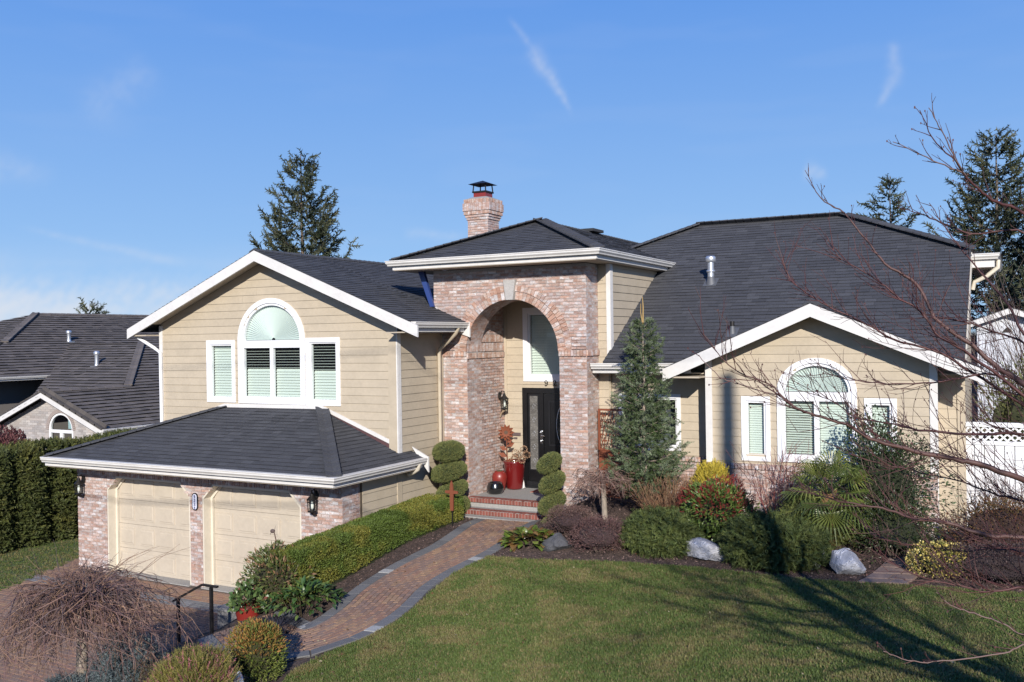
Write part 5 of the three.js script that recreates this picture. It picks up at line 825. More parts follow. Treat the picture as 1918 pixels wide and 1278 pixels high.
topiary('spiral topiary right of the steps, before the brick pier', -8.24, -17.02, 1.3, [[0.12, 0.29, 0.13, 0.55, 0.04], [0.47, 0.29, 0.165, 0.6, -0.01], [0.89, 0.275, 0.155, 0.62, 0.0], [1.28, 0.25, 0.15, 0.55, -0.05]], 112);

// ---- conifers
function conifer(name, label, x, z, y0, h, R, o) {
  const t = thing(name, label, o.category || 'tree', [x, y0, z]), r = rng(o.seed), list = [], tr = o.trunk ?? h * 0.014;
  pc('trunk', g => { const n = 10, pts = []; for (let i = 0; i <= n; i++) pts.push(v3(x + 0.012 * h * 0.4 * (r() - 0.5), y0 + h * i / n, z + 0.012 * h * 0.4 * (r() - 0.5))); g.tube(pts, (s) => lerp(tr, tr * 0.08, s), 8); }, o.bark || M.bark, t);
  const lim = new G(), sp = o.sprig, start = o.start ?? 0.06, levels = o.levels;
  for (let l = 0; l < levels; l++) {
    const u = (l + 0.5 * r()) / levels, y = y0 + h * lerp(start, 0.985, Math.pow(u, o.bias ?? 0.92)), f = (y - y0) / h, reach = R * (o.shape ? o.shape(f) : Math.pow(1 - f, 0.85)) + R * 0.04, nb = Math.max(3, Math.round(o.per * (0.5 + 0.5 * (1 - f)))), off = r() * 6.28;
    for (let b = 0; b < nb; b++) {
      if (r() < (o.gap ?? 0)) continue;
      const a = off + b / nb * 6.2832 + (r() - 0.5) * 0.7, L = reach * (0.65 + 0.5 * r()), dir = v3(Math.cos(a), o.rise ?? 0.1, Math.sin(a)), n = 7, pts = [], sag = (o.sag ?? 0.25) * (1 - f * 0.6);
      for (let i = 0; i <= n; i++) { const s = i / n; pts.push(v3(x + dir.x * L * s, y + (dir.y * (1 - f * 0.0) + f * 0.45) * L * s - sag * L * Math.sin(s * Math.PI * 0.72) + (o.tip ?? 0.2) * L * Math.pow(s, 2.6), z + dir.z * L * s)); }
      lim.tube(pts, [Math.max(0.004, tr * 0.22 * (1 - f)) + 0.002, 0.002], 4);
      const m = Math.max(3, Math.round(L / sp * (o.dense ?? 3.2)));
      for (let k = 0; k < m; k++) {
        const s = lerp(o.bare ?? 0.15, 1, (k + r()) / m), i = Math.min(n - 1, Math.floor(s * n)), p = pts[i].clone().lerp(pts[i + 1], s * n - i), ax = v3().subVectors(pts[i + 1], pts[i]).normalize(), sd = v3(-ax.z, 0, ax.x).multiplyScalar(r() < 0.5 ? 1 : -1), wide = (1 - s) * L * (o.wide ?? 0.35) * r();
        p.addScaledVector(sd, wide * 0.9).addScaledVector(ax, wide * 0.5).add(v3(0, -wide * (o.hang ?? 0.25) * r(), 0));
        const d = ax.clone().addScaledVector(sd, 0.25 + 0.7 * r()).add(v3(0, (o.lift ?? 0.1) - (o.hang ?? 0.2) * r(), 0)).addScaledVector(rdir(r), o.loose ?? 0.3).normalize();
        list.push([p, rollQ(d, r() * 6.28), sp * (0.7 + 0.6 * r()), o.col(r, s, f)]);
      }
    }
  }
  part('limbs', lim.geo(), o.bark || M.bark, t);
  scatter('foliage', o.geo, M.needle, list, t); return list.length;
}
const sprigFox = sprigGeo(1, 46, 0.27, 0.05, 19), sprigFine = sprigGeo(1, 26, 0.26, 0.035, 9), sprigFar = sprigGeo(1, 14, 0.5, 0.11, 8);
{ // young spruce in the bed, frosted blue-green, with a long bare leader
  const x = -6.24, z = -17.0, y = groundH(x, z);
  const n = conifer('young_spruce', 'tall young blue-green spruce in the bed right of the brick tower', x, z, y, 3.95, 0.86, { seed: 121, levels: 38, per: 8, sprig: 0.18, dense: 4.2, gap: 0.14, loose: 0.75, start: 0.14, sag: 0.1, tip: 0.16, rise: 0.12, wide: 0.5, hang: 0.8, bare: 0.08, bias: 1.05, trunk: 0.055, bark: M.paleBark, geo: sprigFox, shape: (f) => Math.min(1.05, Math.pow(1 - f, 0.62) * 0.98) * (f > 0.9 ? 0.6 : 1) * smooth(0.05, 0.2, f), col: (r, s) => jitter(mixc([0.05, 0.08, 0.022], [0.20, 0.24, 0.145], smooth(0.3, 1, s) * Math.pow(r(), 0.7)), r, 0.3) });
  const lead = scene.children[scene.children.length - 1]; pc('leader', g => { g.tube([v3(x, y + 3.7, z), v3(x + 0.01, y + 4.1, z), v3(x + 0.0, y + 4.3, z)], [0.02, 0.007], 6); g.tube([v3(x, y + 3.75, z), v3(x - 0.035, y + 4.0, z + 0.02), v3(x - 0.03, y + 4.17, z + 0.02)], [0.013, 0.006], 5); }, std([0.34, 0.23, 0.09]), lead);
  console.log('spruce sprigs', n);
}
const darkNeedle = (r, s) => jitter(mixc([0.022, 0.034, 0.016], [0.085, 0.085, 0.038], Math.pow(r(), 1.6) * (0.35 + 0.65 * s)), r, 0.3);
console.log('fir', conifer('fir_tree', 'large dark fir standing behind the left gable roof', -30.1, -34.95, -1, 15.2, 5.3, { seed: 131, levels: 34, per: 6, sprig: 0.5, dense: 4.4, start: 0.3, sag: 0.26, tip: 0.5, rise: 0.06, wide: 0.26, hang: 0.8, gap: 0.2, bias: 0.95, geo: sprigFar, shape: (f) => Math.pow(1 - f, 0.9), col: darkNeedle }));
console.log('fir2', conifer('fir_tree', 'tallest dark fir at right, behind the bare red branches', -0.6, -56, 0, 15.6, 6.2, { seed: 132, levels: 44, per: 7, sprig: 0.58, dense: 3.6, start: 0.08, sag: 0.22, tip: 0.32, rise: 0.1, wide: 0.26, hang: 0.6, gap: 0.22, geo: sprigFar, shape: (f) => Math.pow(1 - f, 0.85) * 0.95, col: darkNeedle }));
console.log('fir3', conifer('fir_tree', 'small thin fir tip showing above the right end of the main roof', -6.6, -63, 2, 13.0, 3.6, { seed: 133, levels: 20, per: 5, sprig: 0.62, dense: 3.4, start: 0.3, sag: 0.22, tip: 0.3, rise: 0.15, wide: 0.3, hang: 0.6, gap: 0.15, geo: sprigFar, shape: (f) => Math.pow(1 - f, 0.8), col: darkNeedle }));
console.log('fir4', conifer('fir_tree', 'tiny distant fir tip above the neighbouring tiled roof', -69, -53, -4, 12.6, 3.0, { seed: 134, levels: 14, per: 5, sprig: 0.8, dense: 3, start: 0.4, sag: 0.2, tip: 0.3, rise: 0.15, wide: 0.3, hang: 0.5, geo: sprigFar, shape: (f) => Math.pow(1 - f, 0.6), col: darkNeedle }));
conifer('fir_tree', 'dark fir mass low behind the house at far right', 4.5, -50, 0, 12.5, 6.5, { seed: 135, levels: 36, per: 8, sprig: 0.7, dense: 3.4, start: 0.05, sag: 0.22, tip: 0.3, rise: 0.1, wide: 0.3, hang: 0.6, geo: sprigFar, shape: (f) => Math.pow(1 - f, 0.6), col: darkNeedle });

// ---- bed shrubs
for (const [x, z, rx, rz, h, label, seed] of [[-5.55, -15.95, 0.60, 0.56, 0.56, 'dwarf nest spruce cushion left of the white boulder', 141], [-3.55, -15.85, 0.80, 0.66, 0.68, 'largest dwarf nest spruce cushion, crossed by the pole shadow', 142]])
  shrub('nest_spruce', label, 'shrub', x, z, { seed, rx, rz, h, n: 4300, geo: sprigFlat, mat: M.needle, size: [0.15, 0.22], up: -0.1, flatY: 0.35, inner: 0.72, bump: 0.22, core: 0.76, freq: 6, coreCol: [0.018, 0.026, 0.010], group: 'low nest spruce cushions along the lawn edge', col: (r, t, d) => jitter(mixc([0.05, 0.075, 0.018], [0.13, 0.15, 0.035], Math.pow(r(), 1.3) * 0.75), r, 0.3) });
shrub('heath_shrub', 'loose yellow-green heath behind the largest spruce cushion', 'shrub', -3.0, -16.75, { seed: 143, rx: 0.6, rz: 0.5, h: 0.85, n: 5200, geo: sprigFine, mat: M.needle, size: [0.1, 0.16], up: 0.8, inner: 0.4, bump: 0.4, col: (r, t) => jitter(mixc([0.07, 0.10, 0.025], [0.18, 0.19, 0.05], r()), r, 0.3) });
shrub('pieris_shrub', 'glossy green shrub topped with dark red buds beside the golden conifer', 'shrub', -4.72, -16.5, { seed: 144, rx: 0.62, rz: 0.5, h: 0.98, n: 3600, geo: leafL, mat: M.gloss, size: [0.085, 0.12], up: -0.1, inner: 0.5, bump: 0.35, col: (r, t) => jitter(mixc([0.075, 0.13, 0.025], [0.17, 0.23, 0.06], r()), r, 0.3) });
{ const t = scene.children[scene.children.length - 1]; foliage(t, 'bud_clusters', { x: -4.72, y: groundH(-4.72, -16.5) + 0.5, z: -16.5, rx: 0.66, ry: 0.56, rz: 0.54, seed: 145, n: 750, geo: sprigGeo(1, 9, 0.4, 0.12, 4), mat: M.needle, size: [0.07, 0.1], up: 0.2, inner: 0.9, bump: 0.35, low: 0.05, col: (r) => jitter([0.20, 0.028, 0.022], r, 0.4) }); }
shrub('golden_conifer', 'bright golden dwarf conifer against the right brick wall', 'shrub', -5.02, -17.3, { seed: 146, rx: 0.38, rz: 0.32, h: 1.02, n: 2600, geo: sprigGeo(1, 14, 0.3, 0.11, 6, 1), mat: M.needle, size: [0.09, 0.14], up: 1.0, inner: 0.6, bump: 0.25, core: 0.7, coreCol: [0.09, 0.075, 0.012], col: (r, t, d) => jitter(mixc([0.30, 0.24, 0.03], [0.56, 0.44, 0.05], r() * 0.85), r, 0.25) });
shrub('barberry', 'purple barberry mound behind the dark stone, right of the steps', 'shrub', -7.45, -16.15, { seed: 147, rx: 0.52, rz: 0.42, h: 0.55, n: 5200, geo: leafS, mat: M.leaf, size: [0.022, 0.032], up: 0.5, inner: 0.55, bump: 0.3, coreCol: [0.05, 0.03, 0.03], group: 'purple barberries', stemMat: M.bark, col: (r) => jitter(mixc([0.12, 0.06, 0.055], [0.17, 0.12, 0.10], r()), r, 0.4) });
shrub('barberry', 'purple barberry mound in front of the small weeping maple', 'shrub', -6.62, -15.55, { seed: 148, rx: 0.56, rz: 0.44, h: 0.62, n: 6000, geo: leafS, mat: M.leaf, size: [0.022, 0.032], up: 0.5, inner: 0.55, bump: 0.3, coreCol: [0.05, 0.03, 0.03], group: 'purple barberries', col: (r) => jitter(mixc([0.13, 0.06, 0.055], [0.17, 0.11, 0.10], r()), r, 0.4) });
shrub('barberry', 'dark purple barberry at the lawn edge by the right frame edge', 'shrub', -0.15, -15.85, { seed: 149, rx: 0.85, rz: 0.5, h: 0.6, n: 6500, geo: leafS, mat: M.leaf, size: [0.024, 0.036], up: 0.5, inner: 0.5, bump: 0.35, coreCol: [0.03, 0.02, 0.02], group: 'purple barberries', col: (r) => jitter(mixc([0.06, 0.04, 0.04], [0.11, 0.08, 0.075], r()), r, 0.4) });
shrub('bronze_azalea', 'low bronze-leaved azalea under the white fence', 'shrub', -0.05, -16.95, { seed: 150, rx: 1.0, rz: 0.55, h: 1.0, n: 5200, geo: leafS, mat: M.leaf, size: [0.03, 0.05], up: 0.5, inner: 0.4, bump: 0.4, coreCol: [0.035, 0.018, 0.014], col: (r) => jitter(mixc([0.15, 0.065, 0.03], [0.09, 0.075, 0.03], r()), r, 0.4) });
shrub('variegated_euonymus', 'low yellow-variegated shrub beside the stepping path', 'shrub', -1.02, -15.95, { seed: 151, rx: 0.52, rz: 0.4, h: 0.5, n: 2600, geo: leafR, mat: M.gloss, size: [0.035, 0.05], up: 0.5, inner: 0.5, bump: 0.35, col: (r) => jitter(r() < 0.6 ? [0.52, 0.42, 0.12] : [0.16, 0.16, 0.04], r, 0.3) });
shrub('camellia', 'tall loose evergreen shrub hiding the right-hand small window', 'shrub', -1.95, -17.05, { seed: 152, rx: 0.95, rz: 0.55, h: 2.2, n: 5600, stems: 40, core: 0.5, geo: leafS, mat: M.gloss, size: [0.05, 0.075], up: 0.2, inner: 0.25, bump: 0.55, col: (r) => jitter(mixc([0.022, 0.042, 0.014], [0.065, 0.095, 0.035], Math.pow(r(), 1.6)), r, 0.35) });
shrub('evergreen_shrub', 'dark leafy shrub between the palm and the stepping path', 'shrub', -1.75, -16.5, { seed: 153, rx: 0.7, rz: 0.45, h: 1.0, n: 3600, stems: 30, core: 0.55, geo: leafS, mat: M.gloss, size: [0.04, 0.06], up: 0.2, inner: 0.3, bump: 0.5, col: (r) => jitter(mixc([0.025, 0.045, 0.016], [0.09, 0.10, 0.035], Math.pow(r(), 1.5)), r, 0.35) });
// large-leaved perennials: every leaf a part
function bigLeaves(name, label, x, z, rx, rz, h, n, size, seed, col, ratio = 0.62) {
  const y = groundH(x, z), t = thing(name, label, 'plant', [x, y, z]), r = rng(seed), geos = {}, mats = col.map(c => { const m = M.gloss.clone(); m.color = C(...c); return m; });
  for (let i = 0; i < n; i++) {
    const a = r() * 6.28, k = Math.sqrt(r()), px = x + Math.cos(a) * k * rx, pz = z + Math.sin(a) * k * rz, py = groundH(px, pz) + h * (1 - 0.55 * k * k) * (0.6 + 0.4 * r()), L = size * (0.7 + 0.6 * r()), dir = v3(Math.cos(a) * (0.3 + 0.6 * k), 0.45 - 0.55 * k + 0.4 * r(), Math.sin(a) * (0.3 + 0.6 * k)).addScaledVector(rdir(r), 0.6).normalize(), g = new G(), sd = v3().crossVectors(dir, v3(0, 1, 0)).normalize(), nn = v3().crossVectors(sd, dir).normalize();
    const Q = (s, u) => { const w = Math.sin(Math.PI * Math.pow(s, 0.8)) * L * ratio / 2; return v3(px, py, pz).addScaledVector(dir, L * s).addScaledVector(sd, w * u).addScaledVector(nn, -L * 0.25 * s * s + Math.abs(u) * w * 0.25); };
    for (let j = 0; j < 5; j++) { const s0 = j / 5 + 0.001, s1 = (j + 1) / 5; for (const u of [-1, 0]) g.quad(Q(s0, u), Q(s0, u + 1), Q(s1, u + 1), Q(s1, u)); }
    part('leaf', g.geo(), mats[Math.floor(r() * mats.length)], t);
  }
  pc('stalks', g => { const q = rng(seed + 1); for (let i = 0; i < 30; i++) { const a = q() * 6.28, k = Math.sqrt(q()) * 0.8, e = v3(x + Math.cos(a) * k * rx, 0, z + Math.sin(a) * k * rz); e.y = groundH(e.x, e.z) + h * 0.6; g.tube([v3(lerp(x, e.x, 0.6), groundH(e.x, e.z) - 0.02, lerp(z, e.z, 0.6)), e], [0.008, 0.006], 4); } }, std([0.06, 0.045, 0.02]), t);
  return t;
}
bigLeaves('bergenia', 'low broad-leaved plant with bronze tints at the path edge by the lawn', -8.02, -15.55, 0.5, 0.38, 0.26, 230, 0.15, 161, [[0.12, 0.18, 0.03], [0.20, 0.24, 0.05], [0.16, 0.09, 0.03], [0.10, 0.14, 0.03], [0.22, 0.13, 0.05]], 0.78);
bigLeaves('hellebore', 'broad dark green leafy clump at the near end of the box hedge', -10.22, -11.75, 0.62, 0.52, 0.46, 300, 0.135, 162, [[0.045, 0.095, 0.022], [0.065, 0.12, 0.03], [0.04, 0.08, 0.024], [0.11, 0.16, 0.035]], 0.5);
{ // black mondo grass beside the path
  const x = -10.18, z = -11.0, y = groundH(x, z), t = thing('black_grass', 'clump of near-black strappy grass at the foot of the walk', 'plant', [x, y, z]);
  pc('blades', g => { const r = rng(171); for (let i = 0; i < 520; i++) { const a = r() * 6.28, k = Math.sqrt(r()) * 0.3, b = v3(x + Math.cos(a) * k * 1.2, y - 0.01, z + Math.sin(a) * k), d = v3(Math.cos(a + r() - 0.5) * 0.9, 1, Math.sin(a + r() - 0.5) * 0.9).normalize(), L = 0.24 + 0.12 * r(), s = v3(-d.z, 0, d.x).normalize().multiplyScalar(0.005), m = b.clone().addScaledVector(d, L * 0.6), e = m.clone().add(v3(d.x * L * 0.5, L * 0.02, d.z * L * 0.5)); g.quad(b.clone().sub(s), b.clone().add(s), m.clone().add(s), m.clone().sub(s)); g.tri(m.clone().sub(s), m.clone().add(s), e); } }, std([0.022, 0.02, 0.026], { roughness: 0.5, side: THREE.DoubleSide }), t);
}
shrub('nandina', 'bushy green shrub with orange-red tips between walk and steps', 'shrub', -8.95, -9.35, { seed: 154, rx: 0.42, rz: 0.40, h: 0.80, n: 5200, geo: leafL, mat: M.leaf, size: [0.042, 0.06], up: 0.4, inner: 0.45, bump: 0.25, coreCol: [0.03, 0.03, 0.01], col: (r, t, d) => jitter(d.y > 0.25 && r() < 0.65 ? mixc([0.30, 0.13, 0.04], [0.26, 0.20, 0.05], r()) : mixc([0.08, 0.12, 0.022], [0.18, 0.20, 0.045], r()), r, 0.3) });
shrub('heather', 'yellow-green heather mound flecked with pink before the handrail', 'shrub', -8.95, -8.25, { seed: 155, rx: 0.56, rz: 0.5, h: 0.78, n: 8200, geo: sprigGeo(1, 16, 0.16, 0.05, 12), mat: M.needle, size: [0.1, 0.16], up: 1.0, inner: 0.6, bump: 0.2, coreCol: [0.04, 0.035, 0.012], col: (r) => jitter(r() < 0.14 ? [0.34, 0.12, 0.14] : mixc([0.11, 0.12, 0.03], [0.24, 0.20, 0.045], r()), r, 0.3) });
for (const [x, z, rx, h, label, s] of [[-10.45, -8.55, 0.42, 0.86, 'blue-grey juniper right of the weeping tree trunk', 156], [-11.0, -7.95, 0.34, 0.62, 'blue-grey juniper left of the weeping tree trunk', 157]])
  shrub('blue_juniper', label, 'shrub', x, z, { seed: s, rx, rz: rx, h, n: 3000, geo: sprigFine, mat: M.needle, size: [0.1, 0.16], up: 0.5, inner: 0.5, bump: 0.35, coreCol: [0.02, 0.026, 0.028], group: 'blue junipers under the weeping tree', col: (r) => jitter(mixc([0.07, 0.10, 0.105], [0.17, 0.21, 0.22], r()), r, 0.3) });
shrub('dwarf_shrub', 'small brownish twiggy shrub between juniper and heather', 'shrub', -9.85, -8.5, { seed: 158, rx: 0.4, rz: 0.34, h: 0.66, n: 2600, geo: leafS, mat: M.leaf, size: [0.02, 0.03], up: 0.4, inner: 0.4, bump: 0.4, coreCol: [0.03, 0.02, 0.02], col: (r) => jitter(mixc([0.10, 0.055, 0.05], [0.10, 0.10, 0.05], r()), r, 0.4) });
shrub('rhododendron', 'mixed leafy shrub behind the red pot, against the garage door', 'shrub', -10.98, -12.0, { seed: 159, rx: 0.62, rz: 0.5, h: 0.98, n: 3000, stems: 34, geo: leafL, mat: M.gloss, size: [0.075, 0.11], up: 0.2, inner: 0.35, bump: 0.45, coreCol: [0.03, 0.028, 0.012], col: (r) => jitter(r() < 0.22 ? [0.22, 0.13, 0.07] : mixc([0.06, 0.09, 0.025], [0.14, 0.16, 0.05], r()), r, 0.3) });
// twiggy bare shrubs
function twigShrub(name, label, x, z, h, w, n, seed, cols, o = {}) {
  const y = groundH(x, z), t = thing(name, label, 'shrub', [x, y, z]), g = new G(), r = rng(seed);
  for (let i = 0; i < n; i++) {
    const a = r() * 6.28, k = Math.sqrt(r()), b = v3(x + Math.cos(a) * k * w * 0.2, y - 0.02, z + Math.sin(a) * k * w * 0.14), d = v3(Math.cos(a) * k * w * 0.8, h, Math.sin(a) * k * w * 0.6), L = h * (0.6 + 0.5 * r()), pts = twigPts(b, d, L, 6, r, { wob: o.wob ?? 0.13 });
    g.col = shade(cols[Math.floor(r() * cols.length)], 0.7 + 0.6 * r()); g.tube(pts, [o.r0 ?? 0.007, 0.0025], 4);
    for (let q = 0; q < (o.side ?? 5); q++) { const s = 1 + Math.floor(r() * 5), sd = v3().subVectors(pts[s + 1] || pts[s], pts[s - 1]).normalize().addScaledVector(rdir(r), o.spread ?? 0.7); g.tube(twigPts(pts[s], sd, L * (0.15 + 0.2 * r()), 3, r, { wob: 0.2 }), [0.004, 0.002], 3); }
  }
  part('twigs', g.geo(), M.redTwig, t); return t;
}
twigShrub('spirea', 'leafless orange-brown twiggy shrub right of the young spruce', -5.72, -16.75, 1.02, 0.85, 260, 181, [[0.26, 0.14, 0.075], [0.30, 0.19, 0.11], [0.20, 0.10, 0.06]], { side: 6 });
twigShrub('red_dogwood', 'upright thin red twigs before the right arched window', -3.75, -17.25, 1.75, 0.75, 34, 182, [[0.22, 0.06, 0.055], [0.18, 0.06, 0.06], [0.28, 0.12, 0.09]], { side: 4, r0: 0.007 });
twigShrub('bare_shrub', 'tangle of bare brown twigs against the white fence', 0.35, -18.0, 1.35, 1.5, 90, 183, [[0.16, 0.11, 0.09], [0.12, 0.07, 0.06]], { side: 8 });
// small weeping maple in the bed
function weeping(name, label, x, z, y, h, R, n, seed, cols, o) {
  const t = thing(name, label, 'tree', [x, y, z]), r = rng(seed), g = new G();
  pc('trunk', g2 => g2.tube([v3(x, y - 0.1, z), v3(x + o.lean * 0.5, y + h * 0.35, z), v3(x + o.lean, y + h * 0.66, z), v3(x + o.lean * 1.1, y + h * 0.8, z)], [o.tr, o.tr * 0.7], 9), M.paleBark, t);
  const c = v3(x + o.lean * 1.1, y + h * 0.78, z);
  for (let i = 0; i < n; i++) {
    const a = r() * 6.28, L = R * (0.3 + 0.78 * r()), up = 0.15 + 0.5 * r(), n2 = 9, pts = [], drop = o.drop * (0.5 + 0.7 * r()), wob = r() * 6, lift = h * 0.22 * up * 1.9;
    for (let k = 0; k <= n2; k++) { const s = k / n2, rr = L * Math.pow(s, 0.8) + 0.03 * Math.sin(s * 9 + wob); pts.push(v3(c.x + Math.cos(a + 0.35 * (o.wild ?? 1) * Math.sin(s * 5 + wob) * s) * rr, c.y + lift * Math.sin(Math.min(1, s * 1.6) * Math.PI * 0.62) - drop * Math.pow(s, 2.4) + 0.035 * (o.wild ?? 1) * (r() - 0.5), c.z + Math.sin(a + 0.35 * (o.wild ?? 1) * Math.sin(s * 5 + wob) * s) * rr)); }
    g.col = shade(cols[Math.floor(r() * cols.length)], 0.6 + 0.7 * r()); g.tube(pts, [i < n * 0.2 ? o.br * 1.8 : o.br, 0.0025], 4);
    for (let q = 0; q < o.side; q++) { const s = 2 + Math.floor(r() * (n2 - 2)), d = v3().subVectors(pts[s], pts[s - 1]).normalize().addScaledVector(rdir(r), 0.75); g.col = shade(cols[Math.floor(r() * cols.length)], 0.6 + 0.8 * r()); const tp = twigPts(pts[s], d, R * (0.15 + 0.3 * r()), 4, r, { droop: 0.25, wob: 0.3 }); g.tube(tp, [0.0045, 0.002], 3); if (r() < 0.5) g.tube(twigPts(tp[2], rdir(r).add(v3(0, -0.5, 0)), R * 0.16, 2, r, { droop: 0.2 }), [0.003, 0.0018], 3); }
  }
  part('branches', g.geo(), M.redTwig, t); return t;
}
weeping('weeping_maple', 'small bare weeping maple with pale trunk left of the young spruce', -6.85, -16.45, groundH(-6.85, -16.45), 1.15, 0.74, 64, 191, [[0.22, 0.13, 0.10], [0.28, 0.19, 0.15], [0.17, 0.10, 0.08]], { lean: -0.03, tr: 0.06, br: 0.006, side: 6, drop: 0.3, wild: 2 });
weeping('weeping_tree', 'large bare weeping tree in front of the driveway, bottom left', -11.05, -8.25, groundH(-11.05, -8.25), 1.93, 1.36, 165, 192, [[0.17, 0.095, 0.08], [0.21, 0.125, 0.095], [0.13, 0.075, 0.068], [0.25, 0.15, 0.095], [0.15, 0.105, 0.10]], { lean: 0.05, tr: 0.085, br: 0.009, side: 11, drop: 0.85, wild: 2.2 });
{ const r = rng(193), t = scene.children[scene.children.length - 1]; pc('suckers', g => { for (let i = 0; i < 7; i++) { g.col = [0.2, 0.12, 0.08]; const b = v3(-11.05 + 0.5 * r() + 0.2, 2.0, -8.25 + (r() - 0.5)); g.tube([b, b.clone().add(v3(0.12 + 0.2 * r(), 0.22, -0.1)), b.clone().add(v3(0.35 + 0.4 * r(), 0.33 + 0.12 * r(), -0.3))], [0.005, 0.002], 3); } }, M.redTwig, t); }
// palm: each fan a part
{
  const x = -2.78, z = -16.55, y = groundH(x, z), t = thing('fan_palm', 'small fan palm before the right arched window', 'palm', [x, y, z]), r = rng(201), top = y + 0.98;
  pc('trunk', g => { g.tube([v3(x, y - 0.05, z), v3(x + 0.02, y + 0.5, z), v3(x, top, z)], [0.085, 0.10], 10); for (let i = 0; i < 60; i++) { const a = r() * 6.28, h = r() * 0.95; g.tube([v3(x + Math.cos(a) * 0.08, y + h, z + Math.sin(a) * 0.08), v3(x + Math.cos(a) * 0.14, y + h + 0.1, z + Math.sin(a) * 0.14)], [0.014, 0.005], 4); } }, std([0.20, 0.11, 0.05], { roughness: 1 }), t);
  const fm = [[0.14, 0.17, 0.035], [0.10, 0.135, 0.03], [0.18, 0.20, 0.05], [0.07, 0.10, 0.028]].map(c => { const m = M.gloss.clone(); m.color = C(...c); return m; });
  for (let i = 0; i < 26; i++) {
    const a = i * 2.4 + r() * 0.4, e = lerp(1.25, -0.75, Math.pow(i / 26, 0.9)) + (r() - 0.5) * 0.2, d = v3(Math.cos(a) * Math.cos(e), Math.sin(e), Math.sin(a) * Math.cos(e) * 0.8).normalize(), st = 0.34 + 0.16 * r(), c = v3(x, top, z).addScaledVector(d, st).add(v3(0, -0.06 * st, 0)), g = new G(), L = 0.44 + 0.12 * r(), sd = v3().crossVectors(d, Y).normalize(), nn = v3().crossVectors(sd, d).normalize();
    g.tube([v3(x, top - 0.05, z), v3(x, top, z).addScaledVector(d, st * 0.5).add(v3(0, 0.02, 0)), c], [0.012, 0.007], 5);
    for (let k = 0; k < 22; k++) { const f = (k / 21 - 0.5) * 3.6, dd = d.clone().multiplyScalar(Math.cos(f)).addScaledVector(sd, Math.sin(f)), l = L * (0.75 + 0.25 * Math.cos(f * 0.8)), w = v3().crossVectors(dd, nn).normalize().multiplyScalar(0.014), m = c.clone().addScaledVector(dd, l * 0.62).addScaledVector(nn, 0.03), e2 = m.clone().addScaledVector(dd, l * 0.38).add(v3(0, -0.05 - 0.14 * r(), 0)); g.tri(c, m.clone().add(w), m.clone().addScaledVector(nn, 0.008)); g.tri(c, m.clone().addScaledVector(nn, 0.008), m.clone().sub(w)); g.tri(m.clone().add(w), e2, m.clone().sub(w)); }
    part('frond', g.geo(), fm[i % 4], t);
  }
}
// boulders
function boulder(label, x, z, rx, ry, rz, seed, mat, sink = 0.35) {
  const y = groundH(x, z), t = new THREE.IcosahedronGeometry(1, 5), p = t.attributes.position;
  for (let i = 0; i < p.count; i++) { const a = v3(p.getX(i), p.getY(i), p.getZ(i)), q = a.clone(); let k = 0.82 + 0.5 * (fbm(a.x * 1.6 + 9 + a.y * 0.7, a.z * 1.6 + 9 - a.y, seed, 2)); for (let c = 0; c < 8; c++) { const rr = rng(seed * 7 + c), n = rdir(rr), lim = 0.5 + 0.28 * rr(), dt = q.dot(n) * k; if (dt > lim) k *= lim / dt; } k *= 1 + 0.10 * (fbm(a.x * 6 + 30 + a.y * 3, a.z * 6 - a.y * 4 + 30, seed + 2, 4) - 0.5); p.setXYZ(i, x + q.x * k * rx, y + ry * (1 - sink) * 0.8 + q.y * k * ry, z + q.z * k * rz); }
  t.computeVertexNormals(); const uv = t.attributes.uv; for (let i = 0; i < p.count; i++) uv.setXY(i, p.getX(i) + p.getZ(i) * 0.6, p.getY(i) * 1.3 + p.getZ(i) * 0.7);
  const g = thing('boulder', label, 'boulder', [x, y, z], 'grey boulders in the beds'); part('stone', t, mat, g);
}
boulder('pale grey boulder between the two spruce cushions', -4.68, -15.68, 0.44, 0.25, 0.28, 211, M.stone); boulder('streaked grey boulder standing left of its twin by the lawn', -2.92, -15.72, 0.22, 0.25, 0.18, 212, M.stone); boulder('larger streaked grey boulder right of its twin by the lawn', -2.40, -15.62, 0.31, 0.26, 0.22, 213, M.stone);
boulder('dark flat-topped stone below the purple barberry', -7.40, -15.45, 0.27, 0.19, 0.2, 214, M.darkStone); boulder('pale rock tucked between heather and green bush, bottom edge', -8.5, -8.55, 0.16, 0.34, 0.15, 215, M.stone); boulder('pinkish white rock beside the weeping tree trunk', -11.4, -8.5, 0.17, 0.3, 0.15, 216, std([0.62, 0.55, 0.55], { map: T.stone, roughness: 0.9 })); boulder('grey edging rock beneath the handrail post', -10.2, -9.2, 0.4, 0.26, 0.22, 217, M.darkStone);
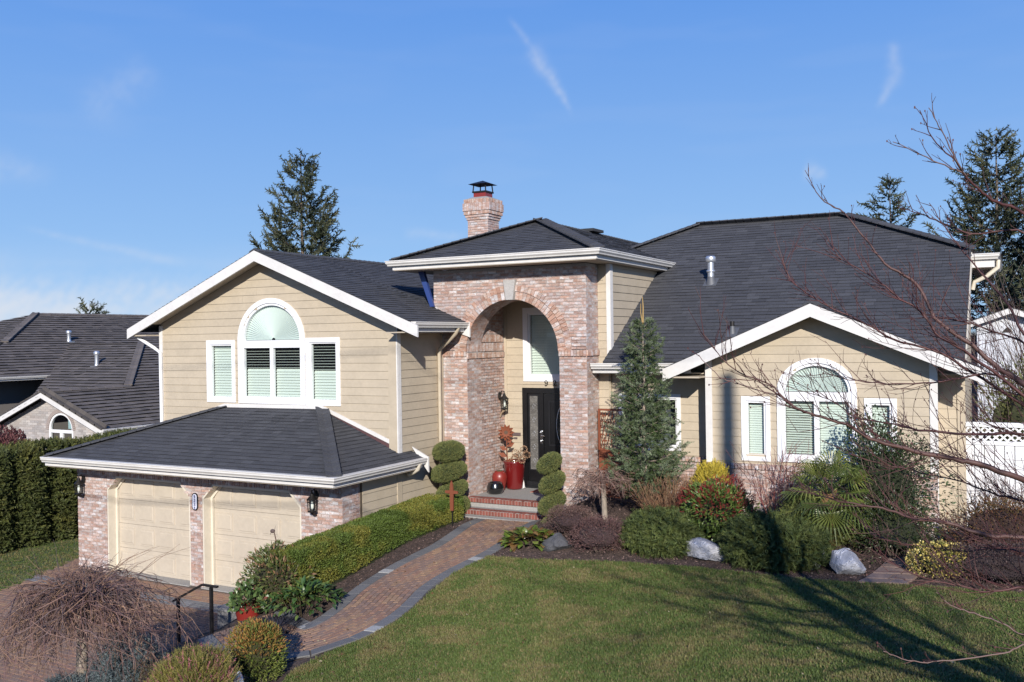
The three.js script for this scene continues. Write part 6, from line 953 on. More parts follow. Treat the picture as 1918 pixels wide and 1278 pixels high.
const LIMBS = [
  [26, [-1.58, 6.56, -8.46], [-1.43, 6.28, -8.42], [-1.26, 6.16, -8.41], [-1.07, 5.91, -8.39], [-0.9, 5.68, -8.37], [-0.69, 5.53, -8.37], [-0.54, 5.23, -8.33], [-0.3, 5.03, -8.34], [-0.08, 4.82, -8.35], [0.08, 4.71, -8.32]],
  [15, [-0.55, 6.69, -7.19], [-0.47, 6.49, -7.32], [-0.34, 6.35, -7.46], [-0.28, 6.26, -7.57], [-0.19, 6.16, -7.69], [-0.1, 6.09, -7.82], [0.1, 5.99, -7.99]],
  [6, [-0.48, 6.66, -7.01], [-0.4, 6.5, -7.14], [-0.32, 6.31, -7.27], [-0.27, 6.23, -7.39]],
  [5, [-0.71, 6.45, -7], [-0.51, 6.35, -7.18], [-0.29, 6.25, -7.38]],
  [10, [-0.78, 6.13, -8.21], [-0.65, 6.08, -8.16], [-0.46, 5.98, -8.15], [-0.27, 5.89, -8.14], [0.1, 5.88, -8.22]],
  [24, [-1.92, 5.13, -6.46], [-1.74, 4.89, -6.53], [-1.49, 4.76, -6.64], [-1.35, 4.61, -6.69], [-1.2, 4.55, -6.75], [-0.99, 4.47, -6.84], [-0.84, 4.37, -6.9], [-0.57, 4.29, -7.02], [-0.32, 4.23, -7.13], [-0.2, 4.2, -7.17], [0.07, 4.09, -7.29]],
  [5, [-1.98, 4.98, -6.54], [-1.85, 4.83, -6.58], [-1.72, 4.77, -6.62], [-1.57, 4.72, -6.68], [-1.43, 4.68, -6.72], [-1.36, 4.61, -6.74]],
  [19, [-1.67, 3.93, -7.27], [-1.37, 3.91, -7.33], [-1.17, 3.86, -7.34], [-0.97, 3.84, -7.34], [-0.78, 3.81, -7.35], [-0.64, 3.77, -7.32], [-0.44, 3.76, -7.33], [-0.17, 3.68, -7.37], [0.06, 3.68, -7.4]],
  [15, [-1.45, 4.61, -8.07], [-1.29, 4.56, -8], [-1.13, 4.45, -7.94], [-0.79, 4.38, -7.97], [-0.65, 4.36, -7.89], [-0.24, 4.33, -7.96], [0.08, 4.34, -7.98]],
  [15, [-1.81, 5.79, -8.56], [-1.74, 5.63, -8.48], [-1.57, 5.47, -8.46], [-1.4, 5.36, -8.44], [-1.11, 5.21, -8.48], [-0.89, 5.07, -8.48], [-0.54, 4.95, -8.56], [-0.31, 4.8, -8.56], [0.08, 4.51, -8.66]],
  [14, [-1.25, 5.8, -7.73], [-1.16, 5.7, -7.73], [-0.9, 5.52, -7.81], [-0.77, 5.39, -7.83], [-0.62, 5.29, -7.87], [-0.5, 5.1, -7.88], [-0.34, 4.99, -7.92], [0.08, 4.63, -8.09]],
  [9, [-0.98, 3.5, -7.86], [-0.72, 3.47, -7.84], [-0.34, 3.45, -7.86], [-0.09, 3.5, -7.83], [0.06, 3.5, -7.74]],
  [11, [-0.82, 3.51, -7.04], [-0.57, 3.4, -7.12], [-0.29, 3.34, -7.21], [-0.18, 3.32, -7.21], [0.06, 3.36, -7.28]],
  [6, [-0.75, 3.07, -6.4], [-0.66, 3.03, -6.43], [-0.49, 3.01, -6.49], [-0.35, 3.03, -6.54], [-0.05, 3.08, -6.68], [0.05, 3.14, -6.71]],
  [7, [-0.46, 3.39, -6.78], [-0.38, 3.32, -6.77], [-0.25, 3.28, -6.78], [-0.1, 3.24, -6.8], [0.05, 3.16, -6.83]],
  [13, [-1.43, 4.78, -8.31], [-1.18, 4.72, -8.33], [-0.85, 4.69, -8.39], [-0.53, 4.71, -8.45], [-0.17, 4.77, -8.53], [0.09, 4.69, -8.55]],
  [11, [-0.98, 4.17, -7.41], [-0.69, 4.1, -7.48], [-0.37, 4.03, -7.57], [-0.13, 3.94, -7.61], [0.07, 3.89, -7.63]],
  [12, [-0.81, 5.4, -8.53], [-0.6, 5.26, -8.5], [-0.36, 5.21, -8.48], [-0.13, 5.12, -8.47], [0.09, 5.03, -8.44]],
  [16, [-0.59, 6.2, -8.53], [-0.43, 5.92, -8.48], [-0.24, 5.64, -8.44], [-0.05, 5.38, -8.4], [0.13, 5.03, -8.35]],
];
{ // bare red maple reaching in from the right
  const bx = 0.95, bz = -8.2, by = groundH(bx, bz), t = thing('red_maple', 'leafless maple with red-brown branches sweeping in from the right', 'tree', [bx, by, bz]), r = rng(221), g = new G(), tw = new G();
  const trunk = [v3(bx, by - 0.1, bz), v3(bx - 0.03, 2.8, bz), v3(bx - 0.05, 3.5, bz + 0.05), v3(bx - 0.02, 4.3, bz + 0.02), v3(bx + 0.02, 5.2, bz)];
  pc('trunk', q => q.tube(trunk, [0.11, 0.045], 10), std([0.16, 0.10, 0.085], { roughness: 0.8, map: T.bark, bumpMap: T.bark, bumpScale: 0.006 }), t);
  const RED = [[0.070, 0.022, 0.022], [0.085, 0.030, 0.027], [0.062, 0.024, 0.026], [0.092, 0.044, 0.036], [0.16, 0.10, 0.085]];
  const twigs = (pts, len, every, depth) => { // finer shoots along a branch, leaning outwards and up
    const n = pts.length - 1; let L = 0; for (let i = 0; i < n; i++) L += pts[i].distanceTo(pts[i + 1]);
    const m = Math.max(1, Math.round(L / every));
    for (let k = 0; k < m; k++) {
      const s = Math.pow((k + r()) / m, depth || n < 30 ? 1 : 1.35) * n, i = Math.min(n - 1, Math.floor(s)), p = pts[i].clone().lerp(pts[i + 1], s - i), ax = v3().subVectors(pts[i + 1], pts[i]).normalize(), d = ax.clone().multiplyScalar(0.9).addScaledVector(rdir(r), 0.75).add(v3(0, 0.25, 0)).normalize(), l = len * (0.4 + 0.8 * r()) * (1 - 0.4 * s / n), pts2 = twigPts(p, d, l, 5, r, { wob: 0.16, droop: -0.05 });
      tw.col = shade(RED[Math.floor(r() * 4)], 0.8 + 0.6 * r()); tw.tube(pts2, [depth ? 0.0023 : 0.0034, 0.0013], depth ? 3 : 4);
      if (depth < 1) twigs(pts2, l * 0.5, 0.14, depth + 1);
      if (r() < 0.22) tw.hexa([[-1, -1, -1], [1, -1, -1], [1, 1, -1], [-1, 1, -1], [-1, -1, 1], [1, -1, 1], [1, 1, 1], [-1, 1, 1]].map(([a, b, c]) => pts2[5].clone().add(v3(a * 0.004, b * 0.006, c * 0.004))));
    }
  };
  for (const [rad, ...P] of LIMBS) {
    const pts = P.map(q => v3(...q)), end = pts[pts.length - 1]; const small = rad < 7 && end.x < 0.0 && end.y > 4.7;
    if (!small && end.x > -0.2) { const a = clamp((end.y - 2.4) / 3.2), j = new THREE.CatmullRomCurve3(trunk).getPoint(0.25 + 0.6 * a); pts.push(end.clone().lerp(j, 0.5).add(v3(0, -0.06, 0)), j); }
    pts.reverse(); const crv = new THREE.CatmullRomCurve3(pts, false, 'centripetal'), q = crv.getPoints(pts.length * 4); q.forEach((p, i) => { if (i && i < q.length - 1) p.addScaledVector(rdir(r), 0.006); });
    const b = new G(); b.col = rad > 18 ? RED[3] : rad > 8 ? RED[1] : RED[4]; b.tube(q, (s) => 0.00118 * lerp(rad, 2.2, Math.pow(s, 0.75)), 7); part('branch', b.geo(), M.redTwig, t);
    twigs(q, P[0][1] > 6.0 ? 0.26 : rad > 8 ? 0.6 : 0.2, P[0][1] > 6.0 ? 0.1 : rad > 8 ? 0.05 : 0.14, 0);
  }
  part('twigs', tw.geo(), M.redTwig, t);
}
// tall clipped hedge at the left, in lobes
{
  const t = thing('conifer_hedge', 'tall dark clipped conifer hedge beyond the left lawn strip', 'hedge', [-22.3, 0, -17]), r = rng(231), list = [], z0 = -29, z1 = -10, bulge = (z) => 0.30 * Math.abs(Math.sin((z + 0.35) * 3.3)) ** 0.6, top = (z) => 2.38 + 0.05 * Math.sin(z * 2.3);
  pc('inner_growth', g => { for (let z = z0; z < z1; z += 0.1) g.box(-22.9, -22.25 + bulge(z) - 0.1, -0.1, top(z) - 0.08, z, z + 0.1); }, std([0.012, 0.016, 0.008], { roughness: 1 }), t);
  for (let i = 0; i < 34000; i++) {
    const z = z1 - Math.pow(r(), 1.3) * (z1 - z0), f = r(); let p, n; if (f < 0.72) { const h = r(); p = v3(-22.25 + bulge(z) - 0.1 * Math.pow(h, 10), groundH(-22, z) + 0.05 + h * (top(z) - 0.05), z); n = v3(1, 0.3, 0); } else { p = v3(lerp(-22.95, -22.25 + bulge(z), r()), top(z) + 0.03 * r(), z); n = v3(0.2, 1, 0); }
    p.addScaledVector(rdir(r), 0.06).add(v3(0.10 * (fbm(z * 5, p.y * 4, 3, 3) - 0.5), 0, 0)); const gold = 0.5 * smooth(0.45, 0.7, fbm(z * 2 + 5, p.y * 2 + p.x, 77, 3));
    list.push([p, rollQ(n.addScaledVector(rdir(r), 0.6).normalize(), r() * 6.28), 0.13 + 0.09 * r(), jitter(mixc([0.050, 0.066, 0.014], [0.17, 0.15, 0.03], Math.max(gold * r(), 0.35 * r() * r())), r, 0.35)]);
  }
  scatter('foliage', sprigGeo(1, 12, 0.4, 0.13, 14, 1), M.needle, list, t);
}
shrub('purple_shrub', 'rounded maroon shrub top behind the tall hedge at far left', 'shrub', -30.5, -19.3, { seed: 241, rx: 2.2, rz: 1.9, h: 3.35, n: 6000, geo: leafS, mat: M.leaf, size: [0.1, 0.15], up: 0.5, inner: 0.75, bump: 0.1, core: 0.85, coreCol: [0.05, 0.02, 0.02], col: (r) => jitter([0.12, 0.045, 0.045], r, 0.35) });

// ---------------------------------------------------------------- things on the porch and in the garden
{
  const Yp = 1.632;
  const urn = (label, mat, x, z, prof, name = 'urn') => { const t = thing(name, label, 'pot', [x, Yp, z]); pc('body', g => g.lathe(x, Yp, z, prof, 36), mat, t); return t; };
  let t = urn('tall dark red glazed urn on the porch, holding dried flowers', M.redGlaze, -10.2, -19.08, [[0.001, 0], [0.17, 0], [0.19, 0.03], [0.245, 0.56], [0.255, 0.60], [0.265, 0.615], [0.265, 0.645], [0.24, 0.655], [0.225, 0.62], [0.2, 0.5], [0.001, 0.5]]);
  pc('soil', g => g.lathe(-10.2, Yp + 0.56, -19.08, [[0.22, 0], [0.1, 0.03], [0.001, 0.03]], 16), M.soil, t);
  t = urn('small red heart-shouldered urn between the tall urn and the black bowl', M.redMatte, -10.4, -18.72, [[0.001, 0], [0.10, 0], [0.12, 0.03], [0.165, 0.22], [0.175, 0.31], [0.155, 0.39], [0.115, 0.42], [0.11, 0.45], [0.095, 0.44], [0.09, 0.38], [0.001, 0.38]]);
  pc('moss', g => g.lathe(-10.4, Yp + 0.42, -18.72, [[0.1, 0], [0.05, 0.04], [0.001, 0.05]], 12), std([0.06, 0.06, 0.02]), t);
  urn('round glossy black bowl at the edge of the top step', M.blackGlaze, -10.27, -18.28, [[0.001, 0], [0.12, 0], [0.15, 0.02], [0.195, 0.10], [0.195, 0.16], [0.165, 0.235], [0.16, 0.26], [0.14, 0.26], [0.13, 0.2], [0.001, 0.15]], 'bowl');
  { // rusty metal flower
    const f = thing('metal_flower', 'rust-red metal flower sculpture standing against the porch wall', 'ornament', [-10.36, Yp, -19.0]), c = v3(-10.34, Yp + 1.31, -18.96), ax = v3(0.45, 0.1, 1).normalize(), s = v3().crossVectors(Y, ax).normalize(), u = v3().crossVectors(ax, s);
    for (let ring = 0; ring < 2; ring++) for (let k = 0; k < 11; k++) { const a = k / 11 * 6.2832 + ring * 0.28, R = ring ? 0.13 : 0.2, d = s.clone().multiplyScalar(Math.cos(a)).addScaledVector(u, Math.sin(a)), w = v3().crossVectors(ax, d).multiplyScalar(0.042 - ring * 0.012), o = c.clone().addScaledVector(ax, ring * 0.03), m = o.clone().addScaledVector(d, R * 0.6).addScaledVector(ax, 0.03), e = o.clone().addScaledVector(d, R).addScaledVector(ax, 0.0 + ring * 0.04); pc('petal', g => { g.poly([o, m.clone().add(w), e, m.clone().sub(w)].map(q => q.clone()), ax, 0.004); }, M.rust, f); }
    pc('centre', g => g.poly(Array.from({ length: 12 }, (_, k) => c.clone().addScaledVector(ax, 0.05).addScaledVector(s, 0.045 * Math.cos(k / 12 * 6.2832)).addScaledVector(u, 0.045 * Math.sin(k / 12 * 6.2832))), ax, 0.03), std([0.09, 0.05, 0.03], { roughness: 0.8 }), f);
    pc('stem', g => g.tube([v3(-10.36, Yp, -19.0), v3(-10.34, Yp + 0.7, -19.0), c.clone().addScaledVector(ax, -0.01)], [0.012, 0.012], 6), M.rust, f);
    for (const [h, d, l] of [[0.98, 1, 0.2], [0.9, -1, 0.19], [0.74, -1, 0.22], [0.62, 1, 0.17], [1.08, 1, 0.14]]) pc('metal_leaf', g => { const b = v3(-10.34, Yp + h, -18.99), dir = s.clone().multiplyScalar(d).add(v3(0, 0.5, 0)).normalize(), w = v3().crossVectors(ax, dir).multiplyScalar(0.055); g.poly([b, b.clone().addScaledVector(dir, l * 0.5).add(w).addScaledVector(ax, 0.03), b.clone().addScaledVector(dir, l), b.clone().addScaledVector(dir, l * 0.5).sub(w)], ax, 0.004); }, M.rust, f);
  }
  { // dried hydrangea
    const f = thing('dried_flowers', 'dried brown hydrangea heads in the tall red urn', 'plant', [-10.12, Yp + 0.58, -19.05]), r = rng(251);
    const heads = [[-10.02, 0.80, -18.98], [-9.93, 0.70, -18.95], [-10.18, 0.83, -19.1], [-9.88, 0.80, -19.1], [-10.1, 0.72, -18.9], [-9.97, 0.92, -19.12]];
    pc('stems', g => { for (const [x, y, z] of heads) g.tube([v3(-10.18, Yp + 0.55, -19.07), v3(lerp(-10.18, x, 0.6), Yp + y - 0.06, lerp(-19.07, z, 0.6)), v3(x, Yp + y, z)], [0.006, 0.004], 4); }, M.bark, f);
    for (const [x, y, z] of heads) { const list = []; for (let i = 0; i < 90; i++) { const d = rdir(r); list.push([v3(x, Yp + y, z).addScaledVector(d, 0.065), rollQ(d, r() * 6.28), 0.03, jitter([0.34, 0.21, 0.13], r, 0.4)]); } scatter('flower_head', leafR, M.leaf, list, f); }
  }
  { // small white cat figure
    const x = -10.06, z = -19.2, f = thing('cat_figure', 'small white cat figure beside the tall urn and the door frame', 'ornament', [x, Yp, z]), W = std([0.74, 0.72, 0.70], { roughness: 0.4 });
    pc('body', g => { g.lathe(x, Yp, z, [[0.001, 0], [0.055, 0], [0.06, 0.03], [0.05, 0.12], [0.034, 0.19], [0.028, 0.215]], 14); ellipsoid(g, x, Yp + 0.245, z + 0.01, 0.042, 0.04, 0.04, 3, 0, 12, 8); for (const s of [-1, 1]) { g.tri(v3(x + s * 0.036, Yp + 0.262, z), v3(x + s * 0.01, Yp + 0.278, z), v3(x + s * 0.03, Yp + 0.31, z)); g.tube([v3(x + s * 0.025, Yp + 0.13, z + 0.04), v3(x + s * 0.024, Yp + 0.02, z + 0.062), v3(x + s * 0.024, Yp, z + 0.085)], [0.016, 0.014], 6); } g.tube([v3(x, Yp + 0.02, z - 0.05), v3(x + 0.06, Yp + 0.015, z - 0.03), v3(x + 0.085, Yp + 0.015, z + 0.03)], [0.014, 0.009], 6); }, W, f);
  }
  const mat = thing('doormat', 'flat red and tan doormat before the black front door', 'doormat', [-9.28, Yp, -18.95]);
  pc('mat', g => { g.box(-9.62, -8.75, Yp + 0.003, Yp + 0.016, -19.2, -18.72); }, std([0.38, 0.24, 0.19], { roughness: 1, map: T.grain }), mat); pc('border', g => frameRect(g, (u, v, w) => v3(u, Yp + 0.016 + w, v), -9.62, -8.75, -19.2, -18.72, 0.06, 0.0, 0.003), std([0.30, 0.07, 0.05], { roughness: 1 }), mat);
  { // rusty cross on a stake
    const x = -10.13, z = -16.22, y = groundH(x, z), f = thing('garden_cross', 'rust-coloured cross ornament on a thin stake at the hedge end', 'ornament', [x, y, z]);
    pc('stake', g => g.bar(v3(x, y - 0.05, z), v3(x, y + 0.36, z), 0.018, 0.018, v3(0, 0, 1)), M.iron, f);
    pc('cross', g => { const d = 0.028, fl = (pts) => g.poly(pts.map(([a, b]) => v3(x + a, y + 0.32 + b, z + d)), v3(0, 0, 1), 0.03); fl([[-0.035, 0], [0.035, 0], [0.042, 0.34], [-0.042, 0.34]]); fl([[-0.042, 0.341], [0.042, 0.341], [0.046, 0.42], [-0.046, 0.42]]); fl([[-0.15, 0.355], [-0.047, 0.345], [-0.047, 0.415], [-0.15, 0.405]]); fl([[0.047, 0.345], [0.15, 0.355], [0.15, 0.405], [0.047, 0.415]]); fl([[-0.042, 0.421], [0.042, 0.421], [0.03, 0.54], [0, 0.62], [-0.03, 0.54]]); }, M.rust, f);
  }
  { // trellis screen right of the tower
    const z = -18.1, f = thing('rusty_screen', 'rusty metal screen with scrollwork between brick pier and spruce', 'screen', [-7.5, 1.6, z]);
    pc('panel', g => { g.box(-7.66, -7.05, 1.6, 2.75, z - 0.02, z); }, M.rust, f); pc('frame', g => frameRect(g, front(z), -7.66, -7.05, 2.75, 3.62, 0.04, -0.02, 0.02), M.rust, f);
    pc('scrollwork', g => { const r = rng(261); for (let i = 0; i < 9; i++) { const b = v3(-7.6 + i * 0.06, 2.78, z), p = [b]; for (let k = 1; k < 7; k++) p.push(v3(b.x + 0.03 * Math.sin(k * 1.7 + i), 2.78 + k * 0.13, z + 0.01 * (r() - 0.5))); g.tube(p, [0.008, 0.006], 4); for (let k = 1; k < 6; k++) g.tri(p[k], p[k].clone().add(v3(0.04, 0.05, 0.01)), p[k].clone().add(v3(0.0, 0.07, 0))); } }, M.rust, f);
  }
  { // red pot at the garden steps with its plant
    const x = -11.2, y = 0.46, z = -11.52, t2 = thing('planter', 'weathered red bucket planter on the garden steps', 'pot', [x, y, z]);
    pc('body', g => g.lathe(x, y, z, [[0.001, 0], [0.165, 0], [0.18, 0.06], [0.215, 0.27], [0.225, 0.29], [0.225, 0.31], [0.205, 0.31], [0.19, 0.26], [0.001, 0.24]], 28), M.redMatte, t2);
    const pl = thing('pot_plant', 'trailing broad-leaved plant filling the weathered red planter', 'plant', [x, y + 0.28, z]);
    foliage(pl, 'foliage', { x, y: y + 0.38, z, rx: 0.33, ry: 0.24, rz: 0.28, n: 420, geo: leafR, mat: M.gloss, size: [0.07, 0.11], up: 0.2, inner: 0.3, bump: 0.4, low: -0.5, seed: 262, col: (q) => jitter(q() < 0.07 ? [0.16, 0.05, 0.04] : mixc([0.05, 0.10, 0.03], [0.12, 0.17, 0.06], q()), q, 0.3) });
    const st = thing('twisted_stake', 'thin twisted brown garden stake with a small bird rising over the shrubs', 'ornament', [-11.15, 0.6, -12.2]);
    pc('stake', g => { g.tube([v3(-11.15, 0.6, -12.2), v3(-11.16, 1.2, -12.2), v3(-11.19, 1.42, -12.2), v3(-11.13, 1.55, -12.2), v3(-11.2, 1.72, -12.2), v3(-11.24, 1.86, -12.2)], [0.016, 0.009], 6); }, std([0.10, 0.06, 0.045]), st); pc('bird', g => { ellipsoid(g, -11.27, 1.86, -12.2, 0.05, 0.035, 0.03, 4, 0.1, 10, 7); g.tri(v3(-11.24, 1.87, -12.2), v3(-11.2, 1.98, -12.21), v3(-11.22, 1.87, -12.19)); g.tri(v3(-11.31, 1.85, -12.2), v3(-11.33, 1.78, -12.2), v3(-11.29, 1.83, -12.19)); }, std([0.10, 0.07, 0.06]), st);
  }
}
// ---- white vinyl fence at the right
{
  const z = -18.6, f = thing('vinyl_fence', 'white vinyl privacy fence with lattice top right of the house', 'fence', [0, 1.4, z]), yb = 1.35;
  for (let x = -0.98; x < 4.2; x += 1.55) { pc('post', g => { g.box(x - 0.06, x + 0.06, yb, 3.52, z - 0.06, z + 0.06); g.hexa([v3(x - 0.075, 3.52, z - 0.075), v3(x + 0.075, 3.52, z - 0.075), v3(x + 0.075, 3.52, z + 0.075), v3(x - 0.075, 3.52, z + 0.075), v3(x - 0.01, 3.58, z - 0.01), v3(x + 0.01, 3.58, z - 0.01), v3(x + 0.01, 3.58, z + 0.01), v3(x - 0.01, 3.58, z + 0.01)]); }, M.vinyl, f);
    pc('rail', g => g.box(x + 0.061, x + 1.489, 3.42, 3.5, z - 0.035, z + 0.035), M.vinyl, f); pc('rail', g => g.box(x + 0.061, x + 1.489, 3.1, 3.17, z - 0.035, z + 0.035), M.vinyl, f); pc('rail', g => g.box(x + 0.061, x + 1.489, yb, yb + 0.1, z - 0.035, z + 0.035), M.vinyl, f);
    for (let k = 0; k < 9; k++) pc('board', g => { const a = x + 0.062 + k * 0.1586, j = 0.004; g.hexa([v3(a + j, yb + 0.1, z - 0.012), v3(a + 0.1586 - j, yb + 0.1, z - 0.012), v3(a + 0.1586 - j, 3.1, z - 0.012), v3(a + j, 3.1, z - 0.012), v3(a + j + 0.006, yb + 0.1, z + 0.012), v3(a + 0.1586 - j - 0.006, yb + 0.1, z + 0.012), v3(a + 0.1586 - j - 0.006, 3.1, z + 0.012), v3(a + j + 0.006, 3.1, z + 0.012)]); }, M.vinyl, f);
    pc('lattice', g => { const n = 12; for (const s of [1, -1]) for (let k = -2; k < n + 2; k++) { const a = x + 0.061 + k * 1.428 / n, b = a + s * 0.25, lo = x + 0.061, hi = x + 1.489; let p = v3(s > 0 ? a : a + 0.25, 3.17, z + s * 0.004), q = v3(s > 0 ? a + 0.25 : a, 3.42, z + s * 0.004); if (p.x < lo || q.x < lo || p.x > hi || q.x > hi) continue; g.bar(p, q, 0.03, 0.008, v3(0, 0, 1)); } }, M.vinyl, f); }
}
// ---- neighbouring house at the left, dark tiled roof
{
  const nb = thing('tiled_house', 'neighbouring grey-brick house with dark brown tiled roofs at left', 'house', [-38, -1, -32]);
  const TT = [[0.165, 0.142, 0.126], [0.148, 0.128, 0.114], [0.18, 0.155, 0.138], [0.14, 0.122, 0.11]], pool = new Pool('roof_tile', 'roof_tiles', M.tile), cp = new Pool('ridge_tile', 'ridge_tiles', M.tile, 200), opt = { pool, exp: 0.34, len: 0.40, tones: TT, owner: nb, butt: 0.05, slab: 0.12 };
  const dx = v3(1, 0, 0), dz = v3(0, 0, 1), ex = -32.2, ey = 1.7, zf = -25.2, px = -36.0, py = 3.18, sl = (py - ey) / (ex - px), hz = -29.6, tp = v3(-41, py + sl * 5, hz - 5);
  // front wing: right slope, left slope, front gable wall
  roofPlane('roof', [v3(ex, ey, zf), v3(ex, ey, -60), v3(-41, tp.y, -60), tp, v3(px, py, hz), v3(px, py, zf)], dz, opt);
  roofPlane('roof', [v3(px, py, zf), v3(px, py, hz), v3(-40.2, py - sl * 4.2, hz), v3(-40.2, py - sl * 4.2, zf)], dz, opt);
  // face towards the street between wing and main ridge
  const fy = (z) => py + (hz - z) * (tp.y - py) / 5; roofPlane('roof', [v3(px, py, hz), tp, v3(-47, tp.y, tp.z), v3(-43.3, fy(-30.75), -30.75), v3(-41.0, fy(-28.2), -28.2), v3(-38.5, fy(-28.2) , -28.2)], dx, opt);
  // main roof beyond, eave to the right
  const mx = -43.2, my = 3.6, ms = 0.425, rx = -51.2, ry = my + ms * (mx - rx), mz = -35.6;
  roofPlane('roof', [v3(mx, my, -26), v3(mx, my, -60), v3(rx, ry, -60), v3(rx, ry, mz), v3(mx - 4.0, my + ms * 4.0, -31)], dz, opt);
  roofPlane('roof', [v3(mx - 4.0, my + ms * 4.0, -31), v3(rx, ry, mz), v3(-59, my + ms * 4.0, -31)], dx, opt);
  const n1 = v3(sl, 1, 0).normalize(), n2 = v3(-sl, 1, 0).normalize(), n3 = v3(0, 1, 0.39).normalize(), co = { pool: cp, w: 0.2, len: 0.42, h: 0.06, tones: TT };
  capLine(v3(px, py, zf), v3(px, py, hz), n1, n2, nb, co); capLine(v3(px, py, hz), tp.clone(), n3, n1, nb, co); capLine(v3(rx, ry, mz), v3(rx, ry, -60), v3(ms, 1, 0).normalize(), v3(-ms, 1, 0).normalize(), nb, co); capLine(v3(mx - 4.0, my + ms * 4.0, -31), v3(rx, ry, mz), v3(0, 1, 0.4).normalize(), v3(ms, 1, 0).normalize(), nb, co);
  // rake tiles along the gable edge, shade put into their darkened tones
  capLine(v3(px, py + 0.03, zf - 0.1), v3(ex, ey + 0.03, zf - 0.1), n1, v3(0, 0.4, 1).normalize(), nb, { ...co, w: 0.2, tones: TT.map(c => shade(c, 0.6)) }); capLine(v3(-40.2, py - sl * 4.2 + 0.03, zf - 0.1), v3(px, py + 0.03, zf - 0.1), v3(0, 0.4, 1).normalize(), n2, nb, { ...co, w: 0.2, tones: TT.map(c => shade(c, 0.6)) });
  pool.finish(nb); cp.finish(nb);
  for (const s of [1, -1]) pc('rake_board', g => { const e = s > 0 ? ex + 0.05 : -40.2, y = py - Math.abs(e - px) * sl; g.hexa([v3(px, py - 0.26, zf - 0.02), v3(e, y - 0.26, zf - 0.02), v3(e, y - 0.05, zf - 0.02), v3(px, py - 0.05, zf - 0.02), v3(px, py - 0.26, zf + 0.03), v3(e, y - 0.26, zf + 0.03), v3(e, y - 0.05, zf + 0.03), v3(px, py - 0.05, zf + 0.03)]); }, M.white, nb);
  gutter([[v3(ex + 0.02, ey + 0.02, zf + 0.05), v3(1, 0, 0)], [v3(ex + 0.02, ey + 0.02, -45), v3(1, 0, 0)]], nb); gutter([[v3(mx + 0.02, my + 0.02, -26), v3(1, 0, 0)], [v3(mx + 0.02, my + 0.02, -31), v3(1, 0, 0)]], nb);
  pc('soffit', g => { g.box(-32.75, ex, ey - 0.2, ey - 0.17, -45, zf - 0.05); }, M.soffit, nb);
  pc('downspout', g => g.tube([v3(ex + 0.06, ey - 0.1, -26.1), v3(ex - 0.02, ey - 0.24, -26.1), v3(ex - 0.3, ey - 0.42, -26.1)], [0.06, 0.06], 8), M.vinyl, nb);
  const gz = zf - 0.45, w0 = -39.2, w1 = -32.75, P = front(gz), top = (u) => py - 0.2 - Math.abs(u - px) * sl, ow = [-36.15, -34.6], spr = 1.55, arc = arcPts(-35.375, spr, 0.775, 0.72, 20), wall = hold('brick_wall', nb), np = new Pool('brick', 'brickwork', M.brickGrey, 260), save = pools.brick;
  backing('mortar_bed', (u, v, w) => P(u, v, w - 0.01), [[w0, -1], [w1, -1], [w1, top(w1)], [px, top(px)], [w0, top(w0)]], [[[ow[0], 0.3], [ow[1], 0.3], ...arc]], 0.2, M.mortar, wall);
  pools.brick = np; const keep = BRICKS.slice(); BRICKS.length = 0; BRICKS.push([0.52, 0.48, 0.45], [0.46, 0.42, 0.40], [0.56, 0.51, 0.47], [0.50, 0.44, 0.40]);
  const inside = (u, v) => u > ow[0] - 0.12 && u < ow[1] + 0.12 && (v < spr || ((u + 35.375) / 0.9) ** 2 + ((v - spr) / 0.85) ** 2 < 1);
  for (let v = 0.6; v < 3.0; v += 0.1) for (let u = w0 - (Math.round(v * 10) % 2) * 0.15; u < w1; u += 0.3) { const a = Math.max(u, w0), b = Math.min(u + 0.3, w1), m = (a + b) / 2; if (b - a < 0.03 || v + 0.08 > top(m) || inside(m, v + 0.05)) continue; oneBrick(P, a, b, v, v + 0.1, wall, 0, 0.06); }
  for (let i = 0; i < 30; i++) { const A = (i + 0.05) / 30 * Math.PI, B = (i + 0.95) / 30 * Math.PI, q = (r, t, w) => P(-35.375 + (0.775 + r) * Math.cos(t), spr + (0.72 + r) * Math.sin(t), w); np.add([[q(0, A, -0.1), q(0.16, A, -0.1), q(0.16, B, -0.1), q(0, B, -0.1), q(0, A, 0.03), q(0.16, A, 0.03), q(0.16, B, 0.03), q(0, B, 0.03)]], [0.36, 0.30, 0.27], wall); }
  np.finish(nb); pools.brick = save; BRICKS.length = 0; BRICKS.push(...keep);
  pc('wall_core', g => { g.box(w1 - 0.2, w1, -1, 1.6, -45, gz - 0.21); g.box(-44.8, -44.6, -1, 3.5, -45, -26); g.box(-44.6, -39.2, -1, 2, gz - 0.3, gz - 0.1); }, std([0.16, 0.145, 0.135]), nb);  // walls coloured darker to stand in for the shade under the eaves
  const win = hold('window', nb), sp2 = 1.42;
  pc('frame', g => { const q = (r, t, w) => P(-35.375 + (0.775 - r) * Math.cos(t), spr + (0.72 - r) * Math.sin(t), w); for (let i = 0; i < 24; i++) { const A = i / 24 * Math.PI, B = (i + 1) / 24 * Math.PI; g.hexa([q(0, A, -0.1), q(0.09, A, -0.1), q(0.09, B, -0.1), q(0, B, -0.1), q(0, A, -0.01), q(0.09, A, -0.01), q(0.09, B, -0.01), q(0, B, -0.01)]); } const bx = (a, b, c, d) => g.box(a, b, c, d, gz - 0.1, gz - 0.012); bx(ow[0], ow[0] + 0.09, 0.3, spr); bx(ow[1] - 0.09, ow[1], 0.3, spr); bx(ow[0] + 0.09, ow[1] - 0.09, spr - 0.13, spr); bx(-35.46, -35.29, 0.3, spr - 0.13); }, M.vinyl, win);
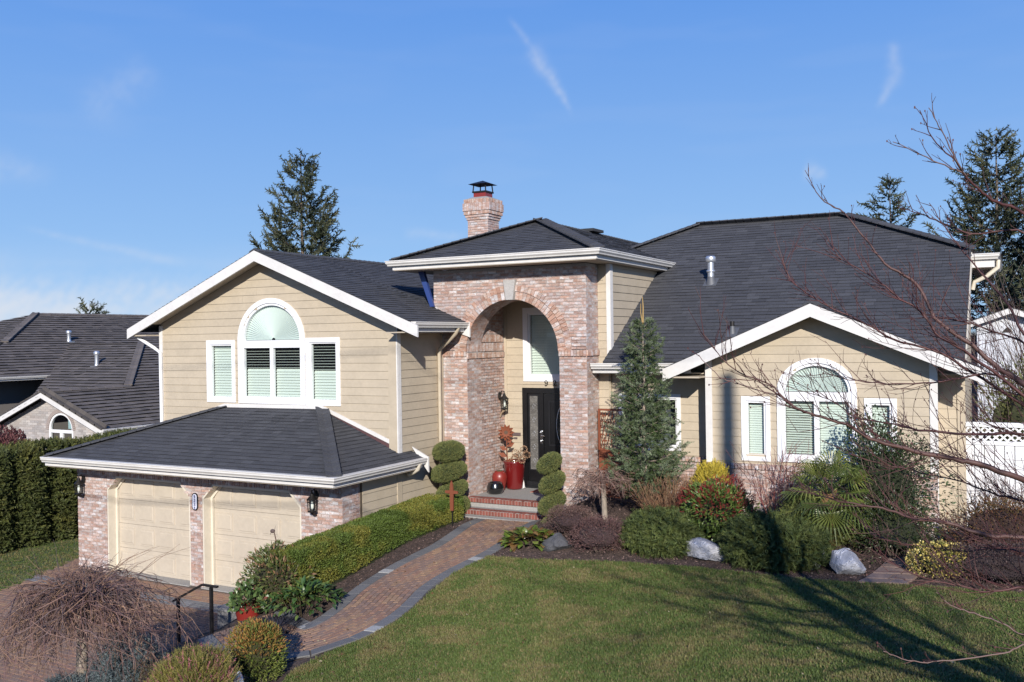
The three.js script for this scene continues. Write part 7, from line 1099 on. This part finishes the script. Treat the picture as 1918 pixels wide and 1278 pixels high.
  pc('pane', g => { for (let i = 0; i < 24; i++) { const q = (t) => P(-35.375 + 0.69 * Math.cos(t), spr + 0.63 * Math.sin(t), -0.05); g.tri(P(-35.375, spr, -0.05), q(i / 24 * Math.PI), q((i + 1) / 24 * Math.PI)); } for (const [a, b] of [[ow[0] + 0.09, -35.46], [-35.29, ow[1] - 0.09]]) g.quad(P(a, 0.3, -0.05), P(b, 0.3, -0.05), P(b, sp2, -0.05), P(a, sp2, -0.05)); }, M.glass, win);
  pc('curtain', g => { g.box(-35.5, -34.75, 1.55, 2.2, gz - 0.5, gz - 0.45); }, std([0.30, 0.42, 0.45]), win); pc('curtain', g => { g.box(-35.28, -34.7, 0.3, 1.4, gz - 0.5, gz - 0.45); }, std([0.25, 0.10, 0.05]), win); pc('room', g => { g.box(-36.4, -34.3, 0.2, 0.25, gz - 2.2, gz - 0.3); g.box(-36.4, -34.3, 0.2, 2.6, gz - 2.2, gz - 2.1); }, M.dark, win);
  for (const [x, y, z, h] of [[-41.1, 4.05, -31.9, 0.75], [-47.3, 5.35, -34.9, 0.62]]) { const v = hold('vent_pipe', nb); pc('pipe', g => g.lathe(x, y, z, [[0.2, -0.2], [0.13, 0.0], [0.10, 0.1], [0.10, h - 0.2], [0.15, h - 0.18], [0.15, h - 0.05], [0.08, h], [0.001, h]], 12), M.zinc, v); pc('flashing', g => g.box(x - 0.25, x + 0.25, y - 0.08, y - 0.02, z - 0.2, z + 0.2), M.zinc, v); }
  pc('skylight', g => { const s = (x) => ey + (ex - x) * sl + 0.05, q = (x, z, u) => v3(x, s(x) + u, z); g.hexa([q(-36.6, -33.2, 0), q(-35.6, -33.2, 0), q(-35.6, -34.4, 0), q(-36.6, -34.4, 0), q(-36.6, -33.2, 0.12), q(-35.6, -33.2, 0.12), q(-35.6, -34.4, 0.12), q(-36.6, -34.4, 0.12)]); }, std([0.05, 0.06, 0.07], { roughness: 0.1 }), nb);
}
// ---- white garden house far behind the fence
{
  const s = thing('white_house', 'small white gabled house with grey roof far behind the fence', 'house', [0, 1, -43]), z = -43, x0 = -1.25, x1 = 1.9, px = 0.0, py = 6.02, sl = 0.36, top = (x) => py - Math.abs(x - px) * sl, wl = hold('wall', s), W = std([0.66, 0.68, 0.72], { map: T.mottle });
  backing('wall_core', front(z), [[x0, 1], [x1, 1], [x1, top(x1) - 0.1], [px, py - 0.1], [x0, top(x0) - 0.1]], [], 0.2, W, wl);
  for (let i = 0; i < 16; i++) pc('cladding_board', g => { const a = x0 + i * (x1 - x0) / 16 + 0.01, b = x0 + (i + 1) * (x1 - x0) / 16 - 0.01; g.hexa([v3(a, 1, z), v3(b, 1, z), v3(b, top(b) - 0.12, z), v3(a, top(a) - 0.12, z), v3(a, 1, z + 0.02), v3(b, 1, z + 0.02), v3(b, top(b) - 0.12, z + 0.02), v3(a, top(a) - 0.12, z + 0.02)]); }, W, wl);
  const R = std([0.16, 0.16, 0.165], { roughness: 0.9, map: T.granule }); for (const e of [x0 - 0.4, x1 + 0.4]) { pc('roof', g => { const n = v3(e < px ? -sl : sl, 1, 0).normalize(); g.poly([v3(px, py + 0.05, z + 0.4), v3(e, top(e) + 0.05, z + 0.4), v3(e, top(e) + 0.05, z - 9), v3(px, py + 0.05, z - 9)], n, 0.1); }, R, s); pc('rake_board', g => { g.hexa([v3(px, py - 0.2, z + 0.41), v3(e, top(e) - 0.2, z + 0.41), v3(e, top(e) + 0.02, z + 0.41), v3(px, py + 0.02, z + 0.41), v3(px, py - 0.2, z + 0.45), v3(e, top(e) - 0.2, z + 0.45), v3(e, top(e) + 0.02, z + 0.45), v3(px, py + 0.02, z + 0.45)]); }, M.white, s); }
  pc('wall_core', g => { g.box(x0 - 0.02, x0 + 0.1, 1, top(x0) - 0.1, z - 9, z - 0.21); g.box(-3.2, x0 - 0.03, 1, 4.7, z - 4, z - 3.8); }, std([0.16, 0.155, 0.15]), s); pc('roof', g => g.poly([v3(-4.0, 4.6, z - 3.4), v3(x0 - 0.42, 4.6, z - 3.4), v3(x0 - 0.42, 5.9, z - 6), v3(-4.0, 5.9, z - 6)], v3(0, 1, 0.5).normalize(), 0.1), R, s);  // white walls in shade: the shade is painted as dark grey
  pc('vent', g => { g.poly([v3(-0.35, 5.05, z + 0.03), v3(0.1, 5.05, z + 0.03), v3(-0.12, 5.3, z + 0.03)], v3(0, 0, 1), 0.02); }, M.iron, s);
}
shrub('garden_shrub', 'olive shrub rising behind the white fence lattice', 'shrub', 0.4, -21.5, { seed: 271, rx: 1.2, rz: 0.8, h: 3.0, n: 5000, geo: leafS, mat: M.leaf, size: [0.05, 0.08], up: 0.4, inner: 0.3, bump: 0.5, coreCol: [0.03, 0.034, 0.014], col: (r) => jitter(mixc([0.07, 0.085, 0.025], [0.14, 0.14, 0.05], r()), r, 0.4) });
twigShrub('bare_tree', 'grey-brown bare twiggy tree behind the white fence', 1.4, -27, 6.6, 3.6, 110, 272, [[0.15, 0.11, 0.09], [0.12, 0.08, 0.075], [0.18, 0.14, 0.11]], { side: 12, r0: 0.03, wob: 0.16 });
twigShrub('bare_tree', 'tangled reddish bare tree between house corner and far white house', -0.3, -31, 4.6, 2.6, 80, 273, [[0.14, 0.085, 0.07], [0.12, 0.06, 0.055]], { side: 12, r0: 0.025, wob: 0.18 });

// ---- utility pole and wires out of frame: their shadows fall on lawn and walls
{
  const x = 5.16, z = 0.2, y = groundH(x, z), p = thing('utility_pole', 'wooden utility pole behind the viewpoint, shading the lawn', 'pole', [x, y, z]), wd = std([0.16, 0.11, 0.08], { map: T.bark });
  pc('pole', g => g.tube([v3(x, y - 0.2, z), v3(x, y + 5, z), v3(x, 12.9, z)], [0.18, 0.13], 12), wd, p);
  const wires = thing('utility_cable', 'overhead cables running along the street from the utility pole', 'cable', [x, 9, z]);
  for (const [h, zz, r] of [[9.5, 0.1, 0.022], [13.2, 0.17, 0.012]]) pc('cable', g => { const pts = []; for (let i = 0; i <= 24; i++) { const s = i / 24; pts.push(v3(lerp(x, -42, s), h - 1.2 * Math.sin(s * Math.PI), z + zz)); } g.tube(pts, [r, r], 5); }, M.black, wires);
}

{ // bare street tree out of frame at the right: its branches dapple the lawn
  const x = 4.6, z = -0.8, y = groundH(x, z), t = thing('street_tree', 'bare spreading tree beside the viewpoint whose branch shadows dapple the lawn', 'tree', [x, y, z]), r = rng(281), g = new G(); g.col = [0.14, 0.11, 0.095];
  pc('trunk', q => q.tube([v3(x, y - 0.1, z), v3(x + 0.1, y + 1.2, z), v3(x, y + 2.6, z)], [0.16, 0.11], 9), M.bark, t);
  const grow = (p, d, L, rad, k) => { const pts = twigPts(p, d, L, 6, r, { wob: 0.2, droop: -0.02 }); g.tube(pts, [rad, rad * 0.45], k > 1 ? 3 : 5); if (k < 4) for (let i = 0; i < 5; i++) { const s = 2 + Math.floor(r() * 4.99), a = v3().subVectors(pts[Math.min(6, s + 1)], pts[s - 1]).normalize().addScaledVector(rdir(r), 0.8).add(v3(0, 0.1, 0)); grow(pts[s], a, L * (0.45 + 0.3 * r()), rad * 0.45, k + 1); } };
  for (let i = 0; i < 6; i++) { const a = i / 6 * 6.28 + r(); grow(v3(x, y + 1.8 + 0.8 * r(), z), v3(Math.cos(a), 0.9 + 0.5 * r(), Math.sin(a)), 2.0 + 0.6 * r(), 0.055, 1); }
  part('branches', g.geo(), M.redTwig, t);
}

{ // a few fallen leaves on grass, beds and paving
  const r = rng(291), list = []; for (let i = 0; i < 260; i++) { const x = lerp(-10.5, 2, r()), z = lerp(-16.5, -9, r()); list.push([v3(x, groundH(x, z) + 0.045, z), new THREE.Quaternion().setFromEuler(_e.set(1.4 + (r() - 0.5) * 0.8, r() * 6.28, 0)), 0.035 + 0.03 * r(), jitter(r() < 0.3 ? [0.4, 0.33, 0.2] : [0.22, 0.12, 0.06], r, 0.4)]); }
  tag(scatter('fallen_leaves', leafR, M.leaf, list, scene), 'scattered brown fallen leaves on lawn, walk and beds', 'leaves', null, 'stuff');
}
console.log('boards', house.children.reduce((n, c) => n + c.children.filter(q => q.name === 'siding_board').length, 0));
renderer.render(scene, camera);
